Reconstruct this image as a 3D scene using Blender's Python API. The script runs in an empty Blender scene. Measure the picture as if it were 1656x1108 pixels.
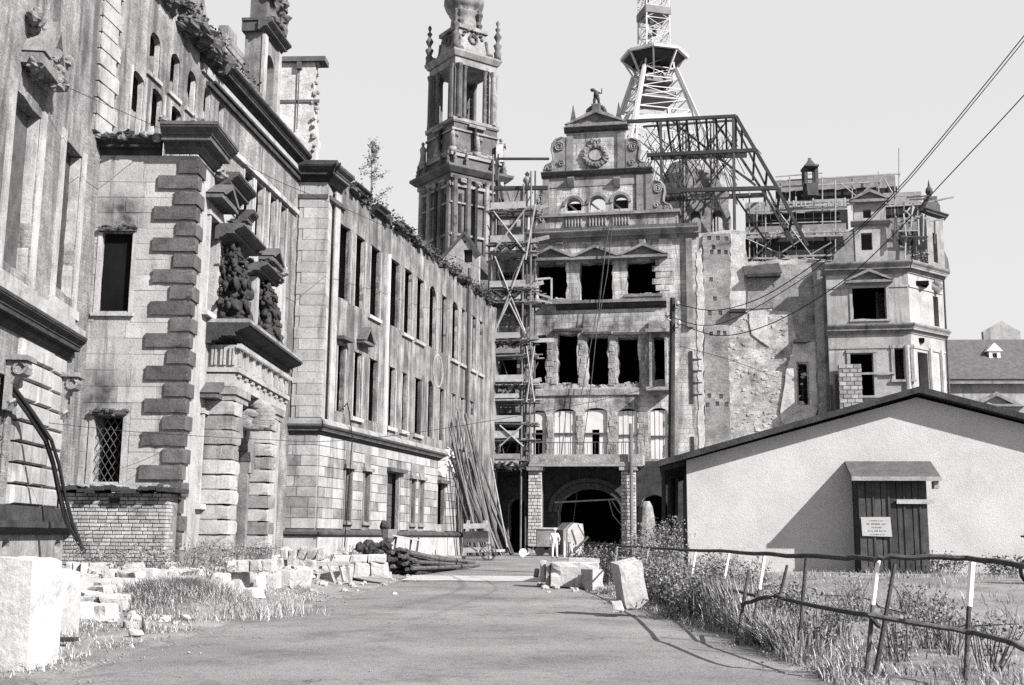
import bpy, bmesh, math, random
from mathutils import Vector, Matrix, noise
from mathutils.geometry import tessellate_polygon

# ------------------------------------------------------------------ camera, sky, sun, exposure
SC = bpy.context.scene
COL = SC.collection
FPX, CX, CY = 1850.0, 828.0, 554.0
PITCH, ROLL, EYE = math.radians(9.6), math.radians(0.5), 1.5
ROT = Matrix.Rotation(math.radians(90) + PITCH, 3, 'X') @ Matrix.Rotation(ROLL, 3, 'Z')
cam_d = bpy.data.cameras.new('camera')
cam_d.sensor_width = 36.0
cam_d.lens = 36.0 * FPX / 1656.0
cam_d.clip_start = 0.1
cam_d.clip_end = 3000.0
cam = bpy.data.objects.new('camera', cam_d)
COL.objects.link(cam)
M4 = ROT.to_4x4()
M4.translation = Vector((0, 0, EYE))
cam.matrix_world = M4
SC.camera = cam

SUN_H = Vector((0.80, -0.60)).normalized()      # horizontal direction towards the sun
SUN_EL = math.radians(36)
world = bpy.data.worlds.new('World')
SC.world = world
world.use_nodes = True
wn = world.node_tree
wn.nodes.clear()
w_out = wn.nodes.new('ShaderNodeOutputWorld')
w_bg = wn.nodes.new('ShaderNodeBackground')
w_sky = wn.nodes.new('ShaderNodeTexSky')
w_sky.sky_type = 'NISHITA'
w_sky.sun_disc = False
w_sky.sun_elevation = SUN_EL
w_sky.sun_rotation = math.atan2(SUN_H.x, SUN_H.y)
w_sky.air_density = 1.0
w_sky.dust_density = 3.0
w_sky.ozone_density = 1.0
w_bw = wn.nodes.new('ShaderNodeRGBToBW')        # black-and-white film: the sky has no hue
w_mx = wn.nodes.new('ShaderNodeMix')            # a thin even veil of haze over the whole dome
w_mx.data_type = 'FLOAT'
w_mx.inputs[0].default_value = 0.8
w_mx.inputs[3].default_value = 4.6
wn.links.new(w_sky.outputs[0], w_bw.inputs[0])
wn.links.new(w_bw.outputs[0], w_mx.inputs[2])
wn.links.new(w_mx.outputs[0], w_bg.inputs['Color'])
w_bg.inputs['Strength'].default_value = 0.078
wn.links.new(w_bg.outputs[0], w_out.inputs[0])

sun_d = bpy.data.lights.new('sun', 'SUN')
sun_d.energy = 5.0
sun_d.angle = math.radians(0.5)
sun_d.color = (1.0, 0.985, 0.975)
sun = bpy.data.objects.new('sun', sun_d)
COL.objects.link(sun)
to_sun = Vector((SUN_H.x * math.cos(SUN_EL), SUN_H.y * math.cos(SUN_EL), math.sin(SUN_EL)))
sun.rotation_euler = to_sun.to_track_quat('Z', 'Y').to_euler()
sun.location = (30, -30, 60)
vs = SC.view_settings
vs.view_transform = 'Standard'
vs.look = 'None'
vs.exposure = 1.32
vs.gamma = 1.0
vs.use_curve_mapping = False
SC.cycles.use_denoising = False                  # keep the fine grit of stone and road
SC.cycles.max_bounces = 5
SC.cycles.diffuse_bounces = 3

# ------------------------------------------------------------------ helpers
rnd = random.Random(7)
WPOS = {}                                        # world position of every thing's base


def ray(px, py):
    return ROT @ Vector(((px - CX) / FPX, -(py - CY) / FPX, -1.0))


def at(px, py, d):
    """the point seen at a photo pixel, d metres away along the ground axis"""
    r = ray(px, py)
    return Vector((0, 0, EYE)) + r * (d / r.y)


def smooth(a, b, x):
    t = min(1.0, max(0.0, (x - a) / (b - a)))
    return t * t * (3 - 2 * t)


ROAD_L = [(0, -4.2), (12, -4.9), (19, -5.0), (24, -4.4), (37, -3.9), (55, -3.4), (71, -2.9), (86, -2.6)]
ROAD_R = [(0, 3.4), (12, 3.5), (18, 3.5), (24, 2.9), (34, 2.5), (45, 3.0), (60, 6.5), (86, 7.6)]


def lerp_tab(tab, y):
    if y <= tab[0][0]:
        return tab[0][1]
    for (a, u), (b, v) in zip(tab, tab[1:]):
        if y <= b:
            return u + (v - u) * (y - a) / (b - a)
    return tab[-1][1]


def road_z(y):
    return 0.30 * smooth(40, 85, y)


def gz(x, y):
    l, r = lerp_tab(ROAD_L, y), lerp_tab(ROAD_R, y)
    z = road_z(y)
    if x < l:
        z += 0.55 * smooth(0, 3.5, l - x) * smooth(14, 30, y) + 0.05 * noise.noise(Vector((x * .9, y * .9, 3)))*smooth(0, 1, l - x)
    elif x > r:
        z += 0.52 * smooth(3.0, 7.5, x - r + 1.5) * smooth(14, 30, y) + 0.05 * noise.noise(Vector((x * .9, y * .9, 5)))*smooth(0, 1, x - r)
    return z


def ground_at(px, py):
    """where a pixel's ray meets the ground"""
    r = ray(px, py)
    d = 5.0
    for _ in range(4000):
        p = Vector((0, 0, EYE)) + r * (d / r.y)
        if p.z <= gz(p.x, p.y):
            return p
        d += 0.05
    return p


class Frame:
    """local axes of a wall: u along it to the right, v up, w out of it"""
    def __init__(s, x, y, deg_right=None, away=None, z=0.0):
        if away is not None:
            t = math.radians(away)
            s.e = Vector((math.sin(t), math.cos(t), 0))
        else:
            t = math.radians(deg_right or 0)
            s.e = Vector((math.cos(t), -math.sin(t), 0))
        s.n = Vector((s.e.y, -s.e.x, 0))
        s.o = Vector((x, y, z))

    def p(s, u, v, w=0.0):
        return s.o + s.e * u + s.n * w + Vector((0, 0, v))

    def uv(s, px, py, w=0.0):
        r = ray(px, py)
        o = Vector((0, 0, EYE)) - (s.o + s.n * w)
        t = -o.dot(s.n) / r.dot(s.n)
        h = o + r * t
        return h.dot(s.e), h.z

    def rect(s, x0, y0, x1, y1, w=0.0):
        xm, ym = (x0 + x1) / 2, (y0 + y1) / 2
        u0, u1 = s.uv(x0, ym, w)[0], s.uv(x1, ym, w)[0]
        v1, v0 = s.uv(xm, y0, w)[1], s.uv(xm, y1, w)[1]
        return u0, v0, u1, v1


WORLD = Frame(0, 0, deg_right=0)                 # u = x, w = -y


class MB:
    """collects faces and links them as ONE mesh object"""
    def __init__(s, fr=None):
        s.v, s.f, s.sm = [], [], []
        s.fr = fr
        s.smooth = False

    def _p(s, u, v, w):
        return s.fr.p(u, v, w) if s.fr else Vector((u, v, w))

    def add(s, pts, faces):
        b = len(s.v)
        s.v.extend(Vector(p) for p in pts)
        for f in faces:
            s.f.append([b + i for i in f])
            s.sm.append(s.smooth)
        return b

    def box(s, u0, u1, v0, v1, w0, w1, jit=0.0015, bev=0.0, top=None):
        j = lambda: rnd.uniform(-jit, jit)
        u0 += j(); u1 += j(); v0 += j(); v1 += j(); w0 += j(); w1 += j()
        if bev:
            pts = []
            for (w, i) in ((w0, 0), (w1 - bev, 0), (w1, bev)):
                pts += [s._p(u0 + i, v0 + i, w), s._p(u1 - i, v0 + i, w), s._p(u1 - i, v1 - i, w), s._p(u0 + i, v1 - i, w)]
            fc = [(3, 2, 1, 0), (8, 9, 10, 11)]
            for k in (0, 4):
                fc += [(k + a, k + b, k + 4 + b, k + 4 + a) for a, b in ((0, 1), (1, 2), (2, 3), (3, 0))]
            s.add(pts, fc)
            return
        pts = [s._p(u, v, w) for w in (w0, w1) for (u, v) in ((u0, v0), (u1, v0), (u1, v1), (u0, v1))]
        s.add(pts, [(3, 2, 1, 0), (4, 5, 6, 7), (0, 1, 5, 4), (1, 2, 6, 5), (2, 3, 7, 6), (3, 0, 4, 7)])

    def slab(s, loops, w0, w1, back=True):
        """a plate: loops[0] outline, the rest holes, all lists of (u, v)"""
        flat = [p for l in loops for p in l]
        tri = tessellate_polygon([[Vector((p[0], p[1], 0)) for p in l] for l in loops])
        n = len(flat)
        pts = [s._p(u, v, w1) for u, v in flat] + [s._p(u, v, w0) for u, v in flat]
        fc = []
        for a, b, c in tri:
            A, B, C = flat[a], flat[b], flat[c]
            if (B[0] - A[0]) * (C[1] - A[1]) - (B[1] - A[1]) * (C[0] - A[0]) < 0:
                b, c = c, b
            fc.append((a, b, c))
            if back:
                fc.append((n + a, n + c, n + b))
        k = 0
        for li, l in enumerate(loops):
            m = len(l)
            area = sum(l[i][0] * l[(i + 1) % m][1] - l[(i + 1) % m][0] * l[i][1] for i in range(m))
            fwd = (area > 0) == (li == 0)
            for i in range(m):
                a, b = k + i, k + (i + 1) % m
                fc.append((a, n + a, n + b, b) if fwd else (b, n + b, n + a, a))
            k += m
        s.add(pts, fc)

    def prism(s, prof, u0, u1, cap=True, m0=0.0, m1=0.0):
        """a moulding: profile of (w, v), run along u; m0, m1 mitre each end by w"""
        n = len(prof)
        pts = [s._p(u0 - m0 * w, v, w) for w, v in prof] + [s._p(u1 + m1 * w, v, w) for w, v in prof]
        area = sum(prof[i][0] * prof[(i + 1) % n][1] - prof[(i + 1) % n][0] * prof[i][1] for i in range(n))
        fc = []
        for i in range(n):
            j = (i + 1) % n
            fc.append((i, n + i, n + j, j) if area < 0 else (i, j, n + j, n + i))
        if cap:
            a, b = tuple(range(n)), tuple(range(2 * n - 1, n - 1, -1))
            if area < 0:
                a, b = a[::-1], b[::-1]
            fc += [a[::-1], b[::-1]]
        s.add(pts, fc)

    def tube(s, pts, r, n=6, cap=True):
        pts = [Vector(p) for p in pts]
        rs = r if isinstance(r, (list, tuple)) else [r] * len(pts)
        ring = []
        ref = None
        for i, p in enumerate(pts):
            t = (pts[min(i + 1, len(pts) - 1)] - pts[max(i - 1, 0)])
            if t.length < 1e-9:
                t = Vector((0, 0, 1))
            t.normalize()
            if ref is None:
                ref = Vector((0, 0, 1)) if abs(t.z) < .9 else Vector((1, 0, 0))
            a = t.cross(ref)
            if a.length < 1e-6:
                a = t.cross(Vector((0, 1, 0.3)))
            a.normalize()
            b = t.cross(a)
            ref = -t.cross(b) if False else ref
            ring.append([p + (a * math.cos(2 * math.pi * k / n) + b * math.sin(2 * math.pi * k / n)) * rs[i] for k in range(n)])
        fc = []
        for i in range(len(pts) - 1):
            for k in range(n):
                l = (k + 1) % n
                fc.append((i * n + k, i * n + l, (i + 1) * n + l, (i + 1) * n + k))
        if cap:
            fc += [tuple(range(n))[::-1], tuple(range((len(pts) - 1) * n, len(pts) * n))]
        s.add([p for r_ in ring for p in r_], fc)

    def bar(s, a, b, t, t2=None):
        """a square-sectioned member from a to b (world points)"""
        a, b = Vector(a), Vector(b)
        d = (b - a).normalized()
        ref = Vector((0, 0, 1)) if abs(d.z) < .95 else Vector((1, 0, 0))
        x = d.cross(ref).normalized()
        y = x.cross(d)
        t2 = t2 or t
        h, g = t / 2 + rnd.uniform(0, .002), t2 / 2 + rnd.uniform(0, .002)
        q = [(-h, -g), (h, -g), (h, g), (-h, g)]
        pts = [a + x * i + y * j for i, j in q] + [b + x * i + y * j for i, j in q]
        s.add(pts, [(3, 2, 1, 0), (4, 5, 6, 7), (0, 1, 5, 4), (1, 2, 6, 5), (2, 3, 7, 6), (3, 0, 4, 7)])

    def lathe(s, c, prof, n=10, start=0.0):
        """prof: (radius, z) upward round the vertical through c"""
        c = Vector(c)
        pts, fc = [], []
        for r, z in prof:
            for k in range(n):
                a = start + 2 * math.pi * k / n
                pts.append(c + Vector((r * math.cos(a), r * math.sin(a), z)))
        m = len(prof)
        for i in range(m - 1):
            for k in range(n):
                l = (k + 1) % n
                fc.append((i * n + k, i * n + l, (i + 1) * n + l, (i + 1) * n + k))
        fc += [tuple(range(n))[::-1], tuple(range((m - 1) * n, m * n))]
        s.add(pts, fc)

    def lump(s, c, rx, ry, rz, rough=.25, n=10, m=7, seed=None, rot=None):
        """an uneven stone-like lump"""
        c = Vector(c)
        sd = rnd.uniform(0, 99) if seed is None else seed
        pts, fc = [], []
        for i in range(m + 1):
            th = math.pi * i / m
            for k in range(n):
                a = 2 * math.pi * k / n
                d = Vector((math.sin(th) * math.cos(a), math.sin(th) * math.sin(a), math.cos(th)))
                q = 1 + rough * (noise.noise(d * 1.7 + Vector((sd, sd * .7, 0))) * 1.4 + .5 * noise.noise(d * 4.1 + Vector((sd, 0, sd))))
                v = Vector((d.x * rx * q, d.y * ry * q, d.z * rz * q))
                if rot:
                    v = rot @ v
                pts.append(c + v)
        for i in range(m):
            for k in range(n):
                l = (k + 1) % n
                fc.append((i * n + k, (i + 1) * n + k, (i + 1) * n + l, i * n + l))
        s.add(pts, fc)

    def leaf(s, c, size, up=.3):
        """one small leaf-like face at a random tilt"""
        c = Vector(c)
        a = Vector((rnd.gauss(0, 1), rnd.gauss(0, 1), rnd.gauss(0, 1) * .7 + up)).normalized()
        b = a.cross(Vector((rnd.gauss(0, 1), rnd.gauss(0, 1), rnd.gauss(0, 1)))).normalized()
        s.add([c, c + a * size * .5 + b * size * .28, c + a * size, c + a * size * .5 - b * size * .28], [(0, 1, 2, 3)])

    def blade(s, c, h, wd, lean):
        c = Vector(c)
        an = rnd.uniform(0, 6.28)
        d = Vector((math.cos(an), math.sin(an), 0))
        t = Vector((-d.y, d.x, 0)) * wd
        m = c + Vector((0, 0, h * .6)) + d * lean * .35
        e = c + Vector((0, 0, h)) + d * lean
        s.add([c - t, c + t, m + t * .7, m - t * .7, e], [(0, 1, 2, 3), (3, 2, 4)])

    def build(s, name, mat=None, parent=None, label=None, cat=None, group=None, kind=None, tri=False):
        me = bpy.data.meshes.new(name)
        if parent is not None:
            base = WPOS[parent.name]
        else:
            lo = Vector((min(p.x for p in s.v), min(p.y for p in s.v), min(p.z for p in s.v)))
            hi = Vector((max(p.x for p in s.v), max(p.y for p in s.v), 0))
            base = Vector(((lo.x + hi.x) / 2, (lo.y + hi.y) / 2, lo.z))
        me.from_pydata([p - base for p in s.v], [], s.f)
        if any(s.sm):
            me.polygons.foreach_set('use_smooth', s.sm)
        if mat is not None:
            me.materials.append(mat)
        me.update()
        o = bpy.data.objects.new(name, me)
        COL.objects.link(o)
        WPOS[o.name] = base
        if parent is not None:
            o.parent = parent
        else:
            o.location = base
        tag(o, label, cat, group, kind)
        return o


def tag(o, label=None, cat=None, group=None, kind=None):
    if label: o['label'] = label
    if cat: o['category'] = cat
    if group: o['group'] = group
    if kind: o['kind'] = kind
    return o


def thing(name, loc, label, cat, group=None):
    o = bpy.data.objects.new(name, None)
    o.empty_display_size = .3
    COL.objects.link(o)
    o.location = loc
    WPOS[o.name] = Vector(loc)
    return tag(o, label, cat, group)


_unit = {}


def unit_stone(mat, bev):
    """shared unit block: x, y in 0..1 on the face, z 0..1 outward, front arris chamfered"""
    key = (mat.name, bev)
    if key not in _unit:
        m = MB()
        i = bev
        pts = []
        for z, k in ((0, 0), (1 - .4, 0), (1, i)):
            pts += [(k, k * 1.6, z), (1 - k, k * 1.6, z), (1 - k, 1 - k * 1.6, z), (k, 1 - k * 1.6, z)]
        fc = [(3, 2, 1, 0), (8, 9, 10, 11)]
        for k in (0, 4):
            fc += [(k + a, k + b, k + 4 + b, k + 4 + a) for a, b in ((0, 1), (1, 2), (2, 3), (3, 0))]
        me = bpy.data.meshes.new('stone_block')
        me.from_pydata(pts, [], fc)
        me.materials.append(mat)
        _unit[key] = me
    return _unit[key]


_worn = {}


def worn_stone(mat, k):
    """one of a few shared unit blocks with knocked corners and an uneven face"""
    key = (mat.name, k)
    if key not in _worn:
        bm = bmesh.new()
        bmesh.ops.create_cube(bm, size=1)
        bmesh.ops.subdivide_edges(bm, edges=bm.edges[:], cuts=4, use_grid_fill=True)
        sd = Vector((k * 7.3, k * 3.1, k * 1.7))
        for v in bm.verts:
            c = v.co.copy()
            e = sum(abs(abs(t) - .5) < .01 for t in c)
            n1 = noise.noise(c * 2.2 + sd)
            pull = .008 * n1
            if e >= 2 and c.z > 0:
                pull += .004 + max(0, noise.noise(c * 3.3 + sd * 2) - .12) * .22
            v.co = c * (1 - pull) + Vector((.5, .5, .5))
        me = bpy.data.meshes.new('worn_block')
        me.from_pydata([v.co[:] for v in bm.verts], [], [[v.index for v in f.verts] for f in bm.faces])
        bm.free()
        me.materials.append(mat)
        _worn[key] = me
    return _worn[key]


def place_unit(me, name, fr, u0, u1, v0, v1, w0, w1, parent, tilt=0.0):
    o = bpy.data.objects.new(name, me)
    COL.objects.link(o)
    o.parent = parent
    ex, ey, ez = fr.e * (u1 - u0), Vector((0, 0, v1 - v0)), fr.n * (w1 - w0)
    b = fr.p(u0, v0, w0) - WPOS[parent.name]
    o.matrix_local = Matrix(((ex.x, ey.x, ez.x, b.x), (ex.y, ey.y, ez.y, b.y), (ex.z, ey.z, ez.z, b.z), (0, 0, 0, 1)))
    return o


def ashlar(parent, fr, u0, u1, v0, v1, course, length, mats, w0=0.0, w1=0.03, joint=.02, holes=(), bev=.03, name='stone', cap=300, miss=0.0, skip=None):
    """courses of single stones laid round rectangular openings; a stone past the cap joins one stuff part"""
    n = max(1, round((v1 - v0) / course))
    ch = (v1 - v0) / n
    k = 0
    extra = MB(fr)
    for r in range(n):
        a, b = v0 + r * ch, v0 + (r + 1) * ch
        spans = [(u0, u1)]
        for (hu0, hv0, hu1, hv1) in holes:
            if hv0 < b - .05 and hv1 > a + .05:
                new = []
                for (s, e) in spans:
                    if hu1 <= s or hu0 >= e:
                        new.append((s, e))
                    else:
                        if hu0 - s > .08: new.append((s, hu0))
                        if e - hu1 > .08: new.append((hu1, e))
                spans = new
        for (s, e) in spans:
            x = s
            first = True
            while x < e - .02:
                L = length * rnd.uniform(.75, 1.25)
                if first and r % 2: L *= .55
                first = False
                y = min(e, x + L)
                if e - y < length * .3: y = e
                if rnd.random() >= miss and not (skip and skip((x + y) / 2, (a + b) / 2)):
                    d = rnd.uniform(-.006, .008)
                    if k < cap:
                        place_unit(unit_stone(rnd.choice(mats), bev), name, fr, x + joint / 2, y - joint / 2, a + joint / 2, b - joint / 2, w0 - .02, w1 + d, parent)
                        k += 1
                    else:
                        extra.box(x + joint / 2, y - joint / 2, a + joint / 2, b - joint / 2, w0 - .02, w1 + d, bev=.012)
                x = y
    if extra.v:
        extra.build(name + 'work', mats[0], parent, kind='stuff')


def arch(u0, v0, u1, v1, n=8, rise=None, jag=0.0):
    """outline of an opening with a round head (v1 = crown)"""
    r = (u1 - u0) / 2
    rise = r if rise is None else rise
    pts = [(u0, v0), (u1, v0)]
    for i in range(n + 1):
        a = math.pi * i / n
        pts.append(((u0 + u1) / 2 + r * math.cos(a), v1 - rise + rise * math.sin(a)))
    return pts


def rough(loop, amp, step=.5):
    """the same outline broken into short uneven edges"""
    out = []
    n = len(loop)
    for i in range(n):
        a, b = loop[i], loop[(i + 1) % n]
        L = math.hypot(b[0] - a[0], b[1] - a[1])
        k = max(1, int(L / step))
        for j in range(k):
            t = j / k
            e = amp if j else amp * .4
            out.append((a[0] + (b[0] - a[0]) * t + rnd.uniform(-e, e), a[1] + (b[1] - a[1]) * t + rnd.uniform(-e, e)))
    return out


def rc(u0, v0, u1, v1):
    return [(u0, v0), (u1, v0), (u1, v1), (u0, v1)]


# ------------------------------------------------------------------ materials (black-and-white: neutral greys)
MAT = {}
ALB = .82


def g(v):
    return (v, v * .985, v * .988, 1)


def mat(name, lo, hi, scale=1.2, grain=.25, bump=.35, stain=0.0, stain_v=.05, rough_=.9, streak=False, tone=0.0,
        brick=None, metal=0.0, bscale=14.0, spec=.2, vor=0.0, pits=None, cracks=0.0, soot=()):
    """lo..hi: patchy tone; grain: fine speckle; stain: share of sooty stain; tone: tone change piece by piece"""
    lo, hi, stain_v = lo * ALB, hi * ALB, stain_v * ALB
    m = bpy.data.materials.new(name)
    m.use_nodes = True
    nt = m.node_tree
    N, L = nt.nodes, nt.links
    bs = N['Principled BSDF']
    bs.inputs['Roughness'].default_value = rough_
    bs.inputs['Metallic'].default_value = metal
    bs.inputs['Specular IOR Level'].default_value = spec
    geo = N.new('ShaderNodeNewGeometry')
    pos = geo.outputs['Position']

    def nz(sc, det=6, ro=.6, vec=pos, dist=0.0):
        t = N.new('ShaderNodeTexNoise')
        t.inputs['Scale'].default_value = sc
        t.inputs['Detail'].default_value = det
        t.inputs['Roughness'].default_value = ro
        t.inputs['Distortion'].default_value = dist
        L.new(vec, t.inputs['Vector'])
        return t.outputs['Fac']

    def ramp(f, a, b, c0, c1):
        r = N.new('ShaderNodeMapRange')
        r.inputs['From Min'].default_value = a
        r.inputs['From Max'].default_value = b
        r.inputs['To Min'].default_value = c0
        r.inputs['To Max'].default_value = c1
        L.new(f, r.inputs['Value'])
        return r.outputs[0]

    def math_(op, a, b):
        q = N.new('ShaderNodeMath')
        q.operation = op
        for i, x in ((0, a), (1, b)):
            if isinstance(x, (int, float)):
                q.inputs[i].default_value = x
            else:
                L.new(x, q.inputs[i])
        return q.outputs[0]
    val = ramp(nz(scale), .32, .68, lo, hi)
    hgt = nz(bscale, 8, .7)
    if grain:
        val = math_('MULTIPLY', val, ramp(nz(bscale * 2.3, 3, .8), .36, .64, 1 - grain, 1 + grain))
    if vor:
        vt = N.new('ShaderNodeTexVoronoi')
        vt.inputs['Scale'].default_value = vor
        L.new(pos, vt.inputs['Vector'])
        val = math_('MULTIPLY', val, ramp(vt.outputs['Distance'], 0, .6, 1.15, .75))
    if brick:
        bw, bh, ax, mort = brick
        sp = N.new('ShaderNodeSeparateXYZ')
        L.new(pos, sp.inputs[0])
        cb = N.new('ShaderNodeCombineXYZ')
        L.new(sp.outputs[{'x': 0, 'y': 1}[ax]], cb.inputs[0])
        L.new(sp.outputs[2], cb.inputs[1])
        bt = N.new('ShaderNodeTexBrick')
        bt.inputs['Scale'].default_value = 1.0
        bt.inputs['Brick Width'].default_value = bw
        bt.inputs['Row Height'].default_value = bh
        bt.inputs['Mortar Size'].default_value = bh * .07
        bt.inputs['Mortar Smooth'].default_value = .3
        bt.inputs['Color1'].default_value = (.86, .86, .86, 1)
        bt.inputs['Color2'].default_value = (1.14, 1.14, 1.14, 1)
        bt.inputs['Mortar'].default_value = (mort, mort, mort, 1)
        ds = N.new('ShaderNodeVectorMath')
        ds.operation = 'ADD'
        nn = N.new('ShaderNodeTexNoise')
        nn.inputs['Scale'].default_value = .9
        L.new(pos, nn.inputs['Vector'])
        ms = N.new('ShaderNodeVectorMath')
        ms.operation = 'SCALE'
        ms.inputs[3].default_value = bh * .5
        L.new(nn.outputs['Color'], ms.inputs[0])
        L.new(cb.outputs[0], ds.inputs[0])
        L.new(ms.outputs[0], ds.inputs[1])
        L.new(ds.outputs[0], bt.inputs['Vector'])
        bb = N.new('ShaderNodeRGBToBW')
        L.new(bt.outputs['Color'], bb.inputs[0])
        val = math_('MULTIPLY', val, bb.outputs[0])
        hgt = math_('SUBTRACT', hgt, math_('MULTIPLY', bt.outputs['Fac'], .6))
    pits = (.45 if bump >= .3 else 0) if pits is None else pits
    if pits:
        pn = nz(7.0, 9, .78)
        val = math_('MULTIPLY', val, ramp(pn, .30, .47, 1 - pits, 1.06))
    if stain:
        vec = pos
        if streak:
            mp = N.new('ShaderNodeVectorMath')
            mp.operation = 'MULTIPLY'
            mp.inputs[1].default_value = (1.7, 1.7, .22)
            L.new(pos, mp.inputs[0])
            vec = mp.outputs[0]
        s = nz(.55 if not streak else .8, 8, .72, vec, .5)
        fac = ramp(s, .62 - .3 * stain, .78 - .3 * stain, 0, 1)
        mx = N.new('ShaderNodeMix')
        mx.data_type = 'FLOAT'
        L.new(math_('MULTIPLY', fac, .8), mx.inputs[0])
        L.new(val, mx.inputs[2])
        mx.inputs[3].default_value = stain_v
        val = mx.outputs[0]
    if cracks:
        dn = N.new('ShaderNodeVectorMath')
        dn.operation = 'ADD'
        cn = N.new('ShaderNodeTexNoise')
        cn.inputs['Scale'].default_value = 1.6
        cn.inputs['Detail'].default_value = 6
        L.new(pos, cn.inputs['Vector'])
        L.new(pos, dn.inputs[0])
        L.new(cn.outputs['Color'], dn.inputs[1])
        ve = N.new('ShaderNodeTexVoronoi')
        ve.feature = 'DISTANCE_TO_EDGE'
        ve.inputs['Scale'].default_value = cracks
        L.new(dn.outputs[0], ve.inputs['Vector'])
        line = ramp(ve.outputs['Distance'], .0, .014, 1, 0)
        gate_ = ramp(nz(.33, 3), .5, .6, 0, 1)
        val = math_('MULTIPLY', val, ramp(math_('MULTIPLY', line, gate_), 0, 1, 1, .45))
    if soot:
        tot = None
        for (sx, sy, sz, rx, rz) in soot:           # smoke stains the fire left over single openings
            sb = N.new('ShaderNodeVectorMath')
            sb.operation = 'SUBTRACT'
            L.new(pos, sb.inputs[0])
            sb.inputs[1].default_value = (sx, sy, sz)
            sm = N.new('ShaderNodeVectorMath')
            sm.operation = 'MULTIPLY'
            L.new(sb.outputs[0], sm.inputs[0])
            sm.inputs[1].default_value = (1 / rx, 1 / rx, 1 / rz)
            ln = N.new('ShaderNodeVectorMath')
            ln.operation = 'LENGTH'
            L.new(sm.outputs[0], ln.inputs[0])
            q = ramp(ln.outputs['Value'], .25, 1.0, 1, 0)
            tot = q if tot is None else math_('MAXIMUM', tot, q)
        tot = math_('MULTIPLY', tot, ramp(nz(1.8, 6), .35, .62, .25, 1))
        sx_ = N.new('ShaderNodeMix')
        sx_.data_type = 'FLOAT'
        L.new(tot, sx_.inputs[0])
        L.new(val, sx_.inputs[2])
        sx_.inputs[3].default_value = .03
        val = sx_.outputs[0]
    if tone:
        oi = N.new('ShaderNodeObjectInfo')
        val = math_('MULTIPLY', val, ramp(oi.outputs['Random'], 0, 1, 1 - tone, 1 + tone))
    cc = N.new('ShaderNodeCombineColor')
    L.new(val, cc.inputs[0])
    L.new(math_('MULTIPLY', val, .982), cc.inputs[1])
    L.new(math_('MULTIPLY', val, .988), cc.inputs[2])
    L.new(cc.outputs[0], bs.inputs['Base Color'])
    if bump:
        bp = N.new('ShaderNodeBump')
        bp.inputs['Strength'].default_value = bump
        bp.inputs['Distance'].default_value = .05
        L.new(hgt, bp.inputs['Height'])
        L.new(bp.outputs[0], bs.inputs['Normal'])
    MAT[name] = m
    return m


SOOT_G = [(2.9, 83.5, 17.2, 1.6, 1.2), (5.2, 83, 16.9, 1.4, 1.2), (7.6, 82.6, 16.9, 1.4, 1.0), (3.0, 83.5, 22.0, 1.7, .9), (6.4, 82.8, 22.0, 1.7, .8), (3.8, 83.4, 11.2, 1.3, 1.1), (8.3, 82.5, 11.2, 1.4, 1.1), (.2, 84, 19.5, 1.8, 5.0), (.2, 84, 12.0, 1.6, 4.0)]
mat('plaster_light', .22, .42, 1.0, .2, .35, .35, .1, streak=True)
mat('render_worn', .10, .30, .9, .34, .8, .62, .045, streak=True, pits=.65)
mat('brick_worn', .12, .30, .9, .3, .8, .55, .05, streak=True, pits=.6, brick=(.27, .085, 'y', 1.25), bscale=12)
mat('stone_light', .23, .37, 1.4, .2, .35, .28, .09, tone=.14, streak=True)
mat('stone_mid', .13, .26, 1.6, .28, .45, .3, .05, tone=.16, streak=True)
mat('stone_face', .24, .36, 1.0, .22, .4, .35, .08, streak=True, soot=[(-11.35, 32, 10.55, 1.0, 1.0), (-11.6, 32, 5.35, 1.15, .95)])
mat('stone_soot', 0.05, 0.1, 2.2, .3, .5, 0, tone=.22)
mat('soot_shade_dark', .02, .055, 2.0, .4, .6)  # sooty parts, and the painted shade on the gatehouse ground storey
mat('sculpture', 0.02, 0.055, 3.0, .4, .8, .2, .02, bscale=18)
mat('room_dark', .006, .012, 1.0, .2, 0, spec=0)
mat('gate_stone', .2, .5, .8, .3, .5, .5, .05, streak=True, brick=(.8, .33, 'x', .75), pits=.55, bscale=7, soot=SOOT_G)
mat('gate_rough', 0.15, 0.36, .9, .3, .9, .35, .04, bscale=6)
mat('gate_trim', .12, .24, .9, .3, .4, .35, .04, bscale=7)
mat('brick_ruin', .15, .3, .9, .35, .7, .3, .05, brick=(.3, .1, 'x', 1.3), bscale=7, pits=.5)
mat('rubble_wall', .2, .48, 1.1, .35, .6, .35, .07, bscale=7, pits=.6, brick=(.5, .17, 'x', 1.15))
mat('rubble_pale', 0.32, 0.54, 1.6, .22, .8, .2, .12, bscale=7)
mat('tower_white', .21, .35, .8, .18, .3, .3, .1, streak=True, bscale=6, pits=.3)
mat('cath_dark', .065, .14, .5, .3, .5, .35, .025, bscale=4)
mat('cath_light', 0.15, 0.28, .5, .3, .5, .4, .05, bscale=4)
mat('steel_dark', .025, .05, 1.0, .2, .1, rough_=.6)
mat('steel_grey', .10, .18, .8, .2, .1, rough_=.6)
mat('steel_white', 0.4, 0.55, .8, .1, .05, rough_=.6)
mat('pole_pale', 0.2, 0.36, 2.0, .25, .2)
mat('rust_pole', .1, .2, 2.0, .3, .2)
mat('pole_dark', .05, .10, 2.0, .3, .2)
mat('plank', .20, .34, 2.5, .3, .3, tone=.35, bscale=22)
mat('plank_pale', 0.28, 0.42, 2.5, .2, .2, tone=.2)
mat('board_dark', .035, .07, 3.0, .4, .3, tone=.3, bscale=25)
mat('shed_render', .38, .48, .6, .2, .35, .12, .32, bscale=22, pits=.16)
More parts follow.
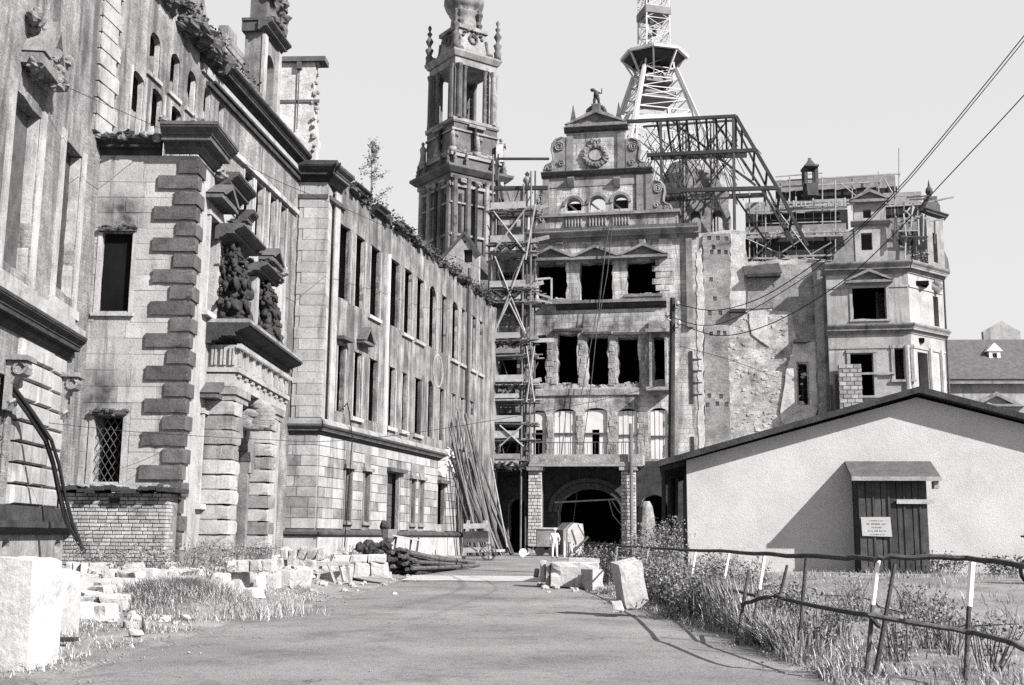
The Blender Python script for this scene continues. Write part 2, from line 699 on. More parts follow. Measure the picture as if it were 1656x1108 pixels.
mat('tar_roof', .025, .045, 2.0, .3, .2)
mat('roof_felt', .06, .10, 3.0, .3, .5, bscale=25)
mat('roof_tile', 0.055, 0.09, 3.0, .3, .4, tone=.2)
mat('brick_pale', .22, .36, 3.0, .25, .5, .25, .1, tone=.28, bscale=25)
mat('mortar', .12, .18, 3.0, .25, .4, bscale=25)
mat('new_stone', .30, .43, 1.6, .14, .5, 0, .28, bscale=9, pits=.3, tone=.12)
mat('old_stone', 0.24, 0.42, 2.2, .2, .5, .2, .15, bscale=9)
mat('curtain_white', 0.5, 0.62, 1.0, .05, .1)
mat('asphalt', .135, .235, .3, .42, .6, .35, .095, bscale=30, pits=.5, cracks=.55)
mat('ground_dirt', .13, .30, .9, .4, .8, .3, .1, bscale=22, pits=.6)
mat('gravel_pale', 0.3, 0.42, 1.3, .25, .6, .12, .25, bscale=15)
mat('grass_dry', .26, .52, 1.2, .3, 0)
mat('leaf_mid', 0.12, 0.26, 1.5, .3, 0)
mat('leaf_dark', .04, .09, 1.5, .3, 0)
mat('twig', .06, .11, 2.0, .3, .2)
mat('tarp_dark', .018, .035, 1.0, .3, .5, bscale=3)
mat('paint_white', .78, .84, 2.0, .05, .1)
mat('pipe_light', .5, .62, 2.0, .1, .1)
mat('glass_dark', .02, .03, 1.0, 0, 0, rough_=.15, spec=.5)
mat('cloth_pale', .55, .7, 6.0, .1, .2)
mat('skin_tone', .3, .34, 6.0, .05, 0)
mat('rubber', .015, .03, 2.0, .2, .1)
mat('wire_black', .012, .02, 2.0, 0, 0)
mat('rust_pipe', .04, .09, 3.0, .4, .3, tone=.4)
mat('sign_pale', 0.36, 0.42, 5.0, .06, .1)
mat('ink', .12, .14, 2.0, 0, 0)
# ------------------------------------------------------------------ ground, road, yard
def sheet(name, mat_, xs, ys, zf, cut=None):
    m = MB()
    pts = [Vector((x, y, zf(x, y))) for y in ys for x in xs]
    n = len(xs)
    fc = []
    for j in range(len(ys) - 1):
        for i in range(n - 1):
            fc.append((j * n + i, j * n + i + 1, (j + 1) * n + i + 1, (j + 1) * n + i))
    m.smooth = True
    m.add(pts, fc)
    return m.build(name, mat_, kind='structure')


def grid(a, b, s):
    n = max(1, int((b - a) / s))
    return [a + (b - a) * i / n for i in range(n + 1)]


xs = [-600, -400, -180, -80, -40] + grid(-25, 25, .5) + [40, 80, 180, 400, 600]
ys = [-200, -60, -10] + grid(0, 100, .6) + [120, 180, 300, 500, 720]


def ground_z(x, y):
    l, r = lerp_tab(ROAD_L, y), lerp_tab(ROAD_R, y)
    inn = smooth(0, .5, x - l) * smooth(0, .5, r - x) if l < x < r else 0
    return gz(x, y) - .06 * inn - (.02 if abs(x) > 30 else 0)


sheet('ground', MAT['ground_dirt'], xs, ys, ground_z)

rb = MB()                                        # the road: a strip that follows its own edges
rys = [-8] + grid(-2, 90, .9)
cols = 10
pts = []
for y in rys:
    l, r = lerp_tab(ROAD_L, y), lerp_tab(ROAD_R, y)
    l += .22 * noise.noise(Vector((0, y * .6, 1))) + .1 * noise.noise(Vector((0, y * 2.1, 1)))
    r += .18 * noise.noise(Vector((9, y * .6, 1)))
    for k in range(cols + 1):
        x = l + (r - l) * k / cols
        crown = .02 * (1 - abs(2 * k / cols - 1))
        pts.append(Vector((x, y, road_z(y) + crown - (.03 if k in (0, cols) else 0) + .012 * noise.noise(Vector((x, y * .7, 0))))))
fc = []
for j in range(len(rys) - 1):
    for k in range(cols):
        a = j * (cols + 1) + k
        fc.append((a, a + 1, a + cols + 2, a + cols + 1))
rb.smooth = True
rb.add(pts, fc)
rb.build('road', MAT['asphalt'], kind='structure')

yb = MB()                                        # worn asphalt of the yard in front of the shed
ux = grid(7.2, 30, .8)
uy = grid(19.5, 29.5, .8)
pts, fc = [], []
for y in uy:
    for x in ux:
        xx = x + (.8 * noise.noise(Vector((y * .4, 3, 0))) if x == ux[0] else 0)
        yy = y + (.6 * noise.noise(Vector((x * .3, 5, 0))) if y in (uy[0], uy[-1]) else 0)
        pts.append(Vector((xx, yy, gz(xx, yy) + .02)))
n = len(ux)
for j in range(len(uy) - 1):
    for i in range(n - 1):
        fc.append((j * n + i, j * n + i + 1, (j + 1) * n + i + 1, (j + 1) * n + i))
yb.add(pts, fc)
yb.build('yard_paving', MAT['asphalt'], kind='structure')


# ------------------------------------------------------------------ shared building pieces
def win(fr, xl, xr, yt, yb, w=0.0):
    u0 = (fr.uv(xl, yt, w)[0] + fr.uv(xl, yb, w)[0]) / 2
    u1 = fr.uv(xr, (yt + yb) / 2, w)[0]
    return u0, fr.uv(xl, yb, w)[1], u1, fr.uv(xl, yt, w)[1]


def pediment(mb, u, half, v, h, dep, t=.14, base=0.0):
    mb.box(u - half, u + half, v, v + t, base - .02, base + dep)
    mb.slab([[(u - half, v + t), (u + half, v + t), (u, v + t + h)]], base - .02, base + dep * .35)
    mb.slab([[(u - half - .04, v + t + .01), (u - half + .25, v + t + .01), (u, v + h + .02), (u + half - .25, v + t + .01), (u + half + .04, v + t + .01), (u, v + h + t * 1.35)]], base - .02, base + dep + .05)


def surround(mb, r, wd, dep, sill=True, base=0.0):
    """a plain stone frame round an opening"""
    u0, v0, u1, v1 = r
    mb.box(u0 - wd, u0 - .004, v0 + .002, v1 - .002, base - .02, base + dep)
    mb.box(u1 + .004, u1 + wd, v0 + .002, v1 - .002, base - .02, base + dep)
    mb.box(u0 - wd - .05, u1 + wd + .05, v1 + .003, v1 + wd, base - .02, base + dep + .03)
    if sill:
        mb.box(u0 - wd - .08, u1 + wd + .08, v0 - .16, v0 - .004, base - .02, base + dep + .08)


CORN = lambda d, h: [(0, 0), (d * .14, 0), (d * .14, h * .10), (d * .3, h * .18), (d * .3, h * .27), (d * .36, h * .27), (d * .36, h * .36), (d * .66, h * .36), (d * .66, h * .56), (d * .72, h * .56), (d * .72, h * .62), (d * .96, h * .80), (d * .96, h * .87), (d, h * .87), (d, h), (0, h)]


def cornice(mb, u0, u1, v, d, h, m0=0, m1=0, base=0.0):
    mb.prism([(w + base - .02, v + z) for w, z in CORN(d, h)], u0, u1, m0=m0, m1=m1)


def lattice(fr, r, w, parent, step=.22):
    """diamond window grating of round bars"""
    m = MB()
    u0, v0, u1, v1 = r
    W_, H_ = u1 - u0, v1 - v0
    k = -int(H_ / step) - 1
    asp = 1.6
    c = -H_ / asp
    while c < W_ + H_ / asp:
        for sgn in (1, -1):
            a = (u0 + c, v0) if sgn > 0 else (u0 + c, v1)
            pts = []
            t0 = max(0, -c * asp)
            t1 = min(H_, (W_ - c) * asp)
            if t1 - t0 > .05:
                for t in (t0, t1):
                    pts.append(fr.p(u0 + c + t / asp, v0 + t if sgn > 0 else v1 - t, w + .01 * sgn))
                m.tube(pts, .012, 4)
        c += step
    m.build('grating', MAT['pole_dark'], parent)


def rubble_top(mb, fr, u0, u1, vf, n, size, w0, w1):
    for i in range(n):
        u = rnd.uniform(u0, u1)
        s = size * rnd.uniform(.5, 1.3)
        mb.lump(fr.p(u, vf(u) + rnd.uniform(-.1, .15), rnd.uniform(w0, w1)), s, s, s * .7, .5, 9, 7)


def weeds(mb, fr, u0, u1, vf, n, h, w0, w1):
    for i in range(n):
        u = rnd.uniform(u0, u1)
        p = fr.p(u, vf(u), rnd.uniform(w0, w1))
        for k in range(3):
            q = p + Vector((rnd.gauss(0, .1), rnd.gauss(0, .1), abs(rnd.gauss(0, h))))
            mb.leaf(q, .18, .3)


def part(name, mt, parent, fr, fn, kind=None, label=None):
    m = MB(fr)
    fn(m)
    return m.build(name, MAT[mt], parent, kind=kind, label=label)


def reveal(parent, fr, r, thick, mt='plaster_light', arched=0.0):
    """the plastered lining inside a deep opening, worn off here and there"""
    u0, v0, u1, v1 = r
    for side in (0, 1):
        m = MB(fr)
        n = max(4, int((v1 - v0) / .3))
        e = u1 + .05 if side else u0 - .05
        sg = -1 if side else 1
        jag = [(e + sg * (.1 + rnd.uniform(-.03, .035)), v0 + .01 + (v1 - v0 - .02) * k / n) for k in range(n + 1)]
        loop = [(e, v0 + .01)] + jag + [(e, v1 - .01)]
        m.slab([loop if side == 0 else loop[::-1]], -thick + .02, -.04)
        m.build('window_reveal', MAT[mt], parent)


def frame_box(m, r, wd, dep, sill=.16):
    u0, v0, u1, v1 = r
    m.box(u0 - wd, u0 - .012, v0 - .05, v1, -.02, dep)
    m.box(u1 + .012, u1 + wd, v0 - .05, v1, -.02, dep)
    if sill:
        m.box(u0 - wd - .05, u1 + wd + .05, v0 - .05 - sill, v0 - .053, -.02, dep + .06)


# ------------------------------------------------------------------ the long palace wing on the left
FA0 = Frame(-11.19, 20, away=-5)                 # the stretch nearest the camera
FA1 = Frame(-12.15, 31, away=6.4)                  # the stretch behind the corner block
FT = Frame(-12.3, 32, deg_right=0)               # corner block, end towards the camera
FR = Frame(-9.2, 32, away=1)                     # corner block, long side to the street
L0, L1, LT, LR = 11.04, 20.2, 3.1, 12.4
wing = thing('palace_wing', (-11, 30, .4), 'tall burnt-out palace wing with dark quoined corner block and columned portal at the left edge', 'palace')

# --- near wall
w0_ = win(FA0, 14, 60, 130, 425)
w1_ = win(FA0, 97, 127, 214, 470)
wg = win(FA0, -45, 16, 585, 800)
o = [rough(rc(*w0_), .06), rough(rc(*w1_), .05), rc(*wg)]
m = MB(FA0)
m.slab([rc(-.5, 0, L0, 23.5)] + o, -.3, 0)
wall = m.build('wall', MAT['brick_worn'], wing)
m = MB(FA0)
m.slab([rc(-.5, 0, L0, 23.5)] + [rc(r[0] - .15, r[1] - .2, r[2] + .4, r[3] + .2) for r in (w0_, w1_, wg)], -.9, -.302)
m.build('inner_wall', MAT['stone_soot'], wing)
for r in (w0_, w1_):
    reveal(wing, FA0, r, .32)
    part('window_frame', 'plaster_light', wing, FA0, lambda m: frame_box(m, (r[0], r[1] - .25, r[2], r[3] + .2), .35, .05, .25))
m = MB(FA0)
cornice(m, -.5, L0 - .02, 6.15, .5, .6)
m.build('string_course', MAT['soot_shade_dark'], wing)
m = MB(FA0)
m.box(-.5, L0 - .02, 6.76, 6.95, -.02, .42)
m.box(-.5, L0 - .02, 7.02, 7.3, -.02, .12)
m.build('ledge', MAT['stone_light'], wing)
m = MB(FA0)                                      # base moulding over a dark recess and the plinth
m.box(-.5, L0 - .3, 1.75, 2.1, -.02, .45)
m.prism([(-.02, 1.45), (.42, 1.45), (.62, 1.6), (.62, 1.75), (-.02, 1.75)], -.5, L0 - .3)
m.build('base_moulding', MAT['soot_shade_dark'], wing)
m = MB(FA0)
holes = []
for px in (9, 93):
    u, v = FA0.uv(px, 884, .3)
    holes.append([(u + .26 * math.cos(a * .523), v + .2 * math.sin(a * .523)) for a in range(12)])
m.slab([rc(-.5, 0, L0 - .3, 1.44)] + holes, -.02, .3)
m.build('plinth', MAT['stone_mid'], wing)
m = MB(FA0)
m.box(-.5, L0 - .4, .1, 1.3, -.4, -.05)
m.build('cellar', MAT['room_dark'], wing)
# rusticated strips between the ground-floor openings
for (xa, xb, dep) in ((17, 72, .16), (74, 98, .06), (112, 140, .10)):
    ua, ub = FA0.uv(xa, 700)[0], FA0.uv(xb, 700)[0]
    if ub - ua < .3: continue
    ashlar(wing, FA0, ua, ub, 2.12, 6.1, .47, 3.0, [MAT['stone_light']], 0, dep, .05, bev=.05, name='rustic_stone')
for (x, y) in ((14, 612), (100, 635)):           # carved consoles beside the barred window
    u, v = FA0.uv(x, y)
    m = MB(FA0)
    m.prism([(-.02, v - .75), (.06, v - .75), (.14, v - .6), (.1, v - .4), (.12, v - .15), (.24, v + .05), (.4, v + .1), (.46, v + .25), (.42, v + .4), (-.02, v + .4)], u - .22, u + .22)
    m.box(u - .34, u + .34, v + .4, v + .52, -.02, .5)
    for s_ in (-1, 1):
        m.tube([FA0.p(u + s_ * .24, v + .22 + .13 * math.cos(t * .6), .3 + .13 * math.sin(t * .6)) for t in range(11)], .04, 5)
    m.tube([FA0.p(u - .23, v - .6, .12), FA0.p(u, v - .5, .16), FA0.p(u + .23, v - .6, .12)], .05, 5)
    m.build('carved_console', MAT['stone_mid'], wing)
m = MB(FA0)
for k in range(9):
    u = wg[0] + (wg[2] - wg[0]) * (k + .5) / 9
    m.tube([FA0.p(u, wg[1], -.1), FA0.p(u, wg[3], -.1)], .018, 4)
for k in range(7):
    v = wg[1] + (wg[3] - wg[1]) * (k + .5) / 7
    m.tube([FA0.p(wg[0], v, -.12), FA0.p(wg[2], v, -.12)], .018, 4)
m.build('window_bars', MAT['pole_dark'], wing)
m = MB(FA0)                                      # broken gable over the first tall window
u, v = FA0.uv(48, 125)
m.box(u - .7, u + 1.1, v + .1, v + .35, -.02, .5)
for k in range(16):
    m.lump(FA0.p(u + rnd.uniform(-.6, 1.4), v + .1 + rnd.uniform(0, 1.2), rnd.uniform(.1, .45)), .2, .22, .2, .45, 12, 9)
m.slab([[(u - .7, v + .4), (u + .1, v + 1.5), (u + .35, v + 1.3), (u - .2, v + .4)]], -.02, .55)
m.slab([[(u + .5, v + 1.4), (u + .75, v + 1.6), (u + 1.5, v + .35), (u + 1.15, v + .3)]], -.02, .5)
m.build('broken_pediment', MAT['stone_mid'], wing)

# --- wall behind the corner block
r2 = [win(FA1, a, b, 500, 500)[0:3:2] for a, b in ((188, 210), (222, 243), (256, 276), (289, 303), (384, 399), (404, 417), (428, 439), (446, 456))]
r1 = [win(FA1, a, b, 300, 300)[0:3:2] for a, b in ((228, 246), (264, 280), (294, 308), (322, 334), (347, 357))]
loops = [rough(arch(u0, 13.2, u1, 15.75, 6, .25) if i < 4 else rc(u0, 13.2, u1, 15.75), .05) for i, (u0, u1) in enumerate(r2)] + [rough(arch(u0, 16.1, u1, 17.55, 6, .3), .05) for u0, u1 in r1]
topf = lambda u: 19.1 + .5 * noise.noise(Vector((u * .9, 4, 0)))
top = [(u, topf(u) + rnd.uniform(-.15, .15)) for u in [L1 - 6.5 - i * .35 for i in range(int((L1 - 6.5) / .35))]]
m = MB(FA1)
ol = [(0, 0), (L1, 0), (L1, 18.2), (L1 - 6.4, 18.2)] + top + [(0, 20.3)]
m.slab([ol] + loops, -.2, 0)
m.build('wall', MAT['brick_worn'], wing)
m = MB(FA1)
m.slab([ol] + [rc(u0 - .1, 13.1, u1 + .16, 15.85) for u0, u1 in r2] + [rc(u0 - .1, 16.0, u1 + .16, 17.65) for u0, u1 in r1], -.9, -.202)
m.build('inner_wall', MAT['stone_soot'], wing)
for (u0, u1) in r2:
    reveal(wing, FA1, (u0, 13.2, u1, 15.7), .22)
    part('window_frame', 'plaster_light', wing, FA1, lambda m: frame_box(m, (u0, 13.2, u1, 15.8), .14, .05, .12))
for (u0, u1) in r1:
    reveal(wing, FA1, (u0, 16.1, u1, 17.5), .22)
    part('window_sill', 'plaster_light', wing, FA1, lambda m: m.box(u0 - .16, u1 + .16, 15.95, 16.08, -.02, .08))
for i, (u0, u1, v0, v1) in enumerate([(a_, b_, 13.1, 14.6) for a_, b_ in r2[:4]] + [(a_, b_, 16.0, 16.75) for a_, b_ in r1]):
    n_ = 5
    up_ = [(u1 + .1 - (u1 - u0 + .2) * k / n_, v1 + rnd.uniform(-.22, .22)) for k in range(n_ + 1)]
    part('bricked_up_part', 'brick_pale' if i % 2 else 'render_worn', wing, FA1, lambda m: m.slab([[(u0 - .1, v0), (u1 + .1, v0)] + up_], -.32, -.215))
part('lintel_course', 'plaster_light', wing, FA1, lambda m: m.box(10.8, L1 - .4, 15.9, 16.1, -.02, .16))
for k in range(16):                              # toothed strip at the bend of the wall
    place_unit(worn_stone(MAT['stone_face'], rnd.randrange(6)), 'quoin_stone', FA1, .35, 1.35 + (.25 if k % 2 else 0), 12.9 + k * .5, 13.36 + k * .5, -.02, .12, wing)
m = MB(FA1)
m.box(8.5, L1 - .05, 17.55, 17.72, -.02, .14)
m.box(8.9, L1 - .05, 17.78, 17.88, -.02, .22)
m.build('string_course', MAT['soot_shade_dark'], wing)
m = MB(FA1)
m.box(8.0, L1 - .05, 17.9, 18.2, -.02, .1)
m.build('frieze', MAT['stone_light'], wing)
m = MB(FA1)
cornice(m, 7.8, L1 - .05, 18.2, .58, .62)
m.build('cornice', MAT['soot_shade_dark'], wing)
m = MB(FA1)
m.box(8.2, L1 - .05, 18.81, 18.95, -.6, .5)
m.build('cornice_slab', MAT['stone_mid'], wing)
m = MB(FA1)
rubble_top(m, FA1, 1, 9, topf, 90, .35, -.8, .15)
rubble_top(m, FA1, 5.5, 9.5, lambda u: 18.7, 50, .34, -.2, .5)
rubble_top(m, FA1, 9, 14, lambda u: 18.95, 40, .18, -.5, .4)
m.build('broken_wall_top', MAT['stone_soot'], wing, kind='stuff')
m = MB(FA1)
weeds(m, FA1, 4.0, 13, lambda u: 19.2 - max(0, u - 8) * .06, 420, .25, -.7, .4)
m.build('wall_weeds', MAT['leaf_dark'], wing, kind='stuff')
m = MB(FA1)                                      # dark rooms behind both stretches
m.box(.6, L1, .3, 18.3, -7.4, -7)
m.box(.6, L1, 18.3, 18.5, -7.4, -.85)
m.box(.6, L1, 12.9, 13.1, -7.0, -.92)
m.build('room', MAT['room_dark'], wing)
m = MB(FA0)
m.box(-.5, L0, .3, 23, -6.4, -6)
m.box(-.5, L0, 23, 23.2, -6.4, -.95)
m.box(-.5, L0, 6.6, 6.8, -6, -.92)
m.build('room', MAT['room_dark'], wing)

# --- corner block
TOP = 12.35
a = win(FT, 163, 211, 376, 503)
b = win(FT, 150, 196, 672, 779)
m = MB(FT)
m.slab([rc(0, 0, LT, TOP), rough(rc(*a), .02, .4), rc(*b)], -.8, 0)
m.build('wall', MAT['stone_face'], wing)
hol = [(a[0] - .1, a[1] - .05, a[2] + .1, a[3] + .25), (b[0] - .2, b[1] - .1, b[2] + .2, b[3] + .3)]
ashlar(wing, FT, .02, LT - .3, .5, TOP - .35, .465, 1.25, [MAT['stone_face'], MAT['stone_face'], MAT['stone_light']], 0, .01, .008, hol, bev=.006, name='wall_stone')
for k in range(25):
    v = 12.23 - (k + 1) * .465
    long_ = k % 2 == 1
    s = .05 * rnd.uniform(-1, 1)
    place_unit(worn_stone(MAT['stone_soot'], rnd.randrange(6)), 'quoin_stone', FT, LT - (1.14 if long_ else .55) + s, LT + .075, v + .035, v + .43, -.28 if long_ else -.68, .085, wing)
for (q, n_) in ((a, 5), (b, 7)):                 # broken lintels
    m = MB(FT)
    m.box(q[0] - .12, q[2] + .1, q[3] + .02, q[3] + .14, -.02, .14)
    for i in range(n_ + 4):
        m.lump(FT.p(rnd.uniform(q[0] - .1, q[2] + .1), q[3] + rnd.uniform(.02, .2), rnd.uniform(.04, .14)), .12, .1, .07, .6, 6, 4)
    m.build('broken_lintel', MAT['stone_soot'], wing)
    part('window_frame', 'stone_light', wing, FT, lambda m: frame_box(m, q, .13, .035, .1))
lattice(FT, b, -.12, wing, .2)
for q in (a, b):                                 # black boarding close behind the openings
    part('dark_shutter', 'room_dark', wing, FT, lambda m: m.box(q[0] - .1, q[2] + .1, q[1] - .1, q[3] + .1, -.98, -.82) if q is b else m.box(q[0] + .03, q[2] - .03, q[1] + .02, q[3] - .03, -.16, -.12))
# long side of the corner block
c = win(FR, 334, 349, 345, 505)
d = win(FR, 323, 341, 668, 815)
dr = (3.9, .3, 6.7, 5.2)
m = MB(FR)
ftop = [(u, TOP - (.0 if u < 3 else .5 + 1.1 * abs(noise.noise(Vector((u * .8, 2, 0)))))) for u in [LR - i * .45 for i in range(26)]]
ow1 = (8.1, 8.6, 9.2, 10.9)
m.slab([[(.82, 0), (LR, 0)] + ftop + [(.82, TOP)], rc(*c), rc(*d), rc(4.2, .3, 6.4, 4.6), rc(*ow1)], -.8, 0)
m.build('wall', MAT['stone_face'], wing)
for q, h_, d_ in ((c, .45, .5), (d, .45, .55), (ow1, .25, .45)):
    if q is not ow1:
        part('window_frame', 'stone_light', wing, FR, lambda m: surround(m, q, .16, .09))
    part('window_pediment', 'stone_soot', wing, FR, lambda m: pediment(m, (q[0] + q[2]) / 2, .95, q[3] + h_, d_, .5))
lattice(FR, d, -.15, wing, .2)
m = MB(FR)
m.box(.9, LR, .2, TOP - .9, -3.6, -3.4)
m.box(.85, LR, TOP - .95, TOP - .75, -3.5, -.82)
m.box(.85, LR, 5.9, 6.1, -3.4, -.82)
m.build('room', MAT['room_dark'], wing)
m = MB(FT)                                       # cornice wraps the corner, partly fallen
cornice(m, -.0, 2.05, TOP, .42, .5)
rubble_top(m, FT, .1, 2.0, lambda u: TOP + .45, 30, .13, .0, .4)
m.build('cornice', MAT['soot_shade_dark'], wing)
m = MB(FT)
cornice(m, 2.15, LT + .02, TOP + .05, .75, .75, m1=1)
m.build('cornice', MAT['stone_soot'], wing)
m = MB(FR)
cornice(m, .02, 1.7, TOP + .05, .75, .75, m0=1)
m.box(.1, 1.6, TOP + .79, TOP + .9, -.6, .6)
m.build('cornice', MAT['stone_soot'], wing)
part('fallen_cornice', 'stone_soot', wing, FR, lambda m: cornice(m, 1.9, 4.2, TOP - .45, .75, .6))
part('fallen_cornice', 'stone_soot', wing, FR, lambda m: cornice(m, 4.5, 5.2, TOP - .9, .6, .6))
m = MB(FR)
rubble_top(m, FR, .2, 12, lambda u: TOP + (.6 if u < 1.6 else -.1 if u < 4.4 else -.9), 70, .17, -.7, .2)
rubble_top(m, FT, .1, 3.3, lambda u: TOP + .5 if u < 2 else TOP + .85, 40, .14, -.5, .35)
m.build('broken_wall_top', MAT['stone_mid'], wing, kind='stuff')
m = MB(FR)
m.box(.0, LR, 0, 1.0, -.02, .12)
m.build('plinth', MAT['stone_mid'], wing)
m = MB(FT)
m.box(1.9, LT - .02, 0, .55, -.02, .10)
m.build('plinth', MAT['stone_mid'], wing)
# portal: two rusticated piers, an entablature and trophies
portal = MB(FR)
portal.box(2.05, 9.35, 5.86, 6.25, -.02, .86)
portal.box(2.0, 9.4, 6.28, 6.42, -.02, .98)
portal.box(2.1, 9.3, 6.43, 7.12, -.02, .84)
po = portal.build('portal', MAT['stone_light'], wing)
m = MB(FR)
cornice(m, 1.72, 9.7, 7.12, 1.35, .62)
m.build('entablature_cornice', MAT['soot_shade_dark'], po)
m = MB(FR)
m.box(1.75, 9.65, 7.75, 7.86, -.02, 1.3)
m.build('cornice_slab', MAT['stone_mid'], po)
for k in range(9):                               # triglyphs with their drops
    u = 2.25 + k * .84
    m = MB(FR)
    m.box(u - .03, u + .36, 6.46, 6.5, .82, .9)
    for j in range(3):
        m.box(u + j * .12, u + j * .12 + .07, 6.49, 7.05, .82, .92)
    m.box(u - .03, u + .36, 7.04, 7.11, .82, .93)
    for j in range(4):
        m.box(u + j * .09, u + j * .09 + .05, 6.16, 6.27, .84, .93)
    m.build('triglyph', MAT['stone_light'], po)
m = MB(FR)
for k in range(44):
    m.box(1.95 + k * .17, 2.04 + k * .17, 7.0, 7.13, .9, 1.04)
m.build('dentil_row', MAT['stone_light'], po, kind='stuff')
for k in range(3):
    m = MB(FR)
    for j in range(2):
        m.box(2.02, 2.12, 6.5, 7.05, .12 + k * .27 + j * .1, .18 + k * .27 + j * .1)
    m.build('triglyph', MAT['stone_light'], po)
for (u0, u1) in ((2.15, 3.75), (7.2, 8.9)):
    base = MB(FR)
    base.box(u0, u1, .3, 5.6, -.02, .5)
    base.box(u0 - .12, u1 + .12, .2, 1.0, -.02, .95)
    base.box(u0 - .05, u1 + .05, 5.44, 5.6, -.02, .86)
    base.box(u0 - .1, u1 + .1, 5.62, 5.85, -.02, .92)
    co = base.build('portal_pier', MAT['stone_mid'], wing)
    for k in range(10):
        v = 1.02 + k * .442
        big = k % 2
        e = .04 if big else 0
        place_unit(worn_stone(rnd.choice([MAT['stone_light'], MAT['stone_light'], MAT['stone_mid']]), rnd.randrange(6)), 'drum', FR, u0 - .02 - e, u0 + .95 + e, v + .02, v + .42, -.02, .82 + e, co)
        place_unit(worn_stone(rnd.choice([MAT['stone_light'], MAT['stone_mid']]), rnd.randrange(6)), 'drum', FR, u0 + 1.0, u1 + .03 + e, v + .02, v + .42, -.02, .56 + e, co)
m = MB(FR)
for k in range(9):                               # arch stones over the door
    a0 = math.pi * k / 9
    a1 = math.pi * (k + 1) / 9 - .03
    R0, R1 = 1.1, 1.75
    m.slab([[(5.3 + R * math.cos(t), 3.5 + R * math.sin(t)) for R, t in ((R0, a0), (R1, a0), (R1, a1), (R0, a1))]], -.02, .35 + (.06 if k % 2 else 0))
m.box(3.9, 4.2, .4, 3.5, -.02, .3)
m.box(6.4, 6.7, .4, 3.5, -.02, .3)
m.build('door_arch', MAT['stone_mid'], po)
m = MB(FR)
for k in range(40):                              # scrolled keystone
    t = k / 39 * 4.6
    r = .5 - .085 * t
    m.smooth = True
    m.lump(FR.p(5.3 + .0, 5.25 + r * math.cos(t * 1.5), .62 + r * math.sin(t * 1.5)), .4, .13, .13, .15, 10, 7)
m.build('keystone', MAT['stone_mid'], po)


def trophy(u0, u1, v0, v1, dep, n):
    """a carved heap: seated figures, cuirass, helmets, round shields, flag staffs and curled drapery"""
    m = MB(FR)
    m.smooth = True
    H_ = v1 - v0
    um = (u0 + u1) / 2
    for (fu, fv, s) in ((-.28, .16, 1.0), (.26, .14, 1.05), (.0, .42, 1.0), (-.14, .66, .8), (.12, .70, .75), (0, .9, .6)):
        c = FR.p(um + fu * (u1 - u0), v0 + fv * H_, dep * (.55 - .2 * fv))
        m.lump(c, .27 * s, .25 * s, .36 * s, .25, 12, 9)                                  # torso
        hd = c + Vector((rnd.uniform(-.05, .05), 0, .46 * s))
        m.lump(hd, .15 * s, .14 * s, .17 * s, .2, 10, 8)                                 # head
        m.tube([hd + Vector((0, .1 * s, .1 * s)), hd + Vector((0, -.02, .24 * s)), hd + Vector((.05, -.2 * s, .12 * s))], [.05, .07 * s, .02], 6)
        for sg in (-1, 1):                                                               # arms and legs
            sh = c + FR.e * sg * .24 * s + Vector((0, 0, .22 * s))
            m.tube([sh, sh + FR.e * sg * .14 * s + FR.n * .12 + Vector((0, 0, -.2 * s)), sh + FR.e * sg * .02 + FR.n * .26 + Vector((0, 0, -.32 * s))], [.1 * s, .085 * s, .06 * s], 7)
            kn = c + FR.e * sg * .16 * s + FR.n * .3 + Vector((0, 0, -.3 * s))
            m.tube([c + FR.e * sg * .1 + Vector((0, 0, -.25 * s)), kn, kn + Vector((0, 0, -.34 * s))], [.13 * s, .11 * s, .08 * s], 7)
    for k in range(5):                                                                   # shields
        c = FR.p(um + rnd.uniform(-.36, .36) * (u1 - u0), v0 + rnd.uniform(.1, .7) * H_, dep * .6)
        ax = (FR.n + Vector((rnd.uniform(-.5, .5), rnd.uniform(-.5, .5), rnd.uniform(-.2, .5)))).normalized()
        m.tube([c, c + ax * .05, c + ax * .1], [.24, .22, .06], 12)
    for k in range(7):                                                                   # staffs
        a_ = FR.p(um + rnd.uniform(-.3, .3), v0 + .4, .25)
        m.tube([a_, FR.p(um + rnd.uniform(-.5, .5) * (u1 - u0), v0 + H_ * rnd.uniform(.75, 1.05), .2)], .03, 5)
    for i in range(n):
        t = rnd.random()
        half = (u1 - u0) / 2 * (1 - .5 * t ** 1.5)
        s = rnd.uniform(.05, .11)
        m.lump(FR.p(um + rnd.uniform(-half, half), v0 + H_ * t, rnd.uniform(.05, dep * (.75 - .35 * t))), s, s, s * 1.2, .5, 8, 6)
    m.smooth = False
    m.box(u0, u1, v0 - .25, v0 + .05, -.02, dep * .7)
    return m.build('trophy_sculpture', MAT['sculpture'], po)


trophy(2.2, 4.7, 7.95, 10.4, 1.0, 150)
trophy(6.5, 9.1, 7.95, 10.2, 1.05, 150)
m = MB(FR)                                       # niche frame between the trophies and broken gable above
m.box(4.3, 4.65, 7.86, 10.2, -.02, .35)
m.box(6.3, 6.65, 7.86, 10.2, -.02, .35)
m.box(4.7, 6.25, 7.86, 8.2, -.02, .25)
m.build('niche_frame', MAT['stone_light'], po)
m = MB(FR)
cornice(m, 2.2, 5.2, 10.45, .9, .5)
cornice(m, 5.9, 8.6, 10.2, .8, .4)
rubble_top(m, FR, 2.3, 9.0, lambda u: 10.98 - (u - 2.3) * .07, 40, .15, .0, .7)
m.build('broken_pediment', MAT['stone_soot'], po)

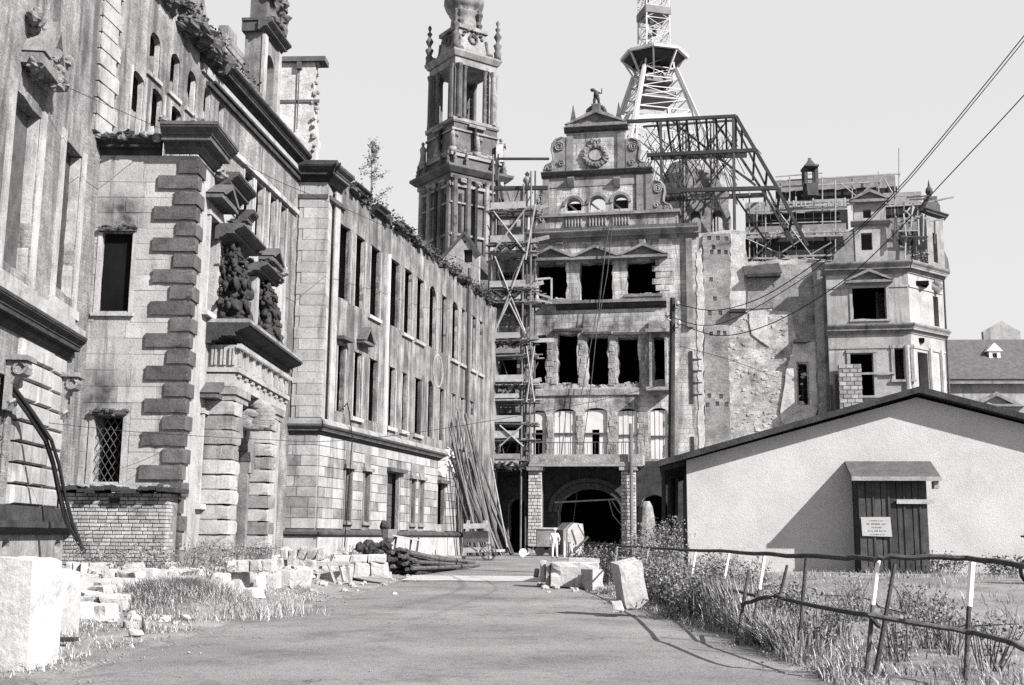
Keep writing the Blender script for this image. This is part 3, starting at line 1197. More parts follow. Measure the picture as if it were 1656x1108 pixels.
# --- aedicule and stub of parapet on the cornice
m = MB(FA1)
m.slab([rc(13.7, 18.9, 15.8, 22.0), arch(14.2, 19.3, 15.3, 21.4)], -.55, .2)
ae = m.build('roof_aedicule', MAT['stone_mid'], wing)
for (a_, b_) in ((13.66, 14.0), (15.45, 15.84)):
    part('pilaster', 'stone_light', ae, FA1, lambda m: m.box(a_, b_, 19.0, 21.9, .2, .34))
m = MB(FA1)
cornice(m, 13.4, 16.1, 22.0, .6, .42, base=.1)
m.box(13.45, 16.05, 22.43, 22.55, -.65, .55)
m.box(13.5, 15.95, 21.99, 22.42, -.65, .12)
m.build('cornice', MAT['stone_soot'], ae)
m = MB(FA1)
m.slab([arch(14.0, 22.5, 15.6, 25.0)], -.5, .2)
for k in range(14):
    m.lump(FA1.p(rnd.uniform(13.8, 15.9), 22.6 + rnd.uniform(0, 2.2), rnd.uniform(.1, .4)), .25, .25, .3, .5)
m.build('crest', MAT['stone_soot'], ae)
for k in range(7):
    part('parapet_stone', 'stone_mid', wing, FA1, lambda m: m.box(11.4 + .08 * (k > 4), 13.5, 18.9 + k * .3, 19.17 + k * .3, -1.1, -.5 + .03 * (k % 2), bev=.02))
part('parapet_block', 'stone_mid', wing, FA1, lambda m: m.box(11.9, 12.9, 21.0, 21.5, -1.0, -.6))
part('roof_stub', 'render_worn', wing, FA1, lambda m: m.slab([[(8.2, 18.9), (11.3, 18.9), (11.3, 20.8), (10.2, 22.5), (9.4, 24.5), (8.2, 24.5)]], -1.6, -1.1))
# ------------------------------------------------------------------ the second palace wing
FE = Frame(-10.75, 51, deg_right=0)              # its end, towards the camera
FB = Frame(-8.58, 51, away=13.5)                 # its street front
LE, LB, TB = 2.17, 32.6, 17.6
wb = thing('palace_wing', (-8, 54, .6), 'long roofless palace wing with rows of tall empty windows leading to the gatehouse', 'palace')
up = [(548, 567), (575, 590), (599, 615), (631, 646), (653, 666), (673, 685), (693, 705), (713, 722), (730, 740), (745, 752), (762, 769), (774, 780)]
lo = [(543, 555), (570, 583), (595, 609), (627, 638), (649, 658), (670, 681), (691, 700), (710, 718), (730, 737), (744, 751), (760, 766)]
gr = [(556, 566, 762, 834), (587, 595, 765, 836), (626, 645, 764, 862), (663, 669, 777, 836), (677, 683, 778, 838), (708, 718, 788, 845)]
U = lambda x, y: FB.uv(x, y)[0]
holes, frames_ = [], []
for i, (a_, b_) in enumerate(up):
    y = 385 + (a_ - 548) * .9
    u0, u1 = U(a_, y), U(b_, y)
    u1 = max(u1, u0 + .75)
    frames_.append((u0, 12.5, u1, 16.1))
    holes.append(rough(arch(u0, 12.5, u1, 16.2) if i in (6, 8) else rc(u0, 12.5, u1, 16.1), .05, .6))
for i, (a_, b_) in enumerate(lo):
    u0, u1 = U(a_, 650), U(b_, 650)
    u1 = max(u1, u0 + .7)
    frames_.append((u0, 7.15, u1, 10.3))
    holes.append(rough(arch(u0, 7.15, u1, 10.5) if i == 6 else rc(u0, 7.15, u1, 10.3), .05, .6))
gh = []
for (a_, b_, yt, yb_) in gr:
    u0, u1 = U(a_, 800), U(b_, 800)
    v0, v1 = 2.15, 4.55
    if a_ == 626: v0, v1 = 1.25, 4.75
    gh.append((u0, v0, max(u1, u0 + .7), v1))
    holes.append(rc(*gh[-1]))
tp = [(u, TB + (.5 if u < 3 else .2 + .5 * noise.noise(Vector((u * .6, 8, 0)))) + rnd.uniform(-.1, .1)) for u in [LB - i * .4 for i in range(int(LB / .4))]]
m = MB(FB)
ol = [(1.02, 0), (LB, 0)] + tp + [(1.02, TB + .5)]
m.slab([ol] + holes, -.2, 0)
m.build('wall', MAT['render_worn'], wb)
m = MB(FB)
m.slab([ol] + [rc(q[0] - .18, q[1] - .15, q[2] + .3, q[3] + .25) for q in frames_ + gh], -1.0, -.202)
m.build('inner_wall', MAT['stone_soot'], wb)
m = MB(FE)
m.slab([rc(-.6, 0, LE, TB + .3)], -1.0, 0)
m.build('end_wall', MAT['stone_face'], wb)
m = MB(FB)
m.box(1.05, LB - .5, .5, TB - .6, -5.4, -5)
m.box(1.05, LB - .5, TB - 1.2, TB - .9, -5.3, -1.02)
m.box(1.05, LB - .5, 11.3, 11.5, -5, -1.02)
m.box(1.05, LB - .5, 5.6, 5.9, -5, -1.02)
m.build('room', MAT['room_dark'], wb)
for q in frames_:
    reveal(wb, FB, (q[0], q[1], q[2], q[3] - .1), .22, rnd.choice(['render_worn', 'plaster_light']))
    m = MB(FB)
    wd = .12
    m.box(q[0] - wd, q[0] - .03, q[1] - .05, q[3] - .1, -.02, .05)
    m.box(q[2] + .03, q[2] + wd, q[1] - .05, q[3] - .1, -.02, .05)
    if rnd.random() < .5:
        m.box(q[0] - wd - .08, q[2] + wd + .08, q[1] - .24, q[1] - .06, -.02, .14)
    m.build('window_frame', MAT['stone_light'], wb)
for k, (x, y) in enumerate(((585, 566),)):
    u, v = FB.uv(x, y)
    part('window_pediment', 'stone_soot', wb, FB, lambda m: pediment(m, u, .75, 10.75, .7, .4))
part('window_hood', 'stone_soot', wb, FB, lambda m: m.box(frames_[12][0] - .2, frames_[12][2] + .2, 10.5, 10.66, -.02, .4))
# corner pilaster with toothed stones
m = MB(FE)
m.box(LE - 1.25, LE + .04, 6.6, TB - .2, -.02, .08)
m.build('corner_pilaster', MAT['stone_face'], wb)
for k in range(21):
    v = 6.65 + k * .51
    e = .22 if k % 2 else 0
    place_unit(unit_stone(rnd.choice([MAT['stone_light'], MAT['stone_face']]), .004), 'quoin_stone', FE, LE - 1.05 - e, LE + .09, v + .006, v + .504, -.9, .11 + rnd.uniform(-.008, .008), wb)
m = MB(FB)
m.box(.95, 1.55, 6.6, TB - .2, -.02, .05)
m.build('corner_strip', MAT['stone_light'], wb)
# string course over the stone ground floor
for fr_, a_, b_, m0, m1 in ((FE, -.6, LE, 0, 1), (FB, 0, 19.2, 1, 0)):
    m = MB(fr_)
    cornice(m, a_, b_, 5.9, .38, .42, m0, m1)
    m.build('string_course', MAT['stone_soot'], wb)
    m = MB(fr_)
    m.prism([(-.02, 6.34), (.34, 6.34), (.3, 6.5), (.12, 6.62), (-.02, 6.62)], a_, b_, m0=m0, m1=m1)
    m.build('ledge', MAT['stone_mid'], wb)
ashlar(wb, FE, -.55, LE - .01, 1.75, 5.88, .45, 1.0, [MAT['stone_mid'], MAT['stone_face'], MAT['stone_soot'] if False else MAT['stone_mid']], 0, .05, .018, bev=.01, name='ashlar_stone')
ashlar(wb, FB, .06, 22.0, 1.75, 5.88, .45, 1.2, [MAT['stone_light'], MAT['stone_mid'], MAT['stone_face']], 0, .05, .018, [(q[0] - .16, q[1] - .1, q[2] + .16, q[3] + .3) for q in gh], bev=.01, name='ashlar_stone', cap=240)
for fr_, a_, b_, m0, m1 in ((FE, -.55, LE, 0, 1), (FB, 0, 24.5, 1, 0)):
    m = MB(fr_)
    m.prism([(-.02, 1.42), (.22, 1.42), (.3, 1.5), (.3, 1.6), (.08, 1.72), (-.02, 1.72)], a_, b_, m0=m0, m1=m1)
    m.build('base_moulding', MAT['stone_soot'], wb)
    m = MB(fr_)
    m.prism([(-.02, 0), (.16, 0), (.16, 1.4), (-.02, 1.4)], a_, b_, m0=m0, m1=m1)
    m.build('plinth', MAT['stone_light'], wb)
for q in gh:
    m = MB(FB)
    if q[2] - q[0] > 1.0:
        m.box(q[0], q[2], q[1], q[3] - .1, -.5, -.42)
        for k in range(6):
            m.box(q[0] + .05, q[2] - .05, q[1] + k * .6, q[1] + k * .6 + .54, -.43, -.38)
        m.box(q[0] - .3, q[2] + .5, q[3] + .02, q[3] + .22, -.02, .3)
        m.build('door', MAT['stone_soot'], wb)
    else:
        frame_box(m, (q[0], q[1], q[2], q[3]), .14, .08, .14)
        m.box(q[0] - .3, q[2] + .3, q[3] + .03, q[3] + .2, -.02, .22)
        m.box(q[0] - .05, q[2] + .05, q[3] + .22, q[3] + .9, -.02, .07)
        m.build('window_frame', MAT['stone_mid'], wb)
# cornice: whole at the corner, then broken
m = MB(FE)
m.box(-.3, LE + .05, 16.75, 16.95, -.02, .16)
m.build('architrave', MAT['stone_soot'], wb)
m = MB(FB)
m.box(.02, 2.0, 16.75, 16.95, -.02, .16)
m.build('architrave', MAT['stone_soot'], wb)
m = MB(FE)
m.box(-.3, LE, 16.98, 17.55, -.02, .06)
m.build('frieze', MAT['stone_light'], wb)
m = MB(FE)
cornice(m, -.3, LE, 17.55, .7, .75, m1=1)
m.box(-.3, LE + .5, 18.32, 18.45, -.9, .6)
m.build('cornice', MAT['soot_shade_dark'], wb)
m = MB(FB)
cornice(m, 0, 1.6, 17.55, .7, .75, m0=1)
m.build('cornice', MAT['stone_soot'], wb)
for (a_, b_, d_) in ((2.6, 4.6, .15), (5.8, 7.4, .0), (9.4, 11.2, .05)):
    part('broken_cornice', 'soot_shade_dark', wb, FB, lambda m: cornice(m, a_, b_, 17.75 + d_, .5, .45))
m = MB(FB)
rubble_top(m, FB, 1.5, 30, lambda u: TB + .35, 190, .26, -.9, .3)
m.build('broken_wall_top', MAT['stone_soot'], wb, kind='stuff')
m = MB(FB)
weeds(m, FB, 1.5, 30, lambda u: TB + .4 + .35 * noise.noise(Vector((u, 0, 0))), 900, .25, -.8, .45)
m.build('wall_weeds', MAT['leaf_dark'], wb, kind='stuff')
# pipes down the front
m = MB(FB)
u = U(753, 560)
m.tube([FB.p(u, 19, .18), FB.p(u, 9, .18)], .11, 7)
m.build('downpipe', MAT['pole_dark'], wb)
m = MB(FB)
u = U(624, 560)
m.box(u - .1, u + .12, 6.6, 16.2, -.02, .12)
m.build('pale_strip', MAT['pipe_light'], wb)
m = MB(FB)
u = U(548, 720)
m.tube([FB.p(u, 7.4, .2), FB.p(u + .25, 7.6, .25), FB.p(u + .4, 7.2, .3), FB.p(u + .4, 6, .5), FB.p(u + .35, .9, .3)], .03, 5)
m.build('hanging_cable', MAT['wire_black'], wb)
# torn masonry low down, beside the leaning timber
m = MB(FB)
for k in range(40):
    u = rnd.uniform(17.5, 24)
    m.lump(FB.p(u, 6.4 - abs(u - 20) * .35 + rnd.uniform(-.6, .3), .05), .3, .15, .25, .5, 6, 4)
m.build('torn_masonry', MAT['rubble_pale'], wb, kind='stuff')
# a round window and patches of bare plaster
u, v = FB.uv(708, 600)
m = MB(FB)
cir = lambda r_: [(u + r_ * math.cos(t * .35), v + r_ * 1.0 * math.sin(t * .35)) for t in range(18)]
m.slab([cir(1.0), cir(.93)], -.02, .025)
m.build('round_blind_window', MAT['plaster_light'], wb)

# firewall of the roof, standing alone above the corner
FF = Frame(-11.3, 53.6, deg_right=3)
fw = MB(FF)
x1 = FF.uv(520, 160)[0]
v0_, v1_ = 17.9, FF.uv(485, 92)[1]
edge = []
for k in range(18):
    t = k / 17
    edge.append((x1 - .25 - .55 * (t < .3) * (1 - t / .3) + .15 * math.sin(t * 6) + rnd.uniform(-.08, .08), v0_ + (v1_ - v0_) * t))
fw.slab([[(-2.4, v0_)] + edge + [(-2.4, v1_)]], -.5, 0)
fwo = fw.build('firewall', MAT['rubble_pale'], wb)
m = MB(FF)
m.box(-2.5, x1 + .15, v1_ - .3, v1_ - .05, -.7, .2)
m.box(-2.5, x1 - .1, v1_ - 2.4, v1_ - 2.25, -.02, .05)
m.build('coping', MAT['stone_soot'], fwo)
m = MB(FF)
for k in range(46):
    t = rnd.random()
    m.lump(FF.p(x1 - .35 + rnd.uniform(-.1, .1), v0_ + (v1_ - v0_) * t, rnd.uniform(-.4, .05)), .12, .12, .1, .5, 6, 4)
m.build('broken_edge', MAT['stone_mid'], fwo, kind='stuff')
m = MB(FF)
u, v = FF.uv(485, 110)
m.tube([FF.p(u, v, .1), FF.p(u, v - 3.2, .1)], .03, 5)
m.box(u - .12, u + .12, v - .1, v + .25, .02, .2)
m.build('pulley', MAT['pole_dark'], fwo)

# ------------------------------------------------------------------ gatehouse with the stepped gable
FG = Frame(0, 84, deg_right=11)
gate = thing('gatehouse', FG.p(6, 0, 0), 'burnt-out renaissance gatehouse with a scrolled stepped gable and rows of black empty windows', 'gatehouse')
R = FG.rect
top3 = [R(868, 426, 916, 484), R(938, 424, 990, 486), R(1014, 421, 1067, 475)]
mid4 = [R(861, 541, 883, 620), R(902, 539, 934, 621), R(950, 544, 983, 624), R(999, 545, 1033, 620), R(1058, 545, 1079, 615)]
low5 = [R(860, 667, 883, 737), R(896, 664, 931, 737), R(945, 663, 982, 737), R(1000, 664, 1031, 740), R(1052, 663, 1080, 742)]
left_ = [R(805, 565, 836, 607), R(803, 440, 848, 482), R(804, 345, 846, 385), R(806, 668, 846, 735)]
bigarch = R(903, 790, 1004, 905)
la = R(822, 806, 852, 905)
ra = R(1036, 800, 1080, 905)
gl = [rough(rc(*q), .09, .4) for q in top3 + mid4] + [rc(*q) for q in left_]
for k, q in enumerate(low5):
    gl.append(arch(q[0], q[1], q[2], q[3] + .15, 8, .3))
for q in (bigarch, la, ra):
    gl.append(arch(q[0], .25, q[2], q[3], 10, min(1.7, (q[2] - q[0]) / 2)))
GR = FG.uv(1128, 500)[0]
# dark skin on the ground storey: shade under the balcony painted in
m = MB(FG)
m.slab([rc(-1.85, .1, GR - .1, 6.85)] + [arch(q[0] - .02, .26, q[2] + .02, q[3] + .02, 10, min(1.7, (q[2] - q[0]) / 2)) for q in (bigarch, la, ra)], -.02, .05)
m.build('shade_painted_storey', MAT['soot_shade_dark'], gate)
m = MB(FG)
m.slab([rc(-1.9, 0, GR, 24.0)] + gl, -1.1, 0)
m.build('wall', MAT['gate_stone'], gate)
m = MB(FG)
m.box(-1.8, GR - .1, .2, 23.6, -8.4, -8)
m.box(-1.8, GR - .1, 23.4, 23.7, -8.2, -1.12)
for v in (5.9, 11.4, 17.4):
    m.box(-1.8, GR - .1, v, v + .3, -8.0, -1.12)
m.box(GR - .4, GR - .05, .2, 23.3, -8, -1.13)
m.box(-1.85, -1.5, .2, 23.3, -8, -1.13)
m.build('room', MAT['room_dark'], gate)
# ragged stone patches round the openings: torn plaster and missing frames
m = MB(FG)
for q in mid4 + low5:
    for side in (0, 1):
        u = q[2] + .3 if side else q[0] - .3
        n_ = int((q[3] - q[1]) / .42)
        for k in range(n_):
            v = q[1] + k * .42
            m.box(u - rnd.uniform(.12, .3), u + rnd.uniform(.12, .26), v + .0, v + .41, -.02, rnd.uniform(.01, .07), bev=.015)
m.build('jamb_masonry', MAT['gate_rough'], gate, kind='stuff')
for q in low5:
    if q is low5[0] or q is low5[2]:
        um = (q[0] + q[2]) / 2
        part('window_board', 'curtain_white', gate, FG, lambda m: m.slab([rc(q[0] + .02, q[1], q[2] - .02, q[3]), rc(um - .28, q[1] + .05, um + .25, q[1] + 1.9)], -.2, -.15))
    else:
        n_ = 4
        for k in range(n_):
            s_ = (q[2] - q[0]) / n_
            part('window_board', 'curtain_white', gate, FG, lambda m: m.box(q[0] + k * s_ + .02, q[0] + (k + 1) * s_ - .015, q[1], q[3] - .02, -.2, -.15 + .03 * (k % 2)))
    part('window_bar', 'pole_dark', gate, FG, lambda m: m.box(q[0], q[2], q[1] + 1.55, q[1] + 1.66, -.1, -.02))
for q in top3:
    uc, hf = (q[0] + q[2]) / 2, (q[2] - q[0]) / 2 + .6
    part('window_pediment', 'gate_trim', gate, FG, lambda m: pediment(m, uc, hf, q[3] + .12, .85, .55, .2))
    part('window_sill', 'gate_trim', gate, FG, lambda m: m.box(q[0] - .2, q[2] + .2, q[1] - .24, q[1] - .03, -.02, .2))
for q in mid4[1:4]:
    part('window_hood', 'gate_trim', gate, FG, lambda m: m.prism([(-.02, q[3] + .12), (.3, q[3] + .12), (.38, q[3] + .3), (-.02, q[3] + .36)], q[0] - .3, q[2] + .3))
for q in top3 + mid4[1:4]:
    m = MB(FG)
    for k in range(14):
        m.lump(FG.p(rnd.uniform(q[0], q[2]), q[1] - .02, rnd.uniform(-.9, -.1)), .25, .25, .14, .6, 6, 4)
    m.build('sill_rubble', MAT['gate_rough'], gate, kind='stuff')
q = R(900, 489, 1078, 500)
part('floor_band', 'soot_shade_dark', gate, FG, lambda m: cornice(m, q[0], q[2], q[1], .35, q[3] - q[1] - .1))
part('floor_ledge', 'gate_trim', gate, FG, lambda m: m.box(q[0] - .8, q[2], q[3] - .08, q[3] + .14, -.02, .45))
q = R(855, 628, 1085, 640)
part('worn_band', 'gate_rough', gate, FG, lambda m: m.box(q[0], q[2] - .2, q[1], q[3], -.02, .12, bev=.05))
m = MB(FG)
cornice(m, .6, GR + .2, 23.2, .7, .75)
m.build('cornice', MAT['gate_trim'], gate)
m = MB(FG)
m.box(.7, GR + .1, 23.97, 24.15, -.8, .66)
m.build('cornice_slab', MAT['stone_soot'], gate)
for px in (905, 1038):
    u, v = FG.uv(px, 388)
    part('corbel', 'gate_trim', gate, FG, lambda m: m.box(u - .28, u + .28, v - .4, 23.17, -.02, .3, bev=.08))
# corner pilaster, pale broken quoins
part('corner_pilaster', 'gate_trim', gate, FG, lambda m: m.box(FG.uv(1110, 450)[0], FG.uv(1120, 450)[0], 16.5, 23.15, -.02, .22))
m = MB(FG)
q = R(1062, 380, 1080, 470)
for k in range(9):
    m.box(q[0] - .1 - .25 * (k % 2), q[2] + .1 + .25 * (k % 2), q[1] + k * .48, q[1] + k * .48 + .42, -.02, .025, bev=.015)
m.build('patched_masonry', MAT['gate_stone'], gate, kind='stuff')
# ---- gable
G = lambda x, y: FG.uv(x, y)
att = R(870, 348, 1096, 376)
m = MB(FG)
m.slab([rc(att[0], 24.0, att[2], att[3])], -.9, -.05)
m.build('attic_wall', MAT['gate_stone'], gate)
part('attic_ledge', 'gate_trim', gate, FG, lambda m: m.box(att[0] - .2, att[2] + .2, att[3], att[3] + .22, -.95, .18))
ow = [R(915, 321, 940, 356), R(953, 317, 979, 353), R(991, 315, 1016, 350)]
s1 = R(881, 285, 1052, 347)
m = MB(FG)
m.slab([rc(s1[0], att[3] + .2, s1[2], s1[3])] + [arch(q_[0], att[3] + .45, q_[2], q_[3]) for q_ in ow], -.8, 0)
m.build('gable_wall', MAT['gate_stone'], gate)
for q_ in ow:
    m = MB(FG)
    uc, r_ = (q_[0] + q_[2]) / 2, (q_[2] - q_[0]) / 2
    o_ = [(uc + (r_ + .22) * math.cos(t * math.pi / 10), q_[3] - r_ + (r_ + .22) * math.sin(t * math.pi / 10)) for t in range(11)]
    i_ = [(uc + (r_ + .02) * math.cos(t * math.pi / 10), q_[3] - r_ + (r_ + .02) * math.sin(t * math.pi / 10)) for t in range(10, -1, -1)]
    m.slab([o_ + i_], -.02, .1)
    m.build('window_arch', MAT['gate_trim'], gate)
    k0 = ow.index(q_)
    if k0 != 1:
        part('room', 'room_dark', gate, FG, lambda m: m.box(q_[0] - .2, q_[2] + .2, att[3], q_[3] + .3, -2.6, -2.4))
    u, v = FG.uv((915, 953, 991)[k0] + 12, 350)
    part('prop', 'plank_pale', gate, FG, lambda m: m.bar(FG.p(u - .9, v + 1.6, -.9), FG.p(u + .7, v + .1, -.3), .14))
for q_ in ow:
    for k in range(6):
        u = q_[0] - .1 + (q_[2] - q_[0] + .2) * (k + .5) / 6
        m = MB()
        m.smooth = True
        m.lathe(FG.p(u, 24.35, .02), [(.1, 0), (.06, .1), (.12, .35), (.05, .65), (.1, .8)], 7)
        m.build('baluster', MAT['gate_trim'], gate)
for px in (883, 1035, 1050):
    u = FG.uv(px, 320)[0]
    part('gable_pilaster', 'gate_trim', gate, FG, lambda m: m.box(u - .25, u + .25, att[3] + .25, s1[3] - .05, -.02, .14))
part('gable_cornice', 'stone_soot', gate, FG, lambda m: cornice(m, s1[0] - .25, s1[2] + .2, s1[3], .45, .42))
part('gable_frieze', 'stone_mid', gate, FG, lambda m: m.box(s1[0], s1[2], s1[3] - .75, s1[3] - .04, -.02, .05))
for px in (924, 998):
    u, v = FG.uv(px, 289)
    part('corbel', 'gate_trim', gate, FG, lambda m: m.prism([(-.02, v - .7), (.15, v - .7), (.42, v - .1), (.42, v + .02), (-.02, v + .02)], u - .24, u + .24))
s2 = R(917, 214, 1012, 279)
m = MB(FG)
m.slab([rc(s2[0], s1[3] + .38, s2[2], s2[3])], -.8, -.04)
m.build('gable_wall', MAT['gate_stone'], gate)
for px in (921, 1004):
    u = FG.uv(px, 250)[0]
    part('gable_pilaster', 'gate_trim', gate, FG, lambda m: m.box(u - .24, u + .3, s1[3] + .44, s2[3] - .05, -.06, .1))
part('gable_cornice', 'stone_soot', gate, FG, lambda m: cornice(m, s2[0] - .2, s2[2] + .2, s2[3], .45, .4))
uc = (s2[0] + s2[2]) / 2
apex = FG.uv(963, 178)[1]
b_ = s2[3] + .42
m = MB(FG)
pediment(m, uc, (s2[2] - s2[0]) / 2 + .1, b_, apex - b_ - .35, .4, .22, base=-.05)
m.box(s2[0] - .1, s2[2] + .1, b_ - .02, b_ + .2, -.8, -.05)
m.slab([[(s2[0], b_ + .2), (s2[2], b_ + .2), (uc, apex - .1)]], -.8, -.07)
m.build('gable_pediment', MAT['gate_trim'], gate)
for px in (926, 1000):
    u = FG.uv(px, 200)[0]
    v = b_ + .25
    m = MB()
    m.lathe(FG.p(u, v, -.3), [(.3, 0), (.3, .5), (.22, .55), (.26, .7), (.02, 1.75)], 4, .785)
    m.build('obelisk', MAT['stone_soot'], gate)
m = MB(FG)                                       # crest and the small figure on top
for s_ in (-1, 1):
    for k in range(14):
        t = k / 13
        m.lump(FG.p(uc + s_ * (1.25 - .9 * t + .12 * math.sin(t * 9)), apex - .75 + 1.0 * t, -.2), .17, .2, .17, .3, 7, 5)
m.box(uc - .35, uc + .35, apex - .2, apex + .5, -.5, .15, bev=.08)
m.build('crest', MAT['stone_soot'], gate)
m = MB(FG)
m.smooth = True
q = FG.p(uc, apex + .45, -.15)
e_ = FG.e
m.tube([q - e_ * .18, q - e_ * .15 + Vector((0, 0, .4)), q - e_ * .02 + Vector((0, 0, .75))], [.08, .12, .16], 7)
m.tube([q + e_ * .2, q + e_ * .17 + Vector((0, 0, .4)), q + e_ * .05 + Vector((0, 0, .75))], [.08, .12, .16], 7)
m.tube([q + Vector((0, 0, .65)), q + Vector((0, 0, 1.0)), q + Vector((0, 0, 1.15)) - e_ * .1], [.22, .2, .1], 8)
m.lump(q + Vector((0, 0, 1.22)) - e_ * .25, .2, .15, .14, .2)
m.tube([q + e_ * .15 + Vector((0, 0, 1.0)), q + e_ * .4 + Vector((0, 0, .9)), q + e_ * .42 + Vector((0, 0, 1.3))], [.08, .06, .05], 6)
m.build('statue', MAT['stone_soot'], gate)


def volute(x0, y0, x1, y1, side, w0=-.5, w1=.06):
    """scrolled shoulder: tall inner edge, curling down and out; side +1 curls to the right"""
    u0, v0, u1, v1 = R(x0, y0, x1, y1)
    W_, H_ = u1 - u0, v1 - v0
    X = (lambda t: u0 + t * W_) if side > 0 else (lambda t: u1 - t * W_)
    out = [(0, 0), (1.0, 0), (1.02, .1), (.92, .24), (.74, .28), (.62, .36), (.64, .5), (.7, .66), (.66, .82), (.5, .95), (.26, 1.0), (0, .96)]
    loop = [(X(a), v0 + b * H_) for a, b in out]
    if side < 0: loop = loop[::-1]
    m = MB(FG)
    m.slab([loop], w0, w1)
    vo = m.build('volute', MAT['gate_trim'], gate)
    m = MB(FG)
    for (ca, cb, R_, tn) in ((.34, .72, .24, 2.2), (.72, .14, .13, 2.0), (.25, .25, .16, 1.5)):
        pts = []
        for k in range(22):
            t = k / 21
            an = t * tn * 2 * math.pi
            r_ = R_ * (1 - .8 * t)
            pts.append(FG.p(X(ca + r_ * math.cos(an)), v0 + (cb + r_ * .62 * math.sin(an)) * H_, w1 + .03))
        m.tube(pts, .07, 5)
    m.tube([FG.p(X(a * .92), v0 + b * H_ * .97, w1 + .03) for a, b in out[2:11]], .08, 5)
    m.build('scroll_relief', MAT['stone_mid'], vo)


volute(1012, 222, 1048, 277, 1)
volute(879, 222, 917, 280, -1)
volute(1052, 290, 1088, 345, 1)
volute(858, 305, 882, 372, -1)
m = MB(FG)                                       # wreathed cartouche
u, v = FG.uv(963, 251)
for k in range(20):
    t = k * math.pi / 10
    m.lump(FG.p(u + .82 * math.cos(t), v + .78 * math.sin(t), .05), .24, .16, .24, .4, 7, 5)
for k in range(8):
    m.lump(FG.p(u + rnd.uniform(-.3, .3), v + .95 + rnd.uniform(-.1, .25), .1), .15, .15, .18, .4, 6, 4)
m.build('cartouche', MAT['gate_trim'], gate)
m = MB(FG)
m.slab([[(u + .5 * math.cos(t * .3927), v + .42 * math.sin(t * .3927)) for t in range(16)]], -.06, .06)
m.build('shield', MAT['stone_light'], gate)
u, v = FG.uv(882, 285)
m = MB(FG)                                       # vase on the left shoulder
m.smooth = True
u, v = FG.uv(853, 300)
m.lathe(FG.p(u, v - .2, .1), [(.22, 0), (.16, .25), (.34, .5), (.3, .7), (.12, .9), (.2, 1.05), (.05, 1.3)], 10)
m.build('vase', MAT['stone_mid'], gate)
# ---- balcony on brick piers
bw = 2.6
bl = R(856, 737, 1036, 750, bw)
m = MB(FG)
m.box(bl[0], bl[2] + .1, bl[1], bl[1] + .12, .02, bw)
m.box(bl[0], bl[2] + .1, bl[1] + .13, bl[3] + .1, .02, bw - .15)
bal = m.build('balcony', MAT['gate_rough'], gate)
m = MB(FG)
m.box(bl[0] - .05, bl[2] + .15, bl[1] - .18, bl[1] - .01, bw - .3, bw + .03)
m.build('edge_beam', MAT['pole_pale'], bal)
for k in range(14):
    u = bl[0] + .3 + (bl[2] - bl[0] - .5) * k / 13
    part('joist', 'pole_dark', bal, FG, lambda m: m.box(u - .07, u + .07, bl[1] - .2, bl[1] - .03, .05, bw - .32))
m = MB(FG)
for k in range(30):
    u = bl[0] + .1 + (bl[2] - bl[0] - .1) * k / 29
    m.tube([FG.p(u, bl[3] + .1, bw - .2), FG.p(u, bl[3] + .95, bw - .2)], .018, 4)
m.tube([FG.p(bl[0] + .1, bl[3] + .95, bw - .2), FG.p(bl[2], bl[3] + .95, bw - .2)], .03, 5)
m.build('railing', MAT['pole_dark'], bal)
for (x0, x1_) in ((853, 875), (1004, 1028)):
    q = R(x0, 757, x1_, 895, bw)
    m = MB(FG)
    m.box(q[0] + .05, q[2] - .05, 0, bl[1] - .02, bw - 1.15, bw - .25)
    pr = m.build('pier', MAT['mortar'], gate)
    ashlar(pr, FG, q[0], q[2], .3, bl[1] - .04, .24, .42, [MAT['rubble_pale'], MAT['stone_light'], MAT['rubble_pale']], bw - .3, bw - .2, .035, bev=.04, name='brick')
    ashlar(pr, Frame(*FG.p(q[2] - .05, 0, bw - .25).to_2d(), away=-11), 0, .9, .3, bl[1] - .04, .36, .62, [MAT['rubble_pale'], MAT['stone_light']], 0, .06, .035, bev=.04, name='brick')
    ashlar(pr, Frame(*FG.p(q[0] + .05, 0, bw - 1.15).to_2d(), away=169), 0, .9, .3, bl[1] - .04, .36, .62, [MAT['rubble_pale']], 0, .06, .035, bev=.04, name='brick')
    part('capital', 'gate_rough', pr, FG, lambda m: m.box(q[0] - .1, q[2] + .1, bl[1] - .45, bl[1] - .2, bw - 1.0, bw + .0))
u = FG.uv(1012, 800, bw)[0]
m = MB(FG)
m.tube([FG.p(u + .4, .2, bw + .1), FG.p(u + .4, 9.3, bw + .1)], .13, 7)
m.build('steel_post', MAT['steel_grey'], gate)
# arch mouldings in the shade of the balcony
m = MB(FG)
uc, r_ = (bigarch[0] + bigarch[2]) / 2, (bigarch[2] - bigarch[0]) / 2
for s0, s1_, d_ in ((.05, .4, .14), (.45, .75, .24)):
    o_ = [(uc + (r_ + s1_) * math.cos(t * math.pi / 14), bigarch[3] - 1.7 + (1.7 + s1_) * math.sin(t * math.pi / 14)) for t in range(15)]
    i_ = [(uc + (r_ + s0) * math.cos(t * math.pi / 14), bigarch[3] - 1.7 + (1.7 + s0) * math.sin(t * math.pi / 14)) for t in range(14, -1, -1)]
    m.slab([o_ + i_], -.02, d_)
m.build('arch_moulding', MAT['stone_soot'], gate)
m = MB(FG)
u = FG.uv(1045, 830)[0]
m.lathe(FG.p(u, .3, .5), [(.75, 0), (.7, 1.2), (.62, 2.6), (.5, 3.3), (.3, 3.7)], 12)
m.build('column_stump', MAT['stone_mid'], gate)
m = MB(FG)
m.tube([FG.p(bl[0] + 1.5, 3.9, .6), FG.p(bl[2] - 1.2, 4.15, 1.2)], .06, 6)
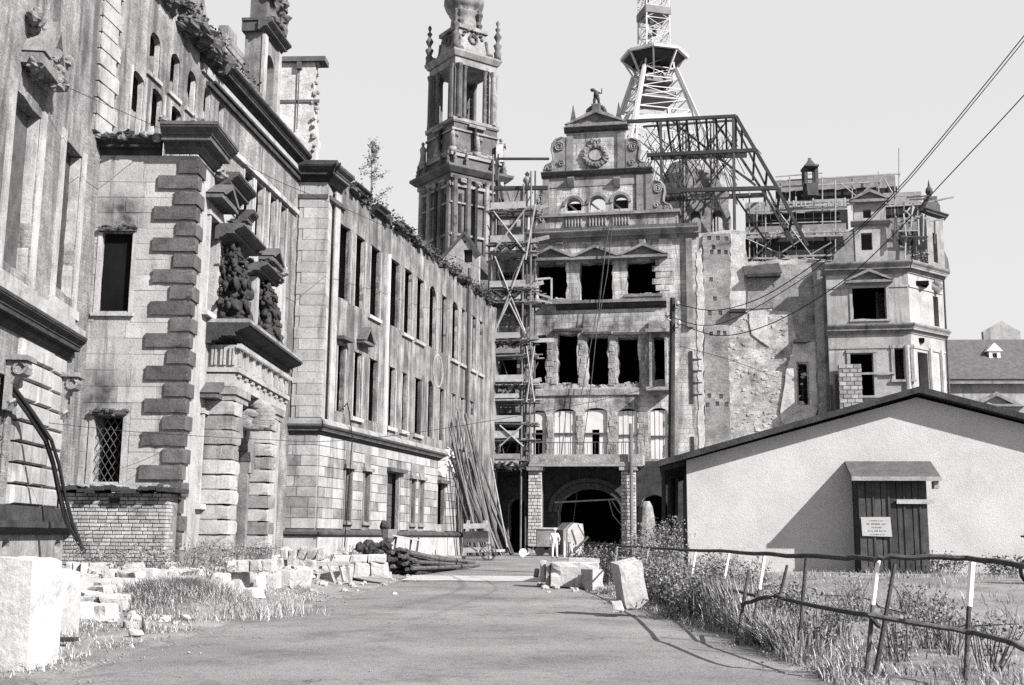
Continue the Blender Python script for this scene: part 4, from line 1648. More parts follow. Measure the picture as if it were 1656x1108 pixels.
m.tube([FG.p(bl[2] - 2.4, 4.1, 1.1), FG.p(bl[2] - 2.1, 3.0, 1.1), FG.p(bl[2] - 1.4, 2.2, 1.2), FG.p(bl[2] - 1.0, 2.0, 1.4)], .035, 5)
m.tube([FG.p(bl[2] - 2.2, 4.1, 1.15), FG.p(bl[2] - 1.8, 3.4, 1.15), FG.p(bl[2] - 1.1, 2.7, 1.25)], .035, 5)
m.build('slack_pipe', MAT['pole_pale'], gate)
# the old bay at the right of the third row, half torn away
m = MB(FG)
q = R(1050, 540, 1084, 620)
for k in range(4):
    u = q[0] + (q[2] - q[0]) * (k + .3) / 4
    if k in (0, 3): m.box(u - .1, u + .1, q[1] - .3, q[3] - .4 * (k % 2), .02, .5 + .1 * k, bev=.02)
m.box(q[0] - .2, q[2] + .3, q[3], q[3] + .25, -.02, .9)
m.box(q[0], q[2] + .1, q[3] + .3, q[3] + .9, -.02, .35)
m.box(q[0] - .2, q[2] + .1, q[1] - .6, q[1] - .35, -.02, .9)
m.build('torn_bay', MAT['gate_rough'], gate)
m = MB(FG)
u, v = FG.uv(1118, 610)
m.box(u - .12, u + .12, v - 1.9, v + 1.9, -.02, .05)
for k in range(4):
    m.box(u + .1, u + .75, v - 1.3 + k * .85, v - 1.22 + k * .85, -.02, .06)
m.box(u - .12, u + .12, 7.4, 8.6, -.02, .05)
m.build('slot_ladder', MAT['soot_shade_dark'], gate)
# ------------------------------------------------------------------ torn party wall right of the gatehouse
party = thing('ruined_wall', FG.p(19, 0, -1), 'high torn party wall of brick and rubble between the gatehouse and the white corner tower', 'ruin')


def poly(px_list, w, amp=.12, step=.6):
    return rough([FG.uv(x, y, w) for x, y in px_list][::-1], amp, step)


def hole_sq(px, py, w, s=.13):
    u, v = FG.uv(px, py, w)
    return rc(u - s, v - s * 1.3, u + s, v + s * 1.3)


wn_ = R(1291, 588, 1306, 655, -1)
def rough_line(pts, amp, step=.6):
    out = []
    for a_, b_ in zip(pts, pts[1:]):
        L = math.hypot(b_[0] - a_[0], b_[1] - a_[1])
        k = max(1, int(L / step))
        out += [(a_[0] + (b_[0] - a_[0]) * j / k + rnd.uniform(-amp, amp), a_[1] + (b_[1] - a_[1]) * j / k + rnd.uniform(-amp, amp)) for j in range(k)]
    return out + [pts[-1]]


m = MB(FG)
base = [FG.uv(x, y, -1.2) for x, y in ((1340, 423), (1270, 420), (1207, 424), (1205, 376), (1170, 372), (1136, 378))]
m.slab([[(GR - .2, 0), (base[0][0], 0)] + rough_line(base, .12) + [(GR - .2, base[-1][1])], rc(*wn_)], -2.2, -1.0)
m.build('wall', MAT['rubble_wall'], party)
m = MB(FG)
hol_ = [hole_sq(x, y, -.86) for x, y in ((1147, 385), (1161, 385), (1175, 386), (1154, 400), (1151, 408), (1163, 407), (1174, 408), (1150, 452), (1156, 483), (1148, 506), (1165, 506), (1150, 540), (1162, 538), (1172, 539), (1147, 640), (1166, 641), (1144, 655), (1160, 653), (1175, 654))]
m.slab([poly([(1137, 380), (1180, 377), (1182, 450), (1178, 560), (1182, 700), (1180, 890), (1139, 890), (1139, 600)], -.86, .06, .3)] + hol_, -1.05, -.86)
m.build('brick_face', MAT['brick_ruin'], party)
m = MB(FG)
m.slab([poly([(1181, 378), (1203, 379), (1204, 430), (1206, 500), (1180, 512)], -.9, .07, .3)], -1.03, -.9)
m.build('pale_strip', MAT['rubble_pale'], party)
m = MB(FG)
m.slab([poly([(1126, 408), (1134, 400), (1138, 470), (1136, 560), (1139, 700), (1137, 890), (1130, 890), (1129, 600)], .1, .07, .3)], -1.3, .04)
m.build('pale_strip', MAT['rubble_pale'], party)
m = MB(FG)
m.slab([poly([(1207, 428), (1334, 426), (1334, 560), (1290, 548), (1282, 505), (1240, 498), (1208, 500)], -.93, .09, .35)] + [hole_sq(x, y, -.93, .1) for x, y in ((1222, 462), (1236, 463), (1250, 462), (1212, 458))], -1.02, -.93)
m.build('brick_face', MAT['brick_ruin'], party)
m = MB(FG)
m.slab([poly([(1283, 555), (1322, 552), (1322, 700), (1284, 700), (1262, 680), (1270, 600)], -.86), rc(wn_[0] - .1, wn_[1], wn_[2] + .1, wn_[3] + .1)], -1.03, -.86)
m.build('pale_patch', MAT['rubble_pale'], party)
m = MB(FG)
m.slab([poly([(1212, 505), (1240, 503), (1244, 560), (1216, 540)], -.93)], -1.02, -.93)
m.build('pale_patch', MAT['rubble_pale'], party)
m = MB(FG)
m.slab([poly([(1200, 430), (1260, 425), (1265, 440), (1232, 450), (1205, 446)], -.68)], -.98, -.68)
m.build('old_roofline', MAT['stone_soot'], party)
m = MB(FG)
u, v = FG.uv(1330, 530)
m.tube([FG.p(u, 9, -.75), FG.p(u + .05, FG.uv(1330, 640)[1], -.75), FG.p(u, FG.uv(1330, 436)[1], -.75)], .5, 10)
m.build('brick_pier', MAT['brick_ruin'], party)
m = MB(FG)
m.box(wn_[0] + .25, wn_[0] + .38, wn_[1], wn_[3], -1.6, -1.5)
for k in range(4):
    m.box(wn_[0], wn_[2], wn_[1] + .5 + k * .65, wn_[1] + .58 + k * .65, -1.62, -1.52)
m.box(wn_[0] - .1, wn_[2] + .1, wn_[1] - .1, wn_[3] + .1, -2.5, -2.3)
m.build('window', MAT['soot_shade_dark'], party)
m = MB(FG)                                       # ledges, nicks and loose stones on the wall
for k in range(320):
    x, y = rnd.uniform(1142, 1325), rnd.uniform(500, 720)
    u, v = FG.uv(x, y, -1)
    s = rnd.uniform(.06, .26)
    m.lump(FG.p(u, v, -1.0), s, .022, s * .5, .5, 7, 5)
m.build('rubble_stones', MAT['rubble_wall'], party, kind='stuff')
for (x0, x1_, y) in ((1180, 1206, 503), (1283, 1305, 552), (1208, 1262, 446)):
    q = R(x0, y - 2, x1_, y + 3, -.8)
    part('ledge', 'soot_shade_dark', party, FG, lambda m: m.box(q[0], q[2], q[1], q[3], -1, -.35))

# ------------------------------------------------------------------ white corner tower
fc0 = FG.uv(1338, 520)[0]
FC = Frame(*FG.p(fc0, 0, .3).to_2d(), deg_right=11)
C = FC.rect
ct = thing('corner_tower', FC.p(3.3, 0, -3), 'pale rendered corner tower with a dormer gable and a large black window', 'tower')
UC = FC.uv(1474, 560)[0]
FC2 = Frame(*FC.p(UC, 0, 0).to_2d(), deg_right=-38)
VC2 = FC2.uv(1528, 560)[0]
TC = FC.uv(1400, 440)[1]
big = C(1379, 462, 1433, 516)
lw = [C(1376, 571, 1413, 640), C(1447, 563, 1475 - 2, 614)]
m = MB(FC)
m.slab([rc(0, 0, UC, TC), rough(rc(*big), .04, .5), rc(*lw[0]), rc(*lw[1])], -.7, 0)
m.build('wall', MAT['tower_white'], ct)
n2 = [FC2.uv(1484, 570)[0], FC2.uv(1500, 570)[0]]
w2 = (FC2.uv(1510, 500)[0], big[1] - .2, FC2.uv(1518, 500)[0], big[3] - .4)
m = MB(FC2)
m.slab([rc(.02, 0, VC2, TC), rc(n2[0], lw[0][1] - .5, n2[1], lw[0][3] + .1), rc(*w2)], -.7, -.01)
m.build('wall', MAT['tower_white'], ct)
m = MB(FC)
m.box(.2, UC + 1.5, .3, TC - .8, -5.5, -5.2)
m.box(.2, UC + 1.5, TC - .9, TC - .6, -5.3, -.72)
m.box(.2, UC + 1.0, lw[0][3] + .8, lw[0][3] + 1.1, -5.2, -.72)
m.box(.0, .25, .3, TC - .9, -5.3, -.72)
m.build('room', MAT['room_dark'], ct)
m = MB(FC2)
m.box(VC2 - .4, VC2 + .05, 0, TC - .05, -5.5, -.72)
m.box(.9, VC2, .3, TC - .9, -3.3, -3.1)
m.build('side_wall', MAT['render_worn'], ct)
m = MB(FC)
pediment(m, (big[0] + big[2]) / 2, 1.6, big[3] + .15, .75, .5, .18)
m.build('window_pediment', MAT['gate_trim'], ct)
part('window_sill', 'stone_light', ct, FC, lambda m: frame_box(m, big, .2, .07, .12))
for v_, d_, h_, mt_ in ((FC.uv(1400, 440)[1] - .15, .6, .8, 'gate_trim'), (FC.uv(1400, 541)[1], .45, .7, 'stone_mid')):
    for fr_, a_, b_, m0, m1 in ((FC, -.1, UC, 0, .34), (FC2, 0, VC2 + .3, .34, 0)):
        m = MB(fr_)
        cornice(m, a_, b_, v_, d_, h_, m0, m1)
        m.build('cornice', MAT[mt_], ct)
    for fr_, a_, b_ in ((FC, 0, UC), (FC2, .05, VC2)):
        part('frieze', 'stone_light', ct, fr_, lambda m: m.box(a_, b_, v_ - 1.0, v_ - .85, -.02, .06))
for q in lw:
    part('window_frame', 'stone_light', ct, FC, lambda m: surround(m, q, .22, .08))
part('window_bar', 'pole_pale', ct, FC, lambda m: m.box(lw[0][0], lw[0][2] + 1.4, lw[0][1] + 1.45, lw[0][1] + 1.6, .1, .2))
for px in (1468, 1505, 1523):
    fr_ = FC if px < 1474 else FC2
    u = fr_.uv(px, 600)[0]
    part('half_column', 'stone_light', ct, fr_, lambda m: m.tube([fr_.p(u, .5, .02), fr_.p(u, FC.uv(1400, 560)[1], .02)], .2, 8))
m = MB(FC2)
m.tube([FC2.p(VC2 + .1, 8, .05), FC2.p(VC2 + .15, TC + .2, .1)], .07, 6)
m.build('downpipe', MAT['pole_dark'], ct)
m = MB(FC2)
m.lump(FC2.p((w2[0] + w2[2]) / 2, w2[3] + .7, .05), .5, .3, .5, .3)
m.build('carved_hood', MAT['gate_trim'], ct)
# dormer gable of the tower
dq = C(1382, 328, 1434, 416)
dw = C(1393, 376, 1411, 404)
dw2 = C(1396, 338, 1409, 352)
m = MB(FC)
m.slab([rc(dq[0], TC + .6, dq[2], dq[3]), rc(*dw), rc(*dw2)], -.6, -.1)
dm = m.build('dormer_gable', MAT['stone_light'], ct)
m = MB(FC)
uc = (dq[0] + dq[2]) / 2
pediment(m, uc, 1.35, dq[3] + .02, .7, .4, .2, -.1)
m.build('pediment', MAT['gate_trim'], dm)
part('room', 'room_dark', dm, FC, lambda m: m.box(dq[0] + .2, dq[2] - .2, TC + .7, dq[3], -2.2, -2.0))
m = MB(FC)
cornice(m, dq[0] - .25, dq[2] + .25, C(1382, 360, 1434, 366)[1], .35, .4, base=-.1)
m.build('cornice', MAT['gate_trim'], dm)
for s_ in (-1, 1):
    m = MB(FC)
    e = dq[0] if s_ < 0 else dq[2]
    loop = [(e, TC + .6), (e + s_ * 1.6, TC + .6), (e + s_ * 1.4, TC + 1.6), (e + s_ * .7, TC + 2.0), (e + s_ * .8, TC + 2.8), (e, TC + 3.3)]
    m.slab([loop if s_ > 0 else loop[::-1]], -.55, -.15)
    m.build('volute', MAT['stone_mid'], dm)
# turret stub with its finial at the right corner
FC3 = FC2
uq = FC2.uv(1500, 360)[0], FC2.uv(1524, 360)[0]
m = MB(FC2)
m.slab([rc(uq[0], TC + .6, uq[1] + .2, TC + 4.6), rc((uq[0] + uq[1]) / 2 - .25, TC + 1.2, (uq[0] + uq[1]) / 2 + .3, TC + 3.4)], -.8, -.1)
tu = m.build('corner_dormer', MAT['stone_mid'], ct)
m = MB(FC2)
cornice(m, uq[0] - .3, uq[1] + .5, TC + 4.6, .4, .4, base=-.1)
m.slab([rough([(uq[0], TC + 5.0), (uq[1] + .2, TC + 5.0), (uq[1] + .1, TC + 5.7), (uq[1] - .3, TC + 6.3), (uq[0] + .7, TC + 6.1), (uq[0] + .3, TC + 5.5)], .12, .3)], -.6, -.15)
m.build('cornice', MAT['stone_soot'], tu)
m = MB()
m.lathe(FC2.p((uq[0] + uq[1]) / 2 + .1, TC + 6.0, -.4), [(.2, 0), (.16, .3), (.28, .6), (.24, .8), (.1, 1.0), (.02, 1.5)], 8)
m.build('finial', MAT['stone_soot'], tu)
m = MB(FC2)
m.slab([[(uq[1] + .15, TC + .65), (uq[1] + 1.0, TC + .65), (uq[1] + .8, TC + 1.8), (uq[1] + .3, TC + 2.4), (uq[1] + .15, TC + 4.2)]], -.7, -.2)
m.build('volute', MAT['stone_soot'], tu)
for k in range(16):                              # poles and boards still lashed round the dormers
    x, y = rnd.uniform(1436, 1520), rnd.uniform(318, 400)
    u, v = FC.uv(x, y, .35)
    u2, v2 = FC.uv(x + rnd.uniform(-6, 6) if k % 2 else x + rnd.uniform(20, 45), y + (rnd.uniform(30, 55) if k % 2 else rnd.uniform(-6, 6)), .35)
    part('lashed_pole', 'pole_pale' if k % 3 else 'pole_dark', ct, FC, lambda m: m.bar(FC.p(u, v, .3 - .1 * (k % 3)), FC.p(u2, v2, .3 - .1 * (k % 3)), .09))
m = MB(FC)
weeds(m, FC, dq[2] + .5, UC + 1.5, lambda u: TC + .9, 120, .5, -2, -.3)
m.build('roof_weeds', MAT['leaf_mid'], ct, kind='stuff')
# stub of brickwork in front of the tower, with old steel posts
q = R(1357, 589, 1394, 660, 1.2)
st = MB(FG)
st.box(q[0], q[2], 0, q[3], .5, 1.2)
sto = st.build('brick_stub', MAT['mortar'], None, 'square stub of pale brickwork in front of the white corner tower', 'wall')
m = MB(FG)
nb = 0
for r_ in range(16):
    v = q[3] - .3 - r_ * .3
    for k in range(3):
        wd = (q[2] - q[0]) / 3
        a_ = q[0] + k * wd + (.25 if r_ % 2 else 0)
        place_unit(unit_stone(MAT['brick_pale'], .04), 'brick', FG, a_ + .015, min(q[2] + .02, a_ + wd - .015), v + .015, v + .285, 1.1, 1.23, sto)
for px, y0 in ((1345, 622), (1353, 606)):
    u, v = FG.uv(px, y0, 1.0)
    m = MB(FG)
    m.box(u - .09, u + .09, .3, v, .6, .8)
    m.build('steel_post', MAT['steel_dark'], None, 'rusty steel post beside the brick stub, ' + ('shorter of two' if px == 1345 else 'taller of two'), 'post', 'steel posts by the brick stub')

# ------------------------------------------------------------------ house far right
FH = Frame(FG.p(30, 0, -14).x, FG.p(30, 0, -14).y, deg_right=4)
H = FH.uv
hs = thing('house', FH.p(8, 0, -3), 'low pale house with a long tiled roof and one small dormer at the right edge', 'house')
ua, ub = H(1480, 620)[0], H(1800, 620)[0]
ve, vr = H(1600, 616)[1], H(1600, 538)[1]
m = MB(FH)
m.box(ua, ub, 0, ve, -7, 0)
m.build('wall', MAT['tower_white'], hs)
m = MB(FH)
rise = vr - ve
RUN = 4.0
m.prism([(.5, ve - .1), (.5, ve + .05), (-RUN, vr), (-RUN * 2 - .5, ve), (-RUN * 2 - .5, ve - .15)], ua, ub)
rf = m.build('roof', MAT['roof_tile'], hs)
m = MB(FH)
m.box(ua, ub, ve - .3, ve - .12, -.02, .55)
m.build('gutter', MAT['stone_mid'], hs)
m = MB(FH)                                       # tile rows
for k in range(26):
    t = k / 26
    w = .5 - (RUN + .5) * t
    v = ve + .06 + (rise - .06) * t
    m.prism([(w + .06, v + .0), (w + .06, v + .05), (w - .2, v + .22 * rise / RUN + .05), (w - .2, v + .2 * rise / RUN)], ua, ub)
m.build('tile_rows', MAT['roof_tile'], rf, kind='stuff')
u0, v0, u1, v1 = FH.rect(1600, 568, 1618, 588, -1.8)
m = MB(FH)
m.slab([rc(u0, v0 - .3, u1, v1), rc(u0 + .25, v0 + .05, u1 - .25, v1 - .15)], -3.0, -1.8)
m.slab([[(u0 - .2, v1), (u1 + .2, v1), ((u0 + u1) / 2, v1 + .7)]], -3.6, -1.7)
do = m.build('dormer', MAT['paint_white'], hs)
m = MB(FH)
m.box(u0 + .2, u1 - .2, v0, v1 - .1, -2.4, -2.2)
m.box((u0 + u1) / 2 - .05, (u0 + u1) / 2 + .05, v0 + .1, v1 - .2, -2.2, -1.9)
m.box(u0 + .28, u1 - .28, (v0 + v1) / 2 - .05, (v0 + v1) / 2 + .05, -2.2, -1.92)
m.build('pane', MAT['glass_dark'], do)
m = MB(FH)
pu, pv = H(1610, 650)
m.slab([[(pu - 2.2, pv - .4), (pu + 2.2, pv - .4), (pu, pv + .8)], [(pu - 1.3, pv - .2), (pu + 1.3, pv - .2), (pu, pv + .45)]], -.02, .35)
m.build('window_pediment', MAT['gate_trim'], hs)
ga, gb_, gc = H(1590, 536, -6), H(1650, 536, -6), H(1619, 519, -6)
m = MB(FH)
m.slab([[(ga[0], vr - 1.2), (gb_[0], vr - 1.2), (gb_[0], gb_[1]), gc, ga]], -6.5, -6.0)
m.build('rear_gable', MAT['stone_light'], hs)

# ------------------------------------------------------------------ church tower behind
D_ = 138.0
tc = at(744, 400, D_)
FK = Frame(tc.x, tc.y, deg_right=0)
PXM = D_ / 1800.0
zt = lambda y: at(748, y, D_).z
ch = thing('church_tower', (tc.x, tc.y, 0), 'dark baroque church tower with an open belfry and four urns, behind the palace roofs', 'church tower')
A = math.radians(35)
ca, sa = math.cos(A), math.sin(A)
RX = Vector((ca, sa, 0))                         # along the sunlit face, to the right and back
LX = Vector((-sa, ca, 0))                        # along the shaded face, to the left and back


def sq(c, half, z0, z1, m, half2=None):
    """square storey turned to the tower's own axes"""
    half2 = half2 or half
    pts = []
    for h, z in ((half, z0), (half2, z1)):
        for a_, b_ in ((-1, -1), (1, -1), (1, 1), (-1, 1)):
            p_ = c + RX * (a_ * h) + LX * (b_ * h)
            pts.append(Vector((p_.x, p_.y, z + rnd.uniform(0, .002))))
    m.add(pts, [(3, 2, 1, 0), (4, 5, 6, 7), (0, 1, 5, 4), (1, 2, 6, 5), (2, 3, 7, 6), (3, 0, 4, 7)])


tcx = Vector((tc.x, tc.y, 0))


def tpart(name, mt, fn, parent=None):
    m = MB()
    fn(m)
    return m.build(name, MAT[mt], parent or ch)


def corners(h):
    return [tcx + RX * (a_ * h) + LX * (b_ * h) for a_, b_ in ((-1, -1), (1, -1), (1, 1), (-1, 1))]


def dirs():
    return ((RX, -LX), (LX, -RX), (-RX, LX), (-LX, RX))


tpart('lower_shaft', 'cath_dark', lambda m: sq(tcx, 3.6, 0, zt(300), m))
for k, (e, nn) in enumerate(dirs()):             # columns, niches and windows on each face of the lower storey
    for s_ in (-.92, -.38, .38, .92):
        c_ = tcx + nn * 3.75 + e * (s_ * 3.55)
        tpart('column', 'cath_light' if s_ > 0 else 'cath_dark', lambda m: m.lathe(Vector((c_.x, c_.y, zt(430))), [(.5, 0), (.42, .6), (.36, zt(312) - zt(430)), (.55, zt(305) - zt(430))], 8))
    for s_ in (-.65, .65):
        c_ = tcx + nn * 3.62 + e * (s_ * 3.55)
        tpart('slit_window', 'soot_shade_dark', lambda m: m.bar(Vector((c_.x, c_.y, zt(392))), Vector((c_.x, c_.y, zt(330))), .5, .3))
    c_ = tcx + nn * 3.62
    tpart('niche', 'soot_shade_dark', lambda m: m.bar(Vector((c_.x, c_.y, zt(410))), Vector((c_.x, c_.y, zt(318))), 1.7, .3))
tpart('main_cornice', 'cath_dark', lambda m: (sq(tcx, 4.0, zt(308), zt(300), m), sq(tcx, 4.2, zt(300) + .01, zt(293), m, 4.75), sq(tcx, 4.75, zt(293) + .01, zt(289), m)))
tpart('middle_shaft', 'cath_dark', lambda m: (sq(tcx, 3.2, zt(290), zt(212), m), sq(tcx, 3.8, zt(289) + .02, zt(272), m)))
tpart('middle_cornice', 'cath_light', lambda m: (sq(tcx, 4.05, zt(273), zt(268), m), sq(tcx, 3.4, zt(214), zt(209), m)))
for k, (e, nn) in enumerate(dirs()):
    c_ = tcx + nn * 3.22
    tpart('louvred_window', 'soot_shade_dark', lambda m: m.bar(Vector((c_.x, c_.y, zt(252))), Vector((c_.x, c_.y, zt(222))), 1.6, .2))
    tpart('window_hood', 'cath_light', lambda m: m.bar(c_ + nn * .15 - e * 1.2 + Vector((0, 0, zt(219))), c_ + nn * .15 + e * 1.2 + Vector((0, 0, zt(219))), .5, .35))
for s_ in [(a_ * 3.55, b_ * 3.55) for a_, b_ in ((-1, -1), (1, -1), (-1, 1), (1, 1), (0, -1), (-1, 0))]:
    c_ = tcx + RX * s_[0] + LX * s_[1]
    m = MB()
    m.smooth = True
    b0 = zt(268)
    m.lathe(Vector((c_.x, c_.y, b0)), [(.5, 0), (.5, .7)], 8)
    m.tube([Vector((c_.x, c_.y, b0 + .6)), Vector((c_.x + .05, c_.y, b0 + 1.6)), Vector((c_.x, c_.y, b0 + 2.4)), Vector((c_.x, c_.y, b0 + 2.8))], [.42, .36, .42, .15], 8)
    m.lump(Vector((c_.x, c_.y, b0 + 3.05)), .22, .22, .27, .1)
    m.tube([Vector((c_.x + .3, c_.y, b0 + 2.4)), Vector((c_.x + .6, c_.y - .2, b0 + 1.9)), Vector((c_.x + .5, c_.y - .4, b0 + 2.5))], .1, 5)
    m.build('statue', MAT['cath_light'], ch)
# open belfry
zb0, zb1 = zt(209), zt(123)
hb = 3.0
for k, c_ in enumerate(corners(hb - .45)):
    m = MB()
    q4 = [c_ + RX * (a_ * .55) + LX * (b_ * .55) for a_, b_ in ((-1, -1), (1, -1), (1, 1), (-1, 1))]
    m.add([Vector((p.x, p.y, z)) for z in (zb0, zb1) for p in q4], [(3, 2, 1, 0), (4, 5, 6, 7), (0, 1, 5, 4), (1, 2, 6, 5), (2, 3, 7, 6), (3, 0, 4, 7)])
    d1, d2 = RX, LX
    for (o1, o2, r_) in ((0, 0, .62),):
        pts = c_
    sqc = lambda m, c, h: m.bar(Vector((c.x, c.y, zb0)), Vector((c.x, c.y, zb1)), h, h)
    for (e, nn) in dirs():
        if (c_ - tcx).dot(nn) > 0:
            m.lathe(c_ + nn * .65 + Vector((0, 0, zb0)), [(.42, 0), (.36, .5), (.32, zb1 - zb0 - .8), (.48, zb1 - zb0 - .1)], 8)
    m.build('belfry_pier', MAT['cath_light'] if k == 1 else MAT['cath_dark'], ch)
    for j in range(6):
        zz = zb0 + (j + 1) * (zb1 - zb0) / 7
        tpart('stone_band', 'stone_light', lambda m: m.bar(Vector((c_.x, c_.y, zz)), Vector((c_.x, c_.y, zz + .12)), 1.12, 1.12))
for (e, nn) in dirs():
    for s_ in (-1, 1):
        c_ = tcx + nn * (hb - .55) + e * (s_ * 1.5)
        tpart('belfry_pier', 'cath_dark', lambda m: (m.lathe(c_ + nn * .35 + Vector((0, 0, zb0)), [(.34, 0), (.27, .4), (.24, zb1 - zb0 - .7), (.38, zb1 - zb0 - .1)], 8)))
tpart('belfry_floor', 'cath_dark', lambda m: sq(tcx, hb + .35, zb0 - .6, zb0 + .02, m))
tpart('belfry_entablature', 'cath_light', lambda m: (sq(tcx, hb + .1, zb1 + .01, zt(112), m), sq(tcx, hb + .3, zt(112) + .01, zt(105), m, hb + .6), sq(tcx, hb + .6, zt(105) + .01, zt(102), m)))
tpart('attic', 'cath_light', lambda m: (sq(tcx, 2.5, zt(102), zt(60), m, 2.0), sq(tcx, 2.3, zt(60) + .01, zt(54), m)))
for (e, nn) in dirs():
    c_ = tcx + nn * 2.35 + Vector((0, 0, zt(74)))
    m = MB()
    for k in range(14):
        t = k * math.pi / 7
        m.lump(c_ + e * (.55 * math.cos(t)) + Vector((0, 0, .6 * math.sin(t))), .17, .17, .17, .3, 6, 4)
    for k in range(7):
        t = k / 6 * math.pi
        m.lump(c_ - nn * .2 + e * (1.4 * math.cos(t)) + Vector((0, 0, .3 + .9 * math.sin(t))), .3, .3, .2, .3, 6, 4)
    m.build('oval_window', MAT['cath_dark'], ch)
    for s_ in (-1, 1):
        q0 = tcx + nn * 2.2 + e * s_ * 2.0 + Vector((0, 0, zt(86)))
        tpart('scroll', 'cath_dark', lambda m: m.tube([q0 + e * s_ * 1.1 + Vector((0, 0, -1.0)), q0 + e * s_ * .5 + Vector((0, 0, -.9)), q0 + e * s_ * .1, q0 + Vector((0, 0, 1.2))], [.35, .3, .25, .2], 7))
for c_ in corners(hb + .15):
    m = MB()
    m.smooth = True
    z0 = zt(102)
    m.lathe(Vector((c_.x, c_.y, z0)), [(.5, 0), (.42, .6), (.5, 1.0), (.3, 1.3), (.55, 2.0), (.28, 2.2), (.18, 2.5), (.5, 3.1), (.45, 3.3), (.14, 3.8), (.36, 4.2), (.1, 4.5), (.26, 5.0), (.1, 5.35)], 10)
    m.build('urn', MAT['cath_dark'], ch)
m = MB()
m.smooth = True
k0 = zt(54)
m.lathe(Vector((tc.x, tc.y, k0)), [(1.9, 0), (1.75, .6), (1.6, 2.0), (1.95, 2.3), (1.9, 2.5), (1.6, 2.6), (2.3, 2.9), (2.6, 3.7), (2.55, 4.9), (2.0, 6.3), (1.2, 7.3), (.8, 9.5), (.2, 12)], 16)
m.build('onion_dome', MAT['cath_light'], ch)
for s_ in (-1, 1):
    tpart('dome_urn', 'cath_dark', lambda m: m.lathe(tcx + RX * -1.4 * s_ - LX * 1.4 + Vector((0, 0, k0 + .3)), [(.3, 0), (.5, .5), (.25, 1.0), (.55, 1.9), (.4, 2.3), (.1, 3)], 8))

for (s0_, z0_, z1_) in ((.96, 400, 300), (.93, 268, 240)):
    c_ = tcx - LX * 3.6 + RX * (3.6 * s0_)
    tpart('pale_repair', 'rubble_pale', lambda m: m.bar(Vector((c_.x, c_.y, zt(z0_))), Vector((c_.x, c_.y, zt(z1_))), 1.2, .9))

for k in range(4):                               # pinnacles on the main cornice, extra mouldings and keystones
    for t in (-.85, -.45, .45, .85):
        e, nn = dirs()[k]
        c_ = tcx + nn * 4.2 + e * (t * 4.2) + Vector((0, 0, zt(289)))
        tpart('pinnacle', 'cath_dark', lambda m: m.lathe(c_, [(.3, 0), (.3, .5), (.18, .6), (.26, .9), (.08, 1.3), (.14, 1.5), (.03, 1.9)], 7))
    e, nn = dirs()[k]
    for z_, h_ in ((zt(318), .35), (zt(345), .22), (zt(395), .3), (zt(262), .25), (zt(228), .2)):
        o_ = 3.75 if z_ < zt(300) else 3.3
        tpart('moulding', 'cath_light', lambda m: m.bar(tcx + nn * o_ - e * o_ + Vector((0, 0, z_)), tcx + nn * o_ + e * o_ + Vector((0, 0, z_)), h_, h_))
    for t in (-.62, 0, .62):
        c_ = tcx + nn * 3.9 + e * (t * 3.6)
        tpart('capital', 'cath_light', lambda m: m.lump(c_ + Vector((0, 0, zt(311))), .5, .5, .35, .5))
        tpart('garland', 'cath_light', lambda m: m.tube([tcx + nn * 3.3 + e * (t * 3.2 - .5) + Vector((0, 0, zt(258))), tcx + nn * 3.4 + e * (t * 3.2) + Vector((0, 0, zt(262))), tcx + nn * 3.3 + e * (t * 3.2 + .5) + Vector((0, 0, zt(258)))], .14, 6))

# pale gable of a small house under the church tower
gpt = at(750, 400, 100)
FS = Frame(gpt.x, gpt.y, deg_right=11)
S = FS.uv
m = MB(FS)
a0, a1, a2 = S(722, 410), S(775, 412), S(752, 378)
m.slab([[(a0[0] - .6, 10), (a1[0], 10), (a1[0], a1[1]), a2, (a0[0] - .6, a0[1] - .8)], rc(S(750, 405)[0], S(750, 425)[1], S(764, 405)[0], S(750, 404)[1]), [(a2[0] + .12 * math.cos(t), a2[1] - .75 + .14 * math.sin(t)) for t in (0, 1, 2, 3, 4, 5)]], -.5, 0)
hg = m.build('house_gable', MAT['stone_light'], None, 'small pale gable with a dark attic window under the church tower', 'gable')
m = MB(FS)
m.bar(FS.p(a0[0] - .7, a0[1] - .75, .05), FS.p(a2[0], a2[1] + .1, .05), .25)
m.bar(FS.p(a1[0] + .1, a1[1] - .05, .05), FS.p(a2[0], a2[1] + .1, .05), .25)
m.slab([[(a0[0] - .6, a0[1] - 1.0), (a1[0] - .05, a1[1] - 1.0), (a1[0] - .05, a1[1] - .1), (a2[0], a2[1] - .1)]], -6, -.55)
m.build('roof', MAT['stone_soot'], hg)

# ------------------------------------------------------------------ white steel lattice tower
DT = 112.0
t0 = at(1059, 180, DT)
tz = lambda y: at(1059, y, DT).z
mpx = DT / 1790.0
lt = thing('lattice_tower', (t0.x, t0.y, 0), 'white steel lattice tower with an eight-sided platform, rising behind the gable', 'tower')
TR = Matrix.Rotation(math.radians(14), 3, 'Z')


def ring(z, r, n=4, off=45):
    return [Vector((t0.x, t0.y, z)) + Matrix.Rotation(math.radians(14), 3, 'Z') @ Vector((r * math.cos(math.radians(off + 360 * k / n)), r * math.sin(math.radians(off + 360 * k / n)), 0)) for k in range(n)]


